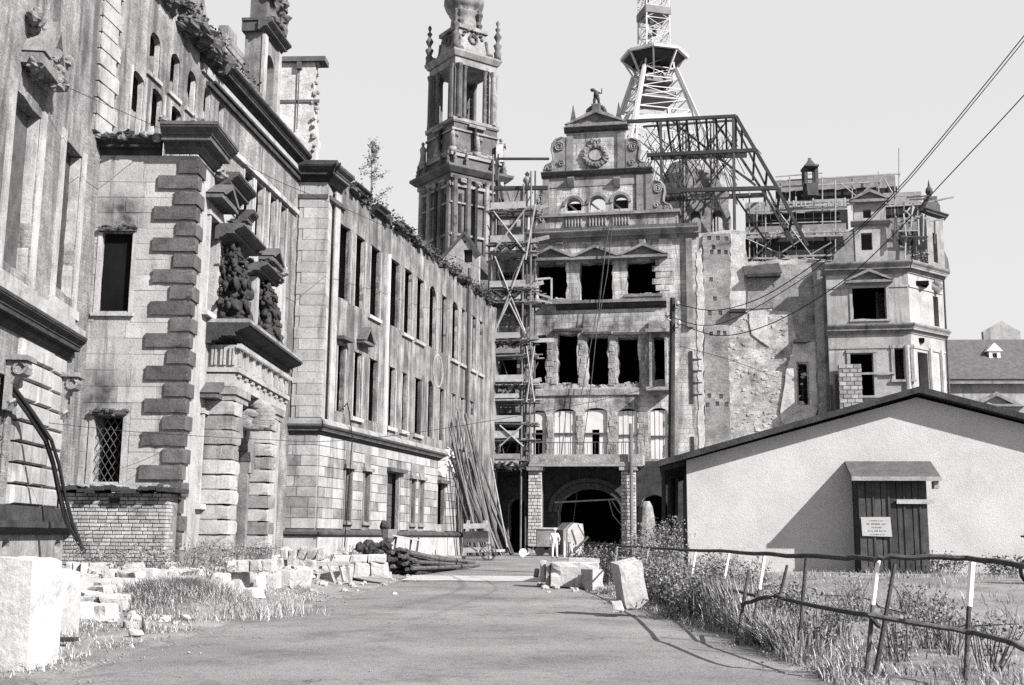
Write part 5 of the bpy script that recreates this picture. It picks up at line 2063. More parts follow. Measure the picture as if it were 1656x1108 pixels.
def lattice_stage(z0, z1, r0, r1, steps, th, tb, name):
    A_, B_ = ring(z0, r0), ring(z1, r1)
    for k in range(4):
        m = MB()
        m.bar(A_[k], B_[k], th * .55)
        m.build('steel_leg', MAT['steel_white'], lt)
    for j in range(steps):
        f0, f1 = j / steps, (j + 1) / steps
        P0 = [A_[k].lerp(B_[k], f0) for k in range(4)]
        P1 = [A_[k].lerp(B_[k], f1) for k in range(4)]
        for k in range(4):
            l = (k + 1) % 4
            m = MB()
            m.bar(P0[k], P1[l], tb * .36)
            if j % 2 or z0 > zp - 1: m.bar(P0[l], P1[k], tb * .36)
            m.bar(P1[k], P1[l], tb * .5)
            m.build('cross_brace', MAT['steel_white'], lt)


rr = lambda px: px * mpx * .5 * 1.08
zp = tz(96)
lattice_stage(tz(300), tz(190), rr(150), rr(118), 3, .4, .2, 'a')
lattice_stage(tz(190), tz(118), rr(118), rr(66), 4, .36, .17, 'b')
lattice_stage(tz(118), zp, rr(66), rr(60), 1, .3, .15, 'c')
lattice_stage(zp, tz(-60), rr(54), rr(50), 8, .26, .12, 'd')
o8, i8 = ring(zp, 3.35, 8, 22.5), ring(zp, 1.8, 8, 22.5)
lo8 = ring(zp - .75, 2.3, 8, 22.5)
m = MB()
m.add(o8 + [p + Vector((0, 0, .25)) for p in o8], [tuple(range(8))[::-1], tuple(range(8, 16))] + [(k, (k + 1) % 8, 8 + (k + 1) % 8, 8 + k) for k in range(8)])
pf = m.build('platform', MAT['steel_grey'], lt)
m = MB()
for k in range(8):
    m.bar(o8[k] + Vector((0, 0, .12)), o8[(k + 1) % 8] + Vector((0, 0, .12)), .3)
m.build('platform_rim', MAT['steel_white'], pf)
for k in range(8):
    tpart('platform_strut', 'steel_white', lambda m: m.bar(o8[k] * .97 + i8[k] * .03, ring(zp - 2.6, 1.7, 8, 22.5)[k], .16), pf)
m = MB()
r8 = ring(zp - .12, 3.1, 8, 22.5)
m.add(r8 + lo8, [(k, (k + 1) % 8, 8 + (k + 1) % 8, 8 + k) for k in range(8)] + [tuple(range(8))])
m.build('platform_soffit', MAT['steel_dark'], pf)
for z_, r_ in ((tz(30), rr(58)), (tz(168), rr(70)), (tz(140), rr(60))):
    q = ring(z_, r_)
    m = MB()
    m.add(q + [p + Vector((0, 0, .8)) for p in q], [(k, (k + 1) % 4, 4 + (k + 1) % 4, 4 + k) for k in range(4)] + [(0, 1, 2, 3)])
    m.build('service_deck', MAT['steel_grey'], lt)
for k in range(10):
    c_ = Vector((t0.x + rnd.uniform(-1, 1), t0.y + rnd.uniform(-1, 1), tz(rnd.uniform(0, 170))))
    tpart('equipment_box', 'pole_dark', lambda m: m.bar(c_, c_ + Vector((0, 0, rnd.uniform(.4, 1.2))), .5, .4))
for k, pt in enumerate(ring(tz(190), rr(118))):
    out = ring(tz(300), rr(215))[k]
    tpart('raking_leg', 'steel_white', lambda m: m.bar(out, ring(tz(118), rr(72))[k], .3))
tpart('base_beam', 'steel_white', lambda m: m.bar(at(985, 192, DT - 3), at(1118, 187, DT - 3), .45))
tpart('mast_core', 'brick_ruin', lambda m: m.lathe(Vector((t0.x + 4, t0.y, 0)), [(3.4, 0), (3.4, tz(290)), (2.6, tz(268)), (.8, tz(255))], 12))

# ------------------------------------------------------------------ dark steel roof frame behind the gable
sf = thing('steel_roof_frame', FG.p(17, 24, -4), 'dark steel roof frame of girders standing over the wall beside the gable', 'steel frame')


def girder(name, pts, w, t, mt='steel_dark', parent=None):
    for a_, b_ in zip(pts, pts[1:]):
        ua, va = FG.uv(a_[0], a_[1], w)
        ub, vb = FG.uv(b_[0], b_[1], w)
        m = MB()
        m.bar(FG.p(ua, va, w), FG.p(ub, vb, w), t * .56)
        m.build(name, MAT[mt], parent or sf)


girder('top_girder', [(1012, 197), (1190, 188)], -2, .42)
girder('rafter', [(1190, 188), (1258, 306), (1306, 398)], -2, .42)
girder('cross_girder', [(1046, 251), (1219, 243)], -2, .46)
girder('cross_girder', [(1072, 309), (1258, 304)], -2, .5)
girder('cross_girder', [(1050, 312), (1100, 311)], -1.7, .4)
girder('post', [(1186, 190), (1188, 380)], -2, .34)
girder('post', [(1068, 195), (1070, 300)], -2, .34)
girder('diagonal', [(1152, 191), (1192, 246), (1233, 308), (1285, 400)], -4.0, .3)
girder('diagonal', [(1086, 195), (1150, 246), (1222, 300)], -4.0, .26)
girder('diagonal', [(1058, 254), (1092, 310)], -3, .22)
girder('diagonal', [(1184, 310), (1245, 400)], -3, .22)
girder('diagonal', [(1176, 194), (1140, 246)], -3, .16)
girder('diagonal', [(1112, 196), (1072, 248)], -3, .16)
girder('diagonal', [(1188, 250), (1120, 330)], -3, .16)
for dw_ in (-4.5, -7.0, -9.5):
    girder('top_girder', [(1040, 205), (1186, 195)], dw_, .26)
    girder('rafter', [(1186, 195), (1280, 385)], dw_, .26)
    girder('cross_girder', [(1052, 262 + dw_), (1208, 258 + dw_)], dw_, .22)
    girder('cross_girder', [(1062, 330 + dw_), (1240, 322 + dw_)], dw_, .22)
    girder('post', [(1140 - dw_ * 2, 196), (1142 - dw_ * 2, 380)], dw_, .18)
    girder('post', [(1090 - dw_ * 2, 198), (1091 - dw_ * 2, 375)], dw_, .18)
for k in range(130):
    x, y = rnd.uniform(1030, 1200), rnd.uniform(198, 310)
    girder('wind_brace', [(x, y), (x + rnd.uniform(-40, 45), y + rnd.uniform(25, 60))], rnd.uniform(-8, -3), .09)
for k in range(9):
    u, v = FG.uv(1062 + k * 16, 192 + 1, -2)
    m = MB()
    m.bar(FG.p(u, v, -2), FG.p(u, v - .2, -9.5), .16)
    m.build('purlin', MAT['steel_dark'], sf)
for k in range(5):
    a_, b_ = FG.uv(1200 + k * 20, 205 + k * 37, -2)
    m = MB()
    m.bar(FG.p(a_, b_, -2), FG.p(a_, b_, -9.5), .16)
    m.build('purlin', MAT['steel_dark'], sf)
# brick shaft seen through the frame
m = MB(FG)
q = R(1108, 275, 1178, 380, -6)
m.slab([rough([(q[0], 18), (q[2], 18), (q[2] + .1, q[3] - 2.2), (q[2] - .8, q[3] - .5), (q[0] + 1.2, q[3]), (q[0], q[3] - 2.6)], .15), arch(q[0] + .4, q[1] + .2, q[0] + 1.2, q[1] + 2.0), arch(q[2] - 1.3, q[1] + .2, q[2] - .5, q[1] + 2.0)], -8, -6)
m.build('brick_shaft', MAT['brick_ruin'], None, 'ruined brick shaft with a pointed top behind the dark steel frame', 'ruin')
# small stone lantern on the far ridge
u, v = FG.uv(1310, 288, -8)
m = MB()
c_ = FG.p(u, v, -8)
for a_, b_ in ((-.42, -.3), (.42, -.3), (-.42, .3), (.42, .3)):
    m.bar(c_ + Vector((a_, b_, -.6)), c_ + Vector((a_, b_, .75)), .26)
m.bar(c_ + Vector((0, 0, .75)), c_ + Vector((0, 0, .9)), 1.5, 1.1)
m.lathe(c_ + Vector((0, 0, .9)), [(.6, 0), (.5, .15), (.15, .6), (.12, .75)], 4, .785)
m.bar(c_ + Vector((0, 0, -1.6)), c_ + Vector((0, 0, -.6)), 1.3, .9)
m.build('chimney_lantern', MAT['stone_soot'], None, 'small dark open chimney lantern on the skyline above the scaffolded roofs', 'chimney')
# ------------------------------------------------------------------ pole scaffold against the gatehouse
scf = thing('scaffold', FG.p(.7, .3, 1.6), 'tall pole scaffold with plank decks and cross braces against the left of the gatehouse', 'scaffolding')


def fpart(name, mt, parent, fn):
    m = MB()
    fn(m)
    return m.build(name, MAT[mt], parent)


def FP(px, py, w):
    u, v = FG.uv(px, py, w)
    return FG.p(u, v, w)


uP = [FG.uv(px, 500, 1.2)[0] for px in (797, 849, 863)]
for w in (.5, 2.3):
    for i, u in enumerate(uP):
        topv = FG.uv(800, (250, 300, 280)[i], w)[1]
        lean = rnd.uniform(-.1, .1)
        fpart('standard', 'rust_pole' if w > 1 else 'pole_dark', scf, lambda m: m.tube([FG.p(u, .25, w), FG.p(u + lean, topv * .5, w), FG.p(u + lean * 1.5, topv, w)], .075, 6))
decks = [(345, 3), (398, 4), (412, 3), (470, 4), (490, 5), (552, 4), (576, 3), (622, 5), (648, 3), (686, 3), (712, 4), (745, 5), (757, 3)]
for k, (py, n_) in enumerate(decks):
    v = FG.uv(820, py, 1.5)[1]
    for w in (.42, 2.38):
        fpart('ledger', rnd.choice(['pole_pale', 'rust_pole', 'pole_dark']), scf, lambda m: m.tube([FG.p(uP[0] - .4, v - .1 + rnd.uniform(-.08, .08), w), FG.p(uP[2] + rnd.uniform(.2, .9), v - .1 + rnd.uniform(-.08, .08), w)], .055, 5))
    if n_ >= 3:
        for j in range(4):
            a_ = uP[0] - .2 + rnd.uniform(-.3, .2)
            part('deck_plank', 'plank', scf, FG, lambda m: m.box(a_, uP[2] + rnd.uniform(-.3, .6), v, v + .06, .5 + j * .45, .5 + j * .45 + .38))
        part('toe_board', 'plank_pale' if k in (7, 5, 9) else 'plank', scf, FG, lambda m: m.box(uP[0], uP[1] + rnd.uniform(-.2, .3), v + .08, v + rnd.uniform(.35, .6), 2.4, 2.45))
for (xa, ya, xb, yb_) in ((798, 342, 848, 406), (848, 340, 800, 404), (800, 415, 850, 540), (848, 412, 800, 538), (824, 490, 849, 540), (798, 540, 826, 482), (808, 688, 846, 722), (845, 688, 808, 722), (850, 420, 866, 330), (851, 560, 864, 650), (864, 560, 851, 650)):
    fpart('brace', 'pole_pale', scf, lambda m: m.tube([FP(xa, ya, 2.5), FP(xb, yb_, 2.5)], .065, 5))
for (xa, ya, xb, yb_, w, t) in ((803, 257, 888, 257, .8, .16), (794, 305, 886, 304, 1.6, .28), (803, 257, 803, 345, .8, .2), (806, 290, 815, 335, .9, .2)):
    fpart('head_beam', 'steel_dark', scf, lambda m: m.bar(FP(xa, ya, w), FP(xb, yb_, w), t))
for (xa, ya, xb, yb_) in ((866, 452, 890, 450), (892, 450, 892, 485), (868, 475, 892, 482), (868, 485, 892, 490)):
    fpart('guard_rail', 'plank_pale', scf, lambda m: m.bar(FP(xa, ya, .9), FP(xb, yb_, .9), .14))
m = MB(FG)
a_ = FG.uv(802, 332, .4)
m.box(a_[0], uP[1], a_[1] - .6, a_[1] + 1.4, .2, .3)
m.build('sheeting', MAT['gate_rough'], scf)
for py in (405, 482, 558, 628, 752):
    v = FG.uv(820, py, 1)[1]
    for k in range(4):
        u = uP[0] + rnd.uniform(-.3, 2)
        fpart('hanging_tarpaulin', 'tarp_dark', scf, lambda m: m.tube([FG.p(u, v + .2, 2.3), FG.p(u + .5, v - .25, 2.45), FG.p(u + 1.1, v + .1, 2.3)], [.12, .16, .1], 5))

for k in range(130):                             # putlogs, short struts and stacked boards on the decks
    py = rnd.choice((345, 398, 470, 490, 552, 622, 745, 757))
    v = FG.uv(820, py, 1.5)[1]
    u = rnd.uniform(uP[0] - .2, uP[2])
    w = rnd.uniform(.5, 2.2)
    d_ = rnd.random()
    if d_ < .4:
        fpart('putlog', 'pole_dark', scf, lambda m: m.bar(FG.p(u, v - .16, .1), FG.p(u, v - .16, 2.7), .09))
    elif d_ < .75:
        fpart('strut', 'pole_dark', scf, lambda m: m.bar(FG.p(u, v, w), FG.p(u + rnd.uniform(-.9, .9), v + rnd.uniform(.8, 2.2), w), .07))
    else:
        fpart('loose_board', 'plank', scf, lambda m: m.bar(FG.p(u, v + .12, w), FG.p(u + rnd.uniform(.8, 1.8), v + rnd.uniform(.1, .5), w), .05, .3))

# ropes hanging down the front
for i, (a_, b_) in enumerate((((986, 358), (940, 640)), ((991, 358), (968, 520)), ((979, 400), (925, 860)))):
    m = MB()
    m.tube([FP(*a_, .9), FP((a_[0] + b_[0]) / 2 + 3, (a_[1] + b_[1]) / 2, .8), FP(*b_, .7)], .03, 4)
    m.build('rope', MAT['pole_dark'], None, ('rope hanging from the gable balustrade past the middle top window', 'shorter rope hanging beside it to the third row of windows', 'longest rope hanging from the gable down to the gate arch')[i], 'rope', 'ropes down the gatehouse front')

# ------------------------------------------------------------------ scaffolded roofs on the right
rs = thing('roof_scaffold', FG.p(27, 21, -5), 'tiers of roof scaffolding with dark sheeting over the ruin left of the white tower', 'scaffolding')


def Q(px, py, w):
    u, v = FG.uv(px, py, w)
    return FG.p(u, v, w)


for (x0, x1_, y0, y1_, w, dp) in ((1206, 1372, 384, 424, -5, 3.0), (1206, 1372, 343, 374, -7, 3.0), (1255, 1452, 306, 332, -9, 3.0), (1432, 1495, 330, 356, -6, 3.0), (1434, 1492, 372, 420, -5, 2.0)):
    u0, v0, u1, v1 = FG.rect(x0, y0, x1_, y1_, w)
    m = MB(FG)
    n_ = 12
    for k in range(n_):
        a_ = u0 + (u1 - u0) * k / n_
        b_ = u0 + (u1 - u0) * (k + 1) / n_ - .02
        e = rnd.uniform(-.12, .12)
        m.slab([[(a_, v0 + e), (b_, v0 + rnd.uniform(-.12, .12)), (b_, v1 + rnd.uniform(-.1, .1)), (a_, v1 + rnd.uniform(-.1, .1))]], w - .1 - .15 * (k % 2), w - .05)
    m.build('sheeting', MAT['tarp_dark'], rs, kind='stuff')
    fpart('deck', 'plank', rs, lambda m: m.bar(FG.p(u0, v1 + .12, w - 1), FG.p(u1, v1 + .12, w - 1), .12, 2.2))
for px, yt, yb_, w in ((1212, 310, 424, -4.7), (1224, 330, 424, -4.7), (1238, 320, 424, -4.7), (1262, 290, 420, -8.7), (1277, 285, 424, -6.7), (1301, 300, 420, -8.7), (1330, 286, 420, -6.7), (1351, 292, 420, -4.7), (1378, 288, 340, -8.7), (1421, 278, 330, -8.6), (1424, 284, 330, -9.4), (1454, 240, 332, -8.6), (1447, 300, 420, -5.7), (1484, 315, 400, -5.7), (1491, 330, 420, -4.7), (1470, 345, 420, -4.7)):
    fpart('standard', 'pole_pale', rs, lambda m: m.tube([Q(px, yb_, w), Q(px, yt, w)], .055, 5))
for (xa, ya, xb, yb_, w, t) in ((1255, 293, 1456, 281, -8.5, .1), (1250, 303, 1424, 294, -8.5, .1), (1254, 286, 1330, 280, -10, .08), (1250, 330, 1380, 324, -6.5, .16), (1214, 342, 1370, 335, -6.5, .12), (1250, 336, 1384, 329, -6.4, .14), (1208, 378, 1372, 374, -4.6, .14), (1208, 384, 1365, 381, -4.6, .12), (1230, 362, 1360, 358, -6.5, .08), (1432, 360, 1498, 355, -4.6, .14), (1435, 318, 1488, 315, -5.6, .1), (1432, 334, 1494, 330, -5.6, .12), (1270, 415, 1372, 412, -4.5, .12), (1206, 418, 1290, 418, -4.5, .14), (1400, 326, 1456, 322, -8.4, .12)):
    fpart('ledger', 'pole_pale', rs, lambda m: m.bar(Q(xa, ya, w), Q(xb, yb_, w), t))
for (xa, ya, xb, yb_, w) in ((1205, 385, 1290, 424, -4.5), (1214, 424, 1280, 350, -4.5), (1250, 330, 1320, 424, -4.5), (1240, 424, 1300, 385, -4.5), (1290, 424, 1345, 392, -4.5), (1360, 297, 1390, 322, -8.4), (1385, 322, 1422, 285, -8.4), (1300, 418, 1372, 425, -4.4), (1440, 410, 1462, 356, -4.5), (1452, 362, 1480, 410, -4.5), (1430, 290, 1454, 330, -8.4)):
    fpart('brace', 'pole_pale', rs, lambda m: m.tube([Q(xa, ya, w), Q(xb, yb_, w)], .05, 5))
m = MB()
for k in range(60):
    x = rnd.uniform(1225, 1375)
    y = rnd.choice((328, 334, 379, 383))
    p_ = Q(x, y, -5.5)
    m.bar(p_, p_ + Vector((0, 0, rnd.uniform(.2, .5))), .12)
for k in range(30):
    p_ = Q(rnd.uniform(1440, 1492), rnd.uniform(340, 400), -4.4)
    m.bar(p_, p_ + Vector((rnd.uniform(-.5, .5), rnd.uniform(-.3, .3), rnd.uniform(.1, .7))), .09)
m.build('stacked_timber', MAT['pole_pale'], rs, kind='stuff')

# ------------------------------------------------------------------ the shed
s0 = at(1112, 860, 36)
FD = Frame(s0.x, s0.y, deg_right=8)
DU = FD.uv
ug, vg = DU(1487, 634, .4)
ve_ = DU(1112, 741, .3)[1]
sw = ug * 2
ZG = .3
shed = thing('shed', FD.p(ug, 0, -3) + Vector((0, 0, .5)), 'long low pale rendered shed with a shallow black-edged gable roof', 'shed')
m = MB(FD)
slope = (vg - ve_) / ug
m.slab([[(0, ZG), (sw, ZG), (sw, ve_ - .05), (ug, vg - .12), (0, ve_ - .05)]], -.3, 0)
m.build('front_wall', MAT['shed_render'], shed)
m = MB(FD)
m.box(.01, .25, ZG, ve_ - .1, -14, -.31)
m.box(sw - .25, sw - .01, ZG, ve_ - .1, -14, -.31)
m.box(0, sw, ZG, ve_ - .1, -14.3, -14)
m.build('side_wall', MAT['board_dark'], shed)
m = MB(FD)
OV, TH = .85, .14
for s_ in (-1, 1):
    e0 = -OV if s_ < 0 else sw + OV
    v_e = ve_ - slope * OV
    m.slab([[(e0, v_e), (ug, vg), (ug, vg + TH), (e0, v_e + TH)][::1 if s_ < 0 else -1]], -14.5, .42)
m.build('roof', MAT['tar_roof'], shed)
for s_ in (-1, 1):
    e0 = -OV - .02 if s_ < 0 else sw + OV + .02
    v_e = ve_ - slope * (OV + .02)
    part('verge_board', 'soot_shade_dark', shed, FD, lambda m: m.slab([[(e0, v_e - .02), (ug, vg - .02), (ug, vg + TH + .03), (e0, v_e + TH + .03)][::1 if s_ < 0 else -1]], .425, .47))
for k in range(7):
    part('rafter_end', 'board_dark', shed, FD, lambda m: m.slab([[(-OV + .05, ve_ - slope * OV - .14), (-.02, ve_ - .17), (-.02, ve_ - .02), (-OV + .05, ve_ - slope * OV - .01)]], -.4 - k * 1.6, -.28 - k * 1.6))
m = MB(FD)
m.tube([FD.p(-.75, .4, -.8), FD.p(-.72, ve_ - slope * .7 - .05, -.8)], .07, 7)
m.build('eave_post', MAT['board_dark'], shed)
# porch with a plank door
PW = 1.0
p0, p1 = DU(1389, 850, PW)[0], DU(1502, 850, PW)[0]
zt_, zb_ = DU(1440, 772, PW)[1], DU(1445, 928, PW)[1]
pc = MB(FD)
pc.box(p0 + .03, p1 - .03, zb_ + .02, zt_ - .05, .01, PW - .05)
porch = pc.build('porch', MAT['board_dark'], shed)
nb = 9
for k in range(nb):
    a_ = p0 + (p1 - p0) * k / nb
    b_ = p0 + (p1 - p0) * (k + 1) / nb
    part('plank', 'board_dark', porch, FD, lambda m: m.box(a_ + .012, b_ - .012, zb_ + rnd.uniform(0, .08), zt_ - .02, PW - .06, PW + rnd.uniform(-.01, .012), bev=.01))
    if k % 2 == 0 and k:
        part('cover_strip', 'board_dark', porch, FD, lambda m: m.box(a_ - .025, a_ + .025, zb_ + .05, zt_ - .04, PW, PW + .03))
for k in range(4):
    part('plank', 'board_dark', porch, FD, lambda m: m.box(p0 - .012, p0 + .03, zb_, zt_ - .05, .02 + k * .23, .23 + k * .23))
r0, r1 = DU(1366, 747, 0)[0], DU(1505, 747, 0)[0]
vt, vb = DU(1430, 746, .02)[1], DU(1440, 772, PW + .3)[1]
m = MB(FD)
m.prism([(.01, vt), (PW + .3, vb), (PW + .3, vb - .07), (.01, vt - .09)], r0, r1)
m.build('porch_roof', MAT['roof_felt'], porch)
m = MB(FD)
m.box(r0 - .01, r1 + .01, vb - .1, vb + .02, PW + .3, PW + .34)
m.build('fascia', MAT['pole_pale'], porch)
m = MB(FD)
m.box(r1 - .2, r1 - .06, vb - .32, vb - .1, PW - .1, PW + .25)
m.build('bracket', MAT['pole_pale'], porch)
q = FD.rect(1450, 809, 1511, 815, PW + .06)
part('door_bar', 'plank_pale', porch, FD, lambda m: m.box(q[0], q[2], q[1], q[3] + .02, PW + .03, PW + .09))
q = FD.rect(1394, 836, 1441, 868, PW + .05)
m = MB(FD)
m.slab([[(q[0], q[1] + .02), (q[2] + .02, q[1]), (q[2] - .01, q[3]), (q[0] - .02, q[3] - .01)]], PW + .035, PW + .055)
sign = m.build('notice_sign', MAT['sign_pale'], None, 'small pale notice board with four faded lines of writing on the shed door', 'sign')
m = MB(FD)
for row, (ln, sz) in enumerate(((.50, .035), (.66, .05), (.34, .04), (.62, .04), (.48, .035))):
    x = (q[0] + q[2]) / 2 - ln / 2 * (q[2] - q[0])
    end = (q[0] + q[2]) / 2 + ln / 2 * (q[2] - q[0])
    v = q[3] - .13 - row * .1
    while x < end:
        w_ = sz * rnd.uniform(.45, .8)
        m.box(x, x + w_, v, v + sz * rnd.uniform(.7, 1.1), PW + .054, PW + .058, jit=.0003)
        x += w_ + sz * rnd.choice((.25, .25, .3, .9))
m.build('faded_lettering', MAT['stone_mid'], sign, kind='stuff')
m = MB(FD)
m.box(p0 + .2, p0 + .75, .45, .62, PW - .1, PW + .15)
m.build('door_step', MAT['soot_shade_dark'], porch)

# ------------------------------------------------------------------ small brick outbuilding, left
b0 = at(92, 840, 30.9)
FO = Frame(b0.x, b0.y, deg_right=1)
OU = FO.uv
ow_ = OU(269, 840)[0]
oz = OU(180, 796)[1]
ob = thing('brick_outbuilding', FO.p(ow_ / 2, .3, -.8), 'small flat-roofed outbuilding of pale brick in front of the quoined corner', 'outbuilding')
m = MB(FO)
m.box(.02, ow_ - .02, 0, oz - .02, -.98, -.07)
m.build('core_wall', MAT['mortar'], ob)
vent = FO.rect(176, 806, 193, 813)
ashlar(ob, FO, 0, ow_, .35, oz - .02, .1, .27, [MAT['brick_pale']], -.05, 0, .016, [(vent[0], vent[1], vent[2], vent[3])], bev=.04, name='brick', cap=260)
FO2 = Frame(*FO.p(ow_, 0, 0).to_2d(), away=-1)
ashlar(ob, FO2, .0, .95, .35, oz - .02, .1, .27, [MAT['brick_pale']], -.05, .0, .016, bev=.04, name='brick', cap=90)
m = MB(FO)
m.box(vent[0], vent[2], vent[1], vent[3], -.075, -.05)
m.build('vent', MAT['soot_shade_dark'], ob)
m = MB(FO)
n_ = 14
for k in range(n_):
    a_ = -.15 + (ow_ + .4) * k / n_
    b_ = -.15 + (ow_ + .4) * (k + 1) / n_
    e0 = .04 * math.sin(k * 1.3) + rnd.uniform(-.03, .03)
    m.box(a_, b_ + .02, oz + .02 + e0, oz + .1 + e0 + rnd.uniform(0, .04), -1.0, .28 + rnd.uniform(-.05, .06))
m.build('flat_roof', MAT['tar_roof'], ob)
m = MB(FO)
for k in range(14):
    m.lump(FO.p(rnd.uniform(0, ow_ + .2), oz + .16, rnd.uniform(-.2, .2)), .12, .1, .05, .5, 6, 4)
m.build('roof_rubble', MAT['stone_mid'], ob, kind='stuff')
for i, dx in enumerate((0, 9)):
    m = MB()
    pl = [(8 + dx, 618, 26.5), (45 + dx, 668, 26.8), (74 + dx, 712, 27.2), (86 + dx, 750, 27.6), (96 + dx, 800, 28), (108 + dx, 845, 28.2), (137, 893 + i * 2, 28.3)]
    m.tube([at(*p_) for p_ in pl], .045 if i else .06, 6)
    m.build('bent_pipe', MAT['wire_black'], None, ('thicker', 'thinner')[i] + ' of two dark bent pipes hanging down beside the brick outbuilding', 'pipe', 'bent pipes by the outbuilding')

# ------------------------------------------------------------------ pole and wires
def wire(name, pts, d0, d1, r, label, grp):
    P = [Vector((x, y, 0)) for x, y in pts]
    L = [0]
    for a_, b_ in zip(P, P[1:]):
        L.append(L[-1] + (b_ - a_).length)
    out = []
    for i in range(len(P) - 1):
        p0_, p1_, p2_, p3_ = P[max(0, i - 1)], P[i], P[i + 1], P[min(len(P) - 1, i + 2)]
        for k in range(8):
            t = k / 8
            c = .5 * ((2 * p1_) + (p2_ - p0_) * t + (2 * p0_ - 5 * p1_ + 4 * p2_ - p3_) * t * t + (3 * p1_ - p0_ - 3 * p2_ + p3_) * t ** 3)
            s_ = (L[i] + (L[i + 1] - L[i]) * t) / L[-1]
            out.append(at(c.x, c.y, 1 / (1 / d0 + (1 / d1 - 1 / d0) * s_)))
    out.append(at(P[-1].x, P[-1].y, d1))
    m = MB()
    m.tube(out, [r * .55 * min(1.0, (p.y / 46) ** .75) for p in out], 5)
    m.build(name, MAT['wire_black'], None, label, 'wire', grp)


DP = 44.0
pb, pt_ = at(1084, 880, DP), at(1088, 482, DP)
pole = thing('utility_pole', (pb.x, pb.y, .3), 'dark wooden utility pole standing between the gatehouse and the shed', 'pole')
fpart('pole_shaft', 'soot_shade_dark', pole, lambda m: m.tube([Vector((pb.x, pb.y, .2)), pb.lerp(pt_, .5), pt_], [.15, .13, .11], 9))
fpart('pole_foot', 'stone_mid', pole, lambda m: m.bar(Vector((pb.x + .2, pb.y + .1, .2)), pb.lerp(pt_, .68) + Vector((.17, .1, 0)), .16))
for (x, y) in ((1096, 493), (1079, 511), (1098, 524)):
    a_ = at(1087, y + 8, DP)
    b_ = at(x, y, DP - .2)
    fpart('insulator', 'stone_light', pole, lambda m: (m.tube([a_, b_ + Vector((0, 0, -.12)), b_], .03, 5), m.lathe(b_ + Vector((0, 0, -.05)), [(.06, 0), (.09, .08), (.05, .2)], 7)))
gW = 'overhead wires from the pole'
wire('overhead_wire', [(1096, 492), (1150, 502), (1204, 492), (1262, 464), (1360, 394), (1440, 318), (1515, 232), (1656, 58), (1800, -125), (2300, -800)], DP, 9.5, .035, 'highest of three thick wires sweeping from the pole to the top right', gW)
wire('overhead_wire', [(1080, 510), (1132, 526), (1183, 517), (1262, 474), (1338, 420), (1440, 323), (1515, 238), (1656, 66), (1800, -112), (2300, -780)], DP, 9.5, .03, 'middle of three thick wires, joining the highest one near the top right', gW)
wire('overhead_wire', [(1099, 524), (1168, 543), (1255, 520), (1360, 457), (1440, 385), (1515, 305), (1656, 154), (1800, -8), (2300, -590)], DP, 9.5, .035, 'lowest of three thick wires sweeping from the pole across the white tower', gW)
gW = 'thin wires along the palace'
wire('thin_wire', [(-40, 72), (0, 91), (95, 135), (265, 210), (365, 250), (454, 295), (550, 334), (660, 383), (790, 440)], 24, 70, .022, 'knotted thin wire slanting across the upper palace wings', gW)
wire('thin_wire', [(78, 684), (190, 696), (300, 704), (430, 711), (520, 714), (640, 704), (790, 681), (948, 652), (1083, 620)], 26.5, DP, .02, 'thin wire stretched low from the palace across to the pole', gW)
wire('thin_wire', [(197, 757), (230, 745), (268, 728)], 31.2, 31.8, .014, 'short thin wire from the barred window to the quoins', gW)
wire('thin_wire', [(1100, 560), (1180, 582), (1260, 612)], DP, 60, .025, 'faint thin wire running from the pole onto the rubble wall', gW)

# ------------------------------------------------------------------ fence of pipes
posts = [((1125, 891), (1110, 988), 1), ((1179, 894), (1159, 1004), 1), ((1236, 899), (1215, 1042), 1), ((1304, 903), (1290, 1064), 0), ((1420, 906), (1397, 1098), 1), ((1572, 906), (1559, 1104), 1)]
fence = thing('pipe_fence', ground_at(1290, 1064), 'bent pipe fence with one long dark top rail along the roadside weeds', 'fence')
dtab = []
for (t_, b_, white) in posts:
    p_ = ground_at(*b_)
    dtab.append((b_[0], p_.y))
    tp_ = at(t_[0], t_[1], p_.y)
    mid = p_.lerp(tp_, .62)
    fpart('post', 'rust_pipe', fence, lambda m: m.tube([p_ + Vector((0, 0, -.1)), p_.lerp(mid, .5) + Vector((rnd.uniform(-.02, .02), 0, 0)), mid], .026, 7))
    fpart('post_top', 'paint_white' if white else 'rust_pipe', fence, lambda m: m.tube([mid, tp_], .034 if t_[0] > 1500 else .026, 7))
dtab.sort()


def fd(x):
    if x <= dtab[0][0]:
        return dtab[0][1] + (dtab[0][0] - x) * .1
    for (a_, u), (b_, v) in zip(dtab, dtab[1:]):
        if x <= b_:
            return u + (v - u) * (x - a_) / (b_ - a_)
    return max(8.5, dtab[-1][1] - (x - dtab[-1][0]) * .011)


def rail(name, pts, r, parent, mt='rust_pipe'):
    fpart(name, mt, parent, lambda m: m.tube([at(x, y, fd(x) - .04).lerp(at(x2, y2, fd(x2) - .04), j / 4) + Vector((0, 0, rnd.gauss(0, .007))) for (x, y), (x2, y2) in zip(pts, pts[1:]) for j in range(4)] + [at(pts[-1][0], pts[-1][1], fd(pts[-1][0]) - .04)], r, 7))


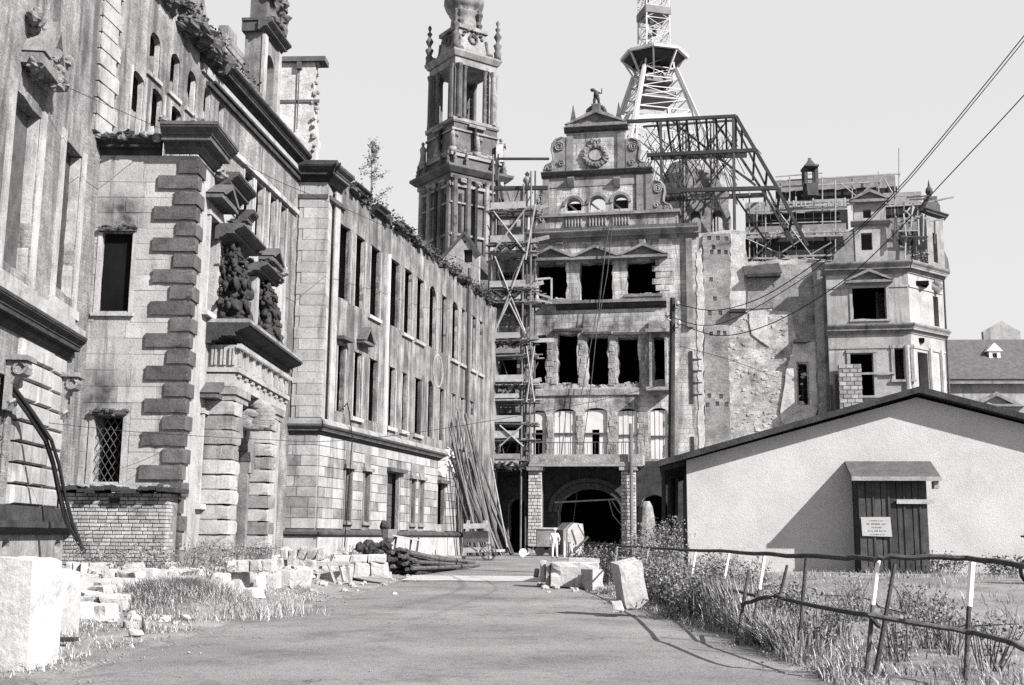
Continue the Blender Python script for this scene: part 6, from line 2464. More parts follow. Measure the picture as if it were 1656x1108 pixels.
rail('top_rail', [(945, 877), (1000, 882), (1060, 887), (1168, 892), (1240, 896), (1305, 899), (1370, 902), (1415, 904), (1440, 901), (1490, 901), (1564, 903), (1610, 908), (1656, 916), (1720, 930), (1900, 962), (2150, 1010)], .03, fence)
rail('mid_rail', [(1101, 937), (1140, 944), (1172, 952), (1224, 964)], .026, fence)
rail('mid_rail', [(1200, 977), (1230, 968), (1256, 964), (1298, 976), (1360, 988), (1406, 997), (1424, 1013)], .028, fence)
rail('mid_rail', [(1404, 996), (1480, 1009), (1564, 1021), (1620, 1035), (1656, 1048), (1730, 1080), (1950, 1160)], .028, fence)
rail('bottom_rail', [(1192, 1039), (1232, 1036), (1270, 1050), (1312, 1070), (1384, 1100)], .026, fence)
for (t_, b_) in (((963, 880), (975, 925)), ((998, 884), (992, 930)), ((1048, 887), (1038, 950))):
    fpart('post', 'pole_pale', fence, lambda m: m.tube([at(b_[0], b_[1], fd(t_[0])), at(t_[0], t_[1], fd(t_[0]))], .04, 6))
for i, (t_, b_) in enumerate((((1211, 921), (1190, 1042)), ((1273, 914), (1242, 1034)), ((1447, 912), (1413, 1094)))):
    p_ = ground_at(*b_)
    m = MB()
    m.tube([p_ + Vector((0, 0, -.06)), at(t_[0], t_[1], p_.y)], [.03, .022], 7)
    m.build('leaning_stake', MAT['rust_pipe'], None, ('leftmost leaning dark stake in the weeds by the fence', 'second leaning dark stake, between the two left fence posts', 'leaning dark stake nearest the camera, under the porch')[i], 'stake', 'stakes leaning by the fence')

# ------------------------------------------------------------------ stone blocks
ORD = ('first', 'second', 'third', 'fourth', 'fifth', 'sixth', 'seventh', 'eighth')


def block(x0, y0, x1, y1, label, d=None, depth=None, yaw=0.0, lean=0.0, roll=0.0, mt='new_stone', grp='cut stone blocks by the road', chip=.02, name='stone_block'):
    """a dressed block whose front fills these photo pixels; it stands on the ground or, with d, at that distance"""
    g0 = ground_at((x0 + x1) / 2, y1) if d is None else at((x0 + x1) / 2, y1, d)
    if d is None and g0.y > 95: g0 = at((x0 + x1) / 2, y1, 60)
    k = g0.y / 1872
    w_, h_ = (x1 - x0) * k, (y1 - y0) * k
    dp = depth or max(.3, w_ * .55)
    rm = Matrix.Rotation(yaw, 3, 'Z') @ Matrix.Rotation(roll, 3, 'Y') @ Matrix.Rotation(lean, 3, 'X')
    bm = bmesh.new()
    bmesh.ops.create_cube(bm, size=1)
    bmesh.ops.subdivide_edges(bm, edges=bm.edges[:], cuts=4, use_grid_fill=True)
    sd = Vector((rnd.uniform(0, 90), rnd.uniform(0, 90), rnd.uniform(0, 90)))
    dim = Vector((w_, dp, h_))
    sk = [rnd.uniform(-chip, chip) * 2.2 for _ in range(4)]
    for v in bm.verts:
        c = v.co.copy()
        p = Vector((c.x * dim.x, c.y * dim.y, c.z * dim.z))
        edge = sum(abs(abs(t) - .5) < .01 for t in c)
        n1 = noise.noise(p * 2.3 + sd)
        n2 = noise.noise(p * 6.0 + sd)
        off = .012 * n2 + .02 * n1 * (chip / .02)
        if edge >= 2:
            off -= max(0, noise.noise(p * 3.1 + sd * 2) - .05) * .22 * min(1, min(dim) * 1.6) + .012
        v.co = p * (1 + off / max(.12, p.length)) + Vector((sk[0] * c.z, sk[1] * c.x * dim.y, sk[2] * c.x * dim.z))
    m = MB()
    m.add([g0 + rm @ (v.co + Vector((0, dp / 2, h_ / 2 - .04))) for v in bm.verts], [[v.index for v in f.verts] for f in bm.faces])
    bm.free()
    return m.build(name, MAT[mt], None, label, 'stone block', grp)


block(-30, 903, 42, 1086, 'big white stone block cut off by the left edge, nearest the camera', depth=.7, yaw=-.12)
block(34, 922, 92, 1028, 'tall white stone block just behind the nearest one at the left edge', depth=.6, yaw=-.2)
block(208, 956, 262, 987, 'thick white block with an inclined end lying in the left grass', depth=.7, yaw=.25)
block(120, 974, 172, 1005, 'rounded white block half sunk in the left grass', depth=.5, yaw=-.1, chip=.08)
block(92, 937, 152, 962, 'broad pale slab behind the rounded block', depth=1.4, yaw=.1)
block(150, 935, 212, 955, 'broad pale slab lying left of the grass mound', depth=1.2, yaw=-.05)
block(143, 908, 177, 930, 'pale block under the bent pipes by the outbuilding', depth=.5)
for k in range(3):
    block(104 + k * 13, 906 + k, 115 + k * 13, 931, ORD[k] + ' upright slab from the left beside the bent pipes', depth=.5, yaw=.2 * k, lean=-.05)
for k in range(7):
    block(166 + k * 21, 918 + (k % 3), 184 + k * 21, 940, ORD[k] + ' from the left of the small blocks in front of the outbuilding', depth=.45, yaw=rnd.uniform(-.1, .1))
for k in range(4):
    block(363 + k * 20, 904 - k * .5, 382 + k * 20, 923, ORD[k] + ' from the left in the raised row of blocks by the portal', d=26, depth=.5)
for k in range(6):
    block(340 + k * 27, 925 - k, 365 + k * 27, 955 - k * 1.2, ORD[k] + ' from the left in the long low row of white blocks at the road', depth=.7, yaw=rnd.uniform(-.08, .08))
for k in range(3):
    block(440 + k * 20, 900 - k * 2, 458 + k * 20, 920 - k, ORD[k] + ' from the left of the chipped blocks behind the long low row', depth=.5, mt='old_stone', yaw=rnd.uniform(-.2, .2))
for k in range(5):
    block(452 + k * 15, 884 + (k % 2) * 3, 464 + k * 15, 903, ORD[k] + ' from the left of the rough upright stones below the wing corner', d=34, depth=.4, mt='old_stone', chip=.07, yaw=rnd.uniform(-.3, .3))
for k in range(3):
    block(537 + k * 29, 896 - k * .5, 565 + k * 29, 908, ORD[k] + ' from the left in the upper layer of the block stack by the pipes', d=36, depth=.8, yaw=.05)
for k in range(3):
    block(546 + k * 27, 908, 572 + k * 27, 931, ORD[k] + ' from the left in the lower layer of the block stack by the pipes', d=36, depth=.9, yaw=.05)
block(516, 915, 566, 941, 'white block lying behind the wooden trestle', depth=.6)
tb = thing('trestle', ground_at(540, 944), 'low wooden trestle standing in front of a white block left of the road', 'trestle')
for (xa, ya, xb, yb_) in ((512, 944, 520, 912), (531, 912, 543, 946), (556, 940, 549, 911), (566, 944, 560, 912)):
    dd = ground_at(540, 944).y
    fpart('leg', 'plank', tb, lambda m: m.bar(at(xa, ya, dd), at(xb, yb_, dd + .1), .07))
fpart('top_beam', 'plank', tb, lambda m: m.bar(at(512, 912, ground_at(540, 944).y), at(566, 911, ground_at(540, 944).y + .1), .12))
block(891, 908, 968, 946, 'long white block in front of the stack at the right of the road', d=34, depth=.9, yaw=-.06, chip=.01)
block(918, 901, 969, 926, 'white block with a sloping top behind the long one', d=35.2, depth=.6, yaw=-.04, chip=.015)
block(873, 906, 881, 938, 'narrow upright white slab at the left end of the right stack', d=34.6, depth=.9, yaw=-.1, chip=.01)
block(882, 908, 889, 945, 'narrow grey slab wedged between the upright slab and the long block', d=34.2, depth=.8, yaw=-.1, mt='stone_mid', chip=.01)
block(864, 918, 872, 932, 'small dark stone at the left foot of the right stack', d=35, depth=.5, mt='stone_mid')
block(955, 919, 980, 953, 'squat grey block turned edge-on, left of the leaning slab', d=33.4, depth=.5, yaw=.7, mt='old_stone', chip=.01)
block(1010, 905, 1052, 982, 'large white slab leaning back at the roadside by the weeds', d=22.4, depth=.4, yaw=.3, lean=.1, roll=-.2, chip=.008)
block(990, 968, 1010, 988, 'pale chunk of stone at the foot of the leaning slab', d=22.1, depth=.3, mt='old_stone', chip=.05)
block(932, 929, 952, 951, 'broken pale stone under the end of the long block', d=33.7, depth=.3, mt='old_stone', chip=.06, lean=.2)
for k in range(170):                             # broken stones lying all along the palace side
    t = rnd.random()
    px = 85 + 560 * t
    py = 960 - 58 * t + rnd.gauss(0, 15) + (12 if 230 < px < 430 and rnd.random() < .5 else 0)
    s_ = rnd.uniform(10, 34) * (1.15 - .55 * t)
    block(px - s_ * .6, py - s_ * rnd.uniform(.5, .8), px + s_ * .6, py, 'broken pale stone in the loose band of rubble along the palace', depth=None, yaw=rnd.uniform(-.8, .8), lean=rnd.uniform(-.15, .15), mt=rnd.choice(['new_stone', 'new_stone', 'old_stone']), grp='broken stones in the rubble band', chip=.07)
m = MB()
for k in range(520):                             # rubble and chippings round the blocks
    x, y = rnd.choice(((rnd.uniform(100, 640), rnd.gauss(930, 14)), (rnd.uniform(420, 660), rnd.gauss(915, 8)), (rnd.uniform(420, 660), rnd.gauss(915, 8)), (rnd.uniform(870, 1010), rnd.gauss(952, 5)) if rnd.random() < .25 else (rnd.uniform(100, 640), rnd.gauss(930, 14)), (rnd.uniform(80, 300), rnd.gauss(985, 18))))
    p_ = ground_at(x, max(y, 892))
    if p_.y > 60: continue
    s = rnd.uniform(.03, .13)
    m.lump(p_ + Vector((0, 0, s * .3)), s, s, s * .7, .5, 6, 4)
m.build('stone_chippings', MAT['old_stone'], None, 'scattered stone chippings round the blocks', 'rubble', kind='stuff')
# ------------------------------------------------------------------ timber, pipes and gear before the gatehouse
grp = 'long poles leaning on the palace wall'
lean_lab = ['pale long pole leaning in the middle of the bundle on the palace wall', 'dark long pole leaning in the bundle on the palace wall']
for k in range(34):
    u = 19.0 + rnd.random() * 6.0
    tv = rnd.uniform(5.5, 9.6)
    a_ = FB.p(u + rnd.uniform(.6, 2.6), gz(0, 72) - .05, 0) + FB.n * rnd.uniform(1.3, 2.6)
    b_ = FB.p(u, tv, .2 + rnd.random() * .2)
    m = MB()
    if k % 3:
        m.tube([a_, a_.lerp(b_, .5) + Vector((0, 0, -.1)), b_], [.09, .08, .05], 6)
    else:
        m.bar(a_, b_, .2, .06)
    pale = k % 2 == 0
    m.build('leaning_pole', MAT['rust_pole' if pale else 'pole_dark'], None, 'pale pole among those leaning on the palace wall' if pale else 'dark pole among those leaning on the palace wall', 'pole', 'pale leaning poles' if pale else 'dark leaning poles')
P0 = at(793, 742, 68)
m = MB()
m.tube([at(820, 885, 68), P0], .06, 6)
m.build('leaning_pole', MAT['pole_pale'], None, 'single thin pole leaning apart at the right of the timber', 'pole')
# heap of old pipes, ends towards the road
for k in range(64):
    row = k % 8
    lay = k // 8
    base = Vector((-4.65 + row * .16 + (lay % 2) * .08 - .0 * lay, 43.5 + rnd.uniform(-.8, .8), 0))
    z = gz(base.x, base.y) + .1 + lay * .125 + .25 * math.exp(-((row - 3) / 2.5) ** 2)
    if lay > 5 or lay > 3 and (row < 1 or row > 5): continue
    L = rnd.uniform(7, 13)
    dr_ = Vector((0.115 + rnd.gauss(0, .05), 1, 0)).normalized()
    a_ = Vector((base.x, base.y, z))
    b_ = a_ + dr_ * L
    b_.z = gz(b_.x, b_.y) + .05 + lay * .05
    m = MB()
    m.tube([a_, a_.lerp(b_, .5) + Vector((0, 0, rnd.uniform(-.1, .02))), b_], .075, 7)
    m.build('old_pipe', MAT['rust_pipe'], None, 'rusty pipe in the heap by the palace wall, black ends towards the road', 'pipe', 'heap of rusty pipes')
m = MB()
for k in range(46):
    x, y = rnd.uniform(-5.6, -4.2), rnd.uniform(41.6, 45)
    p_ = Vector((x, y, gz(x, y) + rnd.uniform(.1, 1.0)))
    m.lump(p_, .18, .2, .15, .5, 7, 5)
m.build('scrap_heap', MAT['soot_shade_dark'], None, 'heap of black scrap at the ends of the rusty pipes', 'scrap', kind='stuff')


def gp(px, d):
    p_ = at(px, 880, d)
    return Vector((p_.x, p_.y, gz(p_.x, p_.y)))


# wooden gantry in front of the timber
c_ = gp(768, 66)
hp = thing('wooden_gantry', c_, 'small wooden gantry with cross boards in front of the leaning timber', 'gantry')
s = 66 / 1872
for (xa, xb) in ((-20, -12), (22, 14), (-17, -10), (26, 18)):
    fpart('leg', 'plank', hp, lambda m: m.bar(c_ + Vector((xa * s, (xa % 3) * .4, 0)), c_ + Vector((xb * s, (xa % 3) * .4, 62 * s)), .12))
for z, mt_ in ((14, 'plank'), (30, 'pole_dark'), (38, 'soot_shade_dark'), (52, 'plank')):
    fpart('cross_board', mt_, hp, lambda m: m.bar(c_ + Vector((-19 * s, -.1, z * s)), c_ + Vector((22 * s, -.1, z * s + .05)), .1, .4 if mt_ == 'soot_shade_dark' else .28))
# hand cart
c_ = gp(790, 64)
hc = thing('hand_cart', c_, 'low hand cart with two spoked wheels right of the gantry', 'cart')
fpart('bed', 'plank', hc, lambda m: m.bar(c_ + Vector((-.6, 0, .5)), c_ + Vector((.9, .1, .55)), .7, .12))
for dy in (-.4, .4):
    m = MB()
    m.tube([c_ + Vector((.42 * math.cos(t * .4488), dy, .44 + .42 * math.sin(t * .4488))) for t in range(15)], .04, 5)
    for t in range(4):
        a = t * math.pi / 4
        m.tube([c_ + Vector((.42 * math.cos(a), dy, .44 + .42 * math.sin(a))), c_ + Vector((-.42 * math.cos(a), dy, .44 - .42 * math.sin(a)))], .02, 4)
    m.build('wheel', MAT['pole_dark'], hc)
fpart('handle', 'pole_dark', hc, lambda m: m.tube([c_ + Vector((-.6, 0, .5)), c_ + Vector((-1.3, 0, .9))], .04, 5))
# mortar mixer by the wing
c_ = gp(648, 49)
mx_ = thing('mortar_mixer', c_, 'old hopper machine on a raised board by the wing door', 'mixer')
fpart('hopper', 'stone_mid', mx_, lambda m: m.lathe(c_ + Vector((-.5, 0, 1.0)), [(.1, 0), (.3, .25), (.35, .6)], 8))
fpart('board', 'plank_pale', mx_, lambda m: m.bar(c_ + Vector((-.4, 0, 1.35)), c_ + Vector((.75, .2, 1.15)), .5, .06))
for dx in (-.8, -.35, .3, .6):
    fpart('leg', 'pole_dark', mx_, lambda m: m.bar(c_ + Vector((dx, 0, 0)), c_ + Vector((dx + .15, .1, 1.3 + (.35 if dx < -.5 else 0))), .08))
fpart('motor', 'soot_shade_dark', mx_, lambda m: m.lump(c_ + Vector((-.7, -.1, 1.75)), .2, .2, .2, .2))
# box trailer
c_ = gp(883, 74)
tr = thing('box_trailer', c_, 'small dark box trailer parked by the left brick pier of the gatehouse', 'trailer')
m = MB()
m.bar(c_ + Vector((-.62, 0, 1.15)), c_ + Vector((.62, 0, 1.15)), 1.6, 1.1)
m.build('box', MAT['gate_trim'], tr)
fpart('roof_board', 'stone_light', tr, lambda m: m.bar(c_ + Vector((-.7, 0, 1.74)), c_ + Vector((.72, 0, 1.74)), 1.75, .1))
fpart('chassis', 'rubber', tr, lambda m: m.bar(c_ + Vector((-.75, 0, .5)), c_ + Vector((.7, 0, .5)), 1.2, .2))
for dx in (-.4, .4):
    m = MB()
    m.tube([c_ + Vector((dx, -.75, .32)), c_ + Vector((dx, -.55, .32))], .32, 12)
    m.build('wheel', MAT['rubber'], tr)
fpart('drawbar', 'rubber', tr, lambda m: m.bar(c_ + Vector((-.7, 0, .45)), c_ + Vector((-1.3, -.2, .6)), .12))
# pale hut / wagon with a slanted end
c_ = gp(926, 73)
hu = thing('site_hut', c_, 'small pale slant-roofed hut in front of the gate arch', 'hut')
m = MB()
pr = [(-.35, .1), (.75, .1), (.78, 1.5), (.7, 2.05), (.1, 2.1), (-.35, 1.7)]
m.fr = Frame(c_.x, c_.y, deg_right=-20)
m.slab([pr], -1.4, 0)
m.v = [v + Vector((0, 0, c_.z)) for v in m.v]
m.build('body', MAT['plaster_light'], hu)
m = MB(Frame(c_.x, c_.y, deg_right=-20))
m.slab([[(-.62, .1), (-.37, .1), (-.37, 1.7), (.08, 2.12), (-.1, 2.12), (-.62, 1.65)]], -1.45, -.05)
m.v = [v + Vector((0, 0, c_.z)) for v in m.v]
m.build('side_panel', MAT['gate_trim'], hu)
fpart('prop_pole', 'pole_dark', hu, lambda m: m.bar(c_ + Vector((-.1, -.6, .2)), c_ + Vector((.95, -.5, 1.25)), .14))
fpart('hut_brace', 'pole_dark', hu, lambda m: m.bar(c_ + Vector((.3, -.3, 2.0)), c_ + Vector((.75, -.3, 1.2)), .07))
# striped barrier
c_ = gp(916, 66)
bp = thing('barrier_post', c_, 'square barrier post painted in white and dark halves, by the hut', 'barrier')
fpart('white_board', 'paint_white', bp, lambda m: m.bar(c_ + Vector((-.1, 0, .15)), c_ + Vector((-.1, 0, 1.05)), .2, .06))
fpart('dark_board', 'soot_shade_dark', bp, lambda m: m.bar(c_ + Vector((.13, 0, .1)), c_ + Vector((.13, 0, 1.0)), .22, .06))
fpart('white_board', 'paint_white', bp, lambda m: m.bar(c_ + Vector((.32, 0, .15)), c_ + Vector((.32, 0, 1.02)), .12, .06))
# round white disc on a little stand
c_ = gp(846, 70)
ds_ = thing('signal_disc', c_, 'round white disc standing low on the ground left of the trailer', 'disc')
fpart('disc', 'paint_white', ds_, lambda m: m.tube([c_ + Vector((0, 0, .3)), c_ + Vector((0, .05, .3))], .24, 18))
fpart('stand', 'paint_white', ds_, lambda m: (m.bar(c_ + Vector((.2, .05, .2)), c_ + Vector((.6, .05, .4)), .06), m.bar(c_ + Vector((.55, .05, 0)), c_ + Vector((.6, .05, .55)), .06), m.bar(c_ + Vector((0, .05, .0)), c_ + Vector((0, .05, .3)), .06)))

# ------------------------------------------------------------------ the person by the trailer
pc_ = gp(897, 69)
per = thing('person', pc_, 'person in pale work jacket and trousers standing with their back turned by the trailer', 'person')


def skin_body(name, verts, edges, radii, mt, parent, root=0, lv=2):
    me = bpy.data.meshes.new(name)
    base = WPOS[parent.name]
    me.from_pydata([Vector(v) + pc_ - base for v in verts], edges, [])
    o = bpy.data.objects.new(name, me)
    COL.objects.link(o)
    o.parent = parent
    WPOS[o.name] = base
    md = o.modifiers.new('skin', 'SKIN')
    md.use_smooth_shade = True
    if not me.skin_vertices:
        me.attributes
    for i, r_ in enumerate(radii):
        sv = me.skin_vertices[0].data[i]
        sv.radius = (r_, r_)
        sv.use_root = i == root
    sd = o.modifiers.new('sub', 'SUBSURF')
    sd.levels = sd.render_levels = lv
    me.materials.append(MAT[mt])
    return o


V_ = [(0, 0, .93), (0, 0, 1.12), (0, -.01, 1.36), (0, 0, 1.48),
      (-.1, 0, .88), (-.12, -.02, .48), (-.13, .02, .08), (-.14, .14, .04),
      (.1, 0, .88), (.13, .06, .49), (.14, .1, .09), (.15, .22, .04),
      (-.19, 0, 1.41), (-.27, .0, 1.13), (-.25, .1, .88),
      (.19, 0, 1.41), (.29, .02, 1.14), (.24, .14, .93)]
E_ = [(0, 1), (1, 2), (2, 3), (0, 4), (4, 5), (5, 6), (6, 7), (0, 8), (8, 9), (9, 10), (10, 11), (2, 12), (12, 13), (13, 14), (2, 15), (15, 16), (16, 17)]
R_ = [.15, .145, .16, .07, .1, .075, .06, .045, .1, .075, .06, .045, .075, .058, .045, .075, .058, .045]
try:
    skin_body('body', V_, E_, R_, 'cloth_pale', per)
    hv, he, hr = [(0, .0, 1.46), (0, .0, 1.56), (0, .015, 1.66), (0, .02, 1.73)], [(0, 1), (1, 2), (2, 3)], [.055, .06, .095, .075]
    skin_body('head', hv, he, hr, 'skin_tone', per)
    for sx in (-1, 1):
        b_ = Vector((.25 * sx, .11 if sx < 0 else .15, .87 if sx < 0 else .92))
        vs_ = [b_, b_ + Vector((0, .01, -.05))]
        es_, rr_ = [(0, 1)], [.03, .034]
        for k in range(4):
            o_ = Vector(((k - 1.5) * .019, .015, -.09))
            vs_ += [b_ + o_, b_ + o_ + Vector((0, .015, -.05 - .008 * (1 if k in (1, 2) else 0)))]
            n_ = len(vs_)
            es_ += [(1, n_ - 2), (n_ - 2, n_ - 1)]
            rr_ += [.01, .008]
        vs_ += [b_ + Vector((-.04 * sx, .02, -.06)), b_ + Vector((-.05 * sx, .03, -.1))]
        n_ = len(vs_)
        es_ += [(1, n_ - 2), (n_ - 2, n_ - 1)]
        rr_ += [.011, .009]
        skin_body('hand', vs_, es_, rr_, 'skin_tone', per, 0, 1)
except Exception as ex:
    print('person:', ex)
fpart('cap', 'cloth_pale', per, lambda m: m.lathe(pc_ + Vector((0, .01, 1.66)), [(.105, 0), (.115, .05), (.09, .1), (.03, .125)], 12))
fpart('shoes', 'rubber', per, lambda m: (m.lump(pc_ + Vector((-.14, .06, .04)), .055, .14, .05, .1), m.lump(pc_ + Vector((.145, .14, .04)), .055, .14, .05, .1)))

# ------------------------------------------------------------------ moped at the right edge
c_ = at(1672, 930, 27)
c_.z = gz(c_.x, c_.y)
mp = thing('moped', c_, 'dark moped standing in front of the shed wall, cut off by the right edge', 'moped')
for dx in (0, 1.25):
    m = MB()
    m.tube([c_ + Vector((dx + .3 * math.cos(t * .3927), 0, .32 + .3 * math.sin(t * .3927))) for t in range(17)], .05, 6)
    m.tube([c_ + Vector((dx, -.06, .32)), c_ + Vector((dx, .06, .32))], .09, 8)
    m.build('wheel', MAT['rubber'], mp)
fpart('fork', 'soot_shade_dark', mp, lambda m: m.tube([c_ + Vector((0, 0, .32)), c_ + Vector((.15, 0, .95)), c_ + Vector((.17, 0, 1.02))], .05, 6))
fpart('handlebar', 'rubber', mp, lambda m: m.tube([c_ + Vector((-.3, -.3, 1.14)), c_ + Vector((-.08, -.28, 1.14)), c_ + Vector((.17, -.05, 1.04)), c_ + Vector((.17, .05, 1.04)), c_ + Vector((-.1, .32, 1.12))], .025, 6))
fpart('headlamp', 'soot_shade_dark', mp, lambda m: m.lump(c_ + Vector((.02, 0, .92)), .13, .12, .12, .05))
fpart('leg_shield', 'rubber', mp, lambda m: m.bar(c_ + Vector((.15, 0, .3)), c_ + Vector((.22, 0, .9)), .5, .08))
fpart('frame', 'soot_shade_dark', mp, lambda m: m.tube([c_ + Vector((.2, 0, .85)), c_ + Vector((.45, 0, .35)), c_ + Vector((.9, 0, .4)), c_ + Vector((1.25, 0, .35))], .07, 6))
fpart('engine', 'rubber', mp, lambda m: m.lump(c_ + Vector((.62, 0, .36)), .22, .14, .16, .2))
fpart('saddle', 'rubber', mp, lambda m: m.lump(c_ + Vector((.95, 0, .82)), .34, .14, .09, .1))

# ------------------------------------------------------------------ plants
def bush(name, x, y, r, h, n, label, grp, mt='leaf_mid', leaf=.09, stems=12, zoff=0.0):
    z = gz(x, y) + zoff
    t = thing(name, (x, y, z), label, 'plant', grp)
    m, sM = MB(), MB()
    tips = []
    for k in range(stems):
        a = rnd.uniform(0, 6.28)
        q = r * math.sqrt(rnd.random())
        e = Vector((x + q * math.cos(a), y + q * math.sin(a), z + h * rnd.uniform(.55, 1.1)))
        b_ = Vector((x + q * .4 * math.cos(a), y + q * .4 * math.sin(a), z - .03))
        md = b_.lerp(e, .55) + Vector((rnd.gauss(0, .09), rnd.gauss(0, .09), h * .12))
        e = e + Vector((rnd.gauss(0, .12), rnd.gauss(0, .12), 0))
        sM.tube([b_, md, e], [.008, .006, .003], 4)
        tips.append((b_, md, e))
    for k in range(n):
        b_, md, e = rnd.choice(tips)
        f = rnd.random() ** .7
        c = b_.lerp(md, f * 2) if f < .5 else md.lerp(e, f * 2 - 1)
        m.leaf(c + Vector((rnd.gauss(0, .09), rnd.gauss(0, .09), rnd.gauss(0, .05))), leaf * rnd.uniform(.6, 1.5), .1)
    sM.build('stems', MAT['twig'], t)
    m.build('foliage', MAT[mt], t)
    return t


k_ = 0
bl_ = [(955, 905, 40), (985, 905, 36), (1022, 893, 38), (1050, 900, 31), (1065, 905, 28), (1090, 905, 26), (1122, 960, 22), (1092, 940, 25), (975, 900, 44), (1048, 900, 36), (1078, 900, 34)]
lab = ['bushy weed growing left of the gate pier behind the block stack', 'bushy weed right behind the squat grey block', 'bushy weed behind the leaning white slab', 'tall weed right of the leaning white slab', 'tall weed before the corner of the shed', 'tall weed touching the left corner of the shed', 'weed clump at the roadside two steps right of the leaning slab', 'weed clump under the far fence rail', 'farthest bushy weed, in front of the gate arch', 'tall feathery shrub in front of the white column stump', 'tall feathery shrub beside the dark end of the shed']
for (px, py, d), lb in zip(bl_, lab):
    p_ = at(px, py, d)
    bush('weed_bush', p_.x, p_.y, .8, 1.9 if px in (1048, 1078) else 1.2 if d > 27 else .9, 1700, lb, 'weeds along the right roadside', 'leaf_mid', .065, 34)
wl = [(1110, 985, 0), (1135, 992, 1), (1165, 1000, 2), (1195, 1008, 3), (1150, 975, 4), (1225, 1012, 5), (1090, 975, 6), (1255, 1020, 7)]
wlab = ['tall grassy weed at the first white-topped fence post', 'tall weed between the first two fence posts', 'tall weed at the second fence post', 'tall weed behind the first leaning stake', 'tall weed behind the mid rail near the second post', 'tall weed at the third fence post', 'tall weed left of the first fence post', 'tall weed behind the second leaning stake']
for (px, py, i), lb in zip(wl, wlab):
    p_ = ground_at(px, py)
    bush('tall_weed', p_.x + .25, p_.y + .3, .42, 1.05 if px < 1215 else .75, 900, lb, 'weeds along the pipe fence', 'leaf_mid', .05, 30)
sl = [(1320, 1060), (1360, 1045), (1455, 1070), (1500, 1050), (1540, 1060), (1385, 1005), (1600, 1085), (1475, 1005)]
slab_ = ['sparse thin weed right of the fourth fence post', 'sparse thin weed left of the nearest leaning stake', 'sparse thin weed right of the nearest leaning stake', 'sparse bushy weed in the yard below the porch', 'sparse weed left of the last white-topped post', 'upright dry weed standing in front of the porch shade', 'low weed at the bottom right corner', 'round weed at the edge of the yard']
for (px, py), lb in zip(sl, slab_):
    p_ = ground_at(px, py)
    bush('thin_weed', p_.x, p_.y, .35, .75, 260, lb, 'sparse weeds in the yard', 'leaf_mid', .05, 22)
wl2 = [(1480, 15), (1505, 16), (1530, 13), (1600, 14), (1625, 16), (1150, 26), (1180, 22)]
wlab2 = ['low weed at the right foot of the porch', 'low weed right of the porch', 'small low weed at the middle of the shed wall', 'low weed left of the moped', 'low weed at the moped wheel', 'tall feathery weed at the left end of the shed wall', 'feathery weed a little right of the shed corner']
for (px, hpx), lb in zip(wl2, wlab2):
    u, _ = DU(px, 900)
    p_ = FD.p(u, 0, .6)
    bush('wall_weed', p_.x, p_.y, .45, hpx * .035, 260, lb, 'weeds at the foot of the shed', 'leaf_dark' if px > 1400 else 'leaf_mid', .07, 14)
ll = [(215, 908, 27.5), (250, 905, 28), (300, 905, 30), (335, 900, 31), (370, 898, 32), (400, 885, 33), (430, 880, 36), (345, 930, 26), (150, 900, 27.8), (600, 880, 46), (570, 884, 44)]
llab = ['dark weed left of the outbuilding corner', 'dark weed at the outbuilding corner', 'dark weed at the foot of the quoins', 'tall dark weed beside the quoined corner', 'pale weed before the first portal pier', 'pale weed between the portal piers', 'weed before the second portal pier', 'weed behind the grass mound', 'thin weed at the ends of the bent pipes', 'weed by the wing door', 'weed at the corner of the second wing']
for (px, py, d), lb in zip(ll, llab):
    p_ = at(px, py, d)
    bush('weed', p_.x, p_.y, .6, .7, 300, lb, 'weeds along the palace', 'leaf_mid', .06, 20)


def sapling(u, w, h, n, label):
    b_ = FB.p(u, TB + .3, w)
    t = thing('sapling_tree', b_, label, 'tree', 'saplings on the ruin')
    sM, m = MB(), MB()
    top_ = b_ + Vector((rnd.uniform(-.2, .2), 0, h))
    sM.tube([b_ - Vector((0, 0, .3)), b_.lerp(top_, .5), top_], [.05, .03, .01], 5)
    sM.build('trunk', MAT['twig'], t)
    sM = MB()
    for k in range(26):
        f = rnd.uniform(.15, .98)
        c = b_.lerp(top_, f)
        e = c + Vector((rnd.gauss(0, 1), rnd.gauss(0, 1), 0)).normalized() * h * .34 * (1.1 - f) * rnd.uniform(.5, 1.2) + Vector((0, 0, h * .22 * rnd.random()))
        sM.tube([c, c.lerp(e, .5) + Vector((0, 0, -.03)), e], [.018, .012, .005], 4)
        for j in range(n):
            q = c.lerp(e, rnd.uniform(.25, 1.05))
            m.leaf(q + Vector((rnd.gauss(0, .08), rnd.gauss(0, .08), rnd.gauss(0, .1))), rnd.uniform(.06, .16))
    sM.build('branches', MAT['twig'], t)
    m.build('crown', MAT['leaf_mid'], t)


sapling(FB.uv(618, 330)[0], -.6, 4.0, 34, 'slender leafy sapling growing on top of the second wing')
sapling(FB.uv(545, 260)[0] + .2, -2.2, 2.3, 9, 'thin bare sapling beside the freestanding firewall')

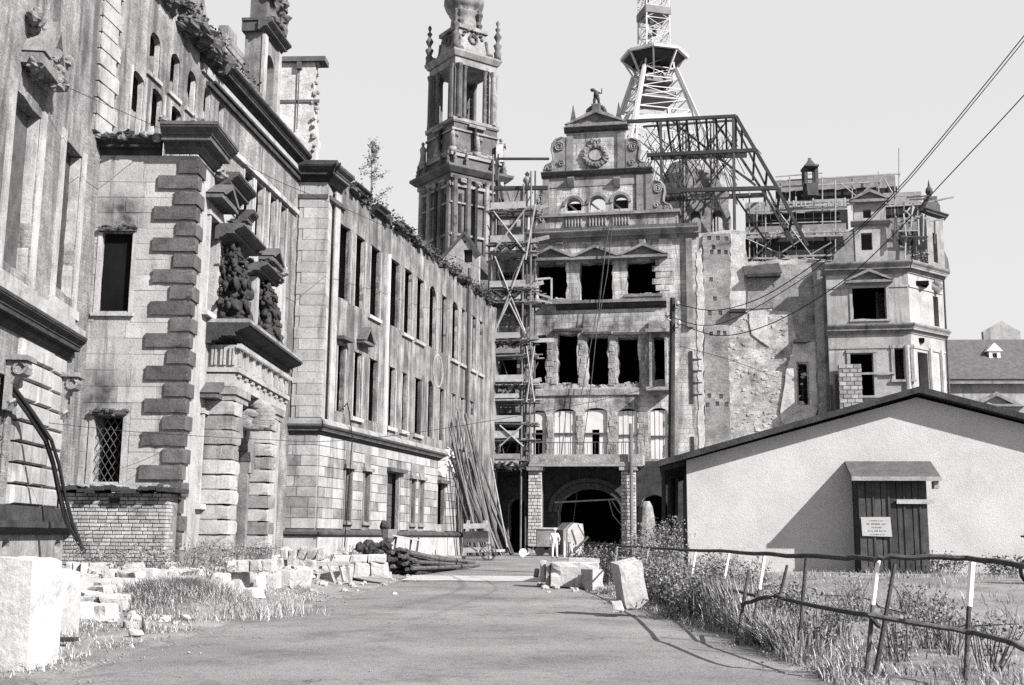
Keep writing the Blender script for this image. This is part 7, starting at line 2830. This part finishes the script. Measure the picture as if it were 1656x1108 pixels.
# grass, dry and patchy
m, m2 = MB(), MB()
cnt = 0
while cnt < 46000:
    z_ = rnd.random()
    if z_ < .40:
        x, y = rnd.uniform(-11, -4.3), rnd.uniform(11, 30)
        l = lerp_tab(ROAD_L, y)
        if x > l - .1 + .5 * noise.noise(Vector((x, y, 2))): continue
    elif z_ < .58:
        a = rnd.uniform(0, 6.28)
        q = abs(rnd.gauss(0, .8))
        x, y = -6.1 + q * 1.1 * math.cos(a), 22.3 + q * .9 * math.sin(a)
    elif z_ < .82:
        y = rnd.uniform(9.5, 36)
        r_ = lerp_tab(ROAD_R, y)
        x = r_ + abs(rnd.gauss(0, .9)) - .1
    else:
        x, y = rnd.uniform(3.8, 16), rnd.uniform(10, 34)
        if rnd.random() < .5 and 7 < x and 19 < y < 30: continue
    dn = noise.noise(Vector((x * .8, y * .8, 11)))
    if dn < rnd.uniform(-.35, .25): continue
    h = rnd.uniform(.06, .22) * (1.6 if dn > .2 else 1) * (.5 if x < 0 and z_ < .4 else 1)
    (m if rnd.random() < (.7 if x < 0 else .3) else m2).blade((x, y, gz(x, y) - .02), h * (1 if x < 0 else .8), rnd.uniform(.004, .010), rnd.uniform(.02, .2))
    cnt += 1
# the mound of tall dry grass left of the road
for k in range(7000):                            # tall grass standing in the fence
    px = rnd.uniform(1065, 1300)
    y = fd(px) + rnd.gauss(.35, .55)
    x = (px - 828) / 1872 * y + rnd.gauss(0, .15)
    if px > 1240 and rnd.random() < .6: continue
    if x < lerp_tab(ROAD_R, y) + .05: continue
    (m if rnd.random() < .25 else m2).blade((x, y, gz(x, y) - .02), rnd.uniform(.25, .95) * (1 if px < 1200 else .6), rnd.uniform(.007, .014), rnd.uniform(.1, .45))
for k in range(15000):
    a = rnd.uniform(0, 6.28)
    q = abs(rnd.gauss(0, .62))
    x, y = -6.0 + q * 1.15 * math.cos(a), 21.8 + q * .9 * math.sin(a)
    ee = 1 - ((x + 6) / 1.5) ** 2 - ((y - 21.8) / 1.2) ** 2
    zz = gz(x, y) + max(0, -.1 + .5 * math.sqrt(max(0, ee)))
    (m if rnd.random() < .9 else m2).blade((x, y, zz - .08), rnd.uniform(.08, .36), rnd.uniform(.004, .010), rnd.uniform(.08, .45))
m.build('dry_grass', MAT['grass_dry'], None, 'patchy pale dry grass along both sides of the road', 'grass', kind='stuff')
m2.build('green_grass', MAT['leaf_mid'], None, 'darker grass and ground weeds among the dry grass', 'grass', kind='stuff')
m = MB()
m.smooth = True
m.lump(Vector((-6.0, 21.8, gz(-6, 21.8) - .1)), 1.5, 1.2, .5, .12, 18, 10)
m.build('earth_mound', MAT['ground_dirt'], kind='structure')
# pale gravel across the road and loose stones
m = MB()
for k in range(2600):
    x, y = rnd.uniform(-4.2, 3.2), rnd.gauss(41, 1.6) if rnd.random() < .6 else rnd.uniform(9, 60)
    ed = rnd.random() < .8
    if ed:
        x = (lerp_tab(ROAD_L, y) + abs(rnd.gauss(0, .5))) if rnd.random() < .5 else (lerp_tab(ROAD_R, y) - abs(rnd.gauss(0, .4)))
    elif abs(y - 41) > 4 and rnd.random() < .75:
        continue
    s = rnd.uniform(.008, .024)
    m.lump(Vector((x, y, road_z(y) + .02)), s, s, s * .7, .4, 5, 3)
m.build('loose_gravel', MAT['ground_dirt'], None, 'loose pale gravel scattered over the road', 'gravel', kind='stuff')
gb = MB()
xs_, ys_ = grid(-3.6, 2.4, .5), grid(38.6, 43.4, .5)
pts, fc = [], []
for y in ys_:
    for x in xs_:
        e = .35 * noise.noise(Vector((x * .8, y, 6)))
        pts.append(Vector((x, y + (e if y in (ys_[0], ys_[-1]) else 0), road_z(y) + .032)))
for j in range(len(ys_) - 1):
    for i in range(len(xs_) - 1):
        a = j * len(xs_) + i
        fc.append((a, a + 1, a + len(xs_) + 1, a + len(xs_)))
gb.add(pts, fc)
gb.build('gravel_patch', MAT['gravel_pale'], kind='structure')
m = MB()
c_ = ground_at(70, 1043)
m.bar(c_ + Vector((-.35, .1, .05)), c_ + Vector((.45, -.05, .08)), .12, .05)
m.build('board', MAT['board_dark'], None, 'short dark board lying in the grass by the nearest block', 'board')
c_ = ground_at(232, 1028)
m = MB()
m.tube([c_ + Vector((0, 0, -.05)), c_ + Vector((-.02, 0, .14)), c_ + Vector((-.03, 0, .28))], [.03, .022, .006], 5)
m.build('peg', MAT['soot_shade_dark'], None, 'small dark peg stuck in the grass at the left of the road', 'peg')
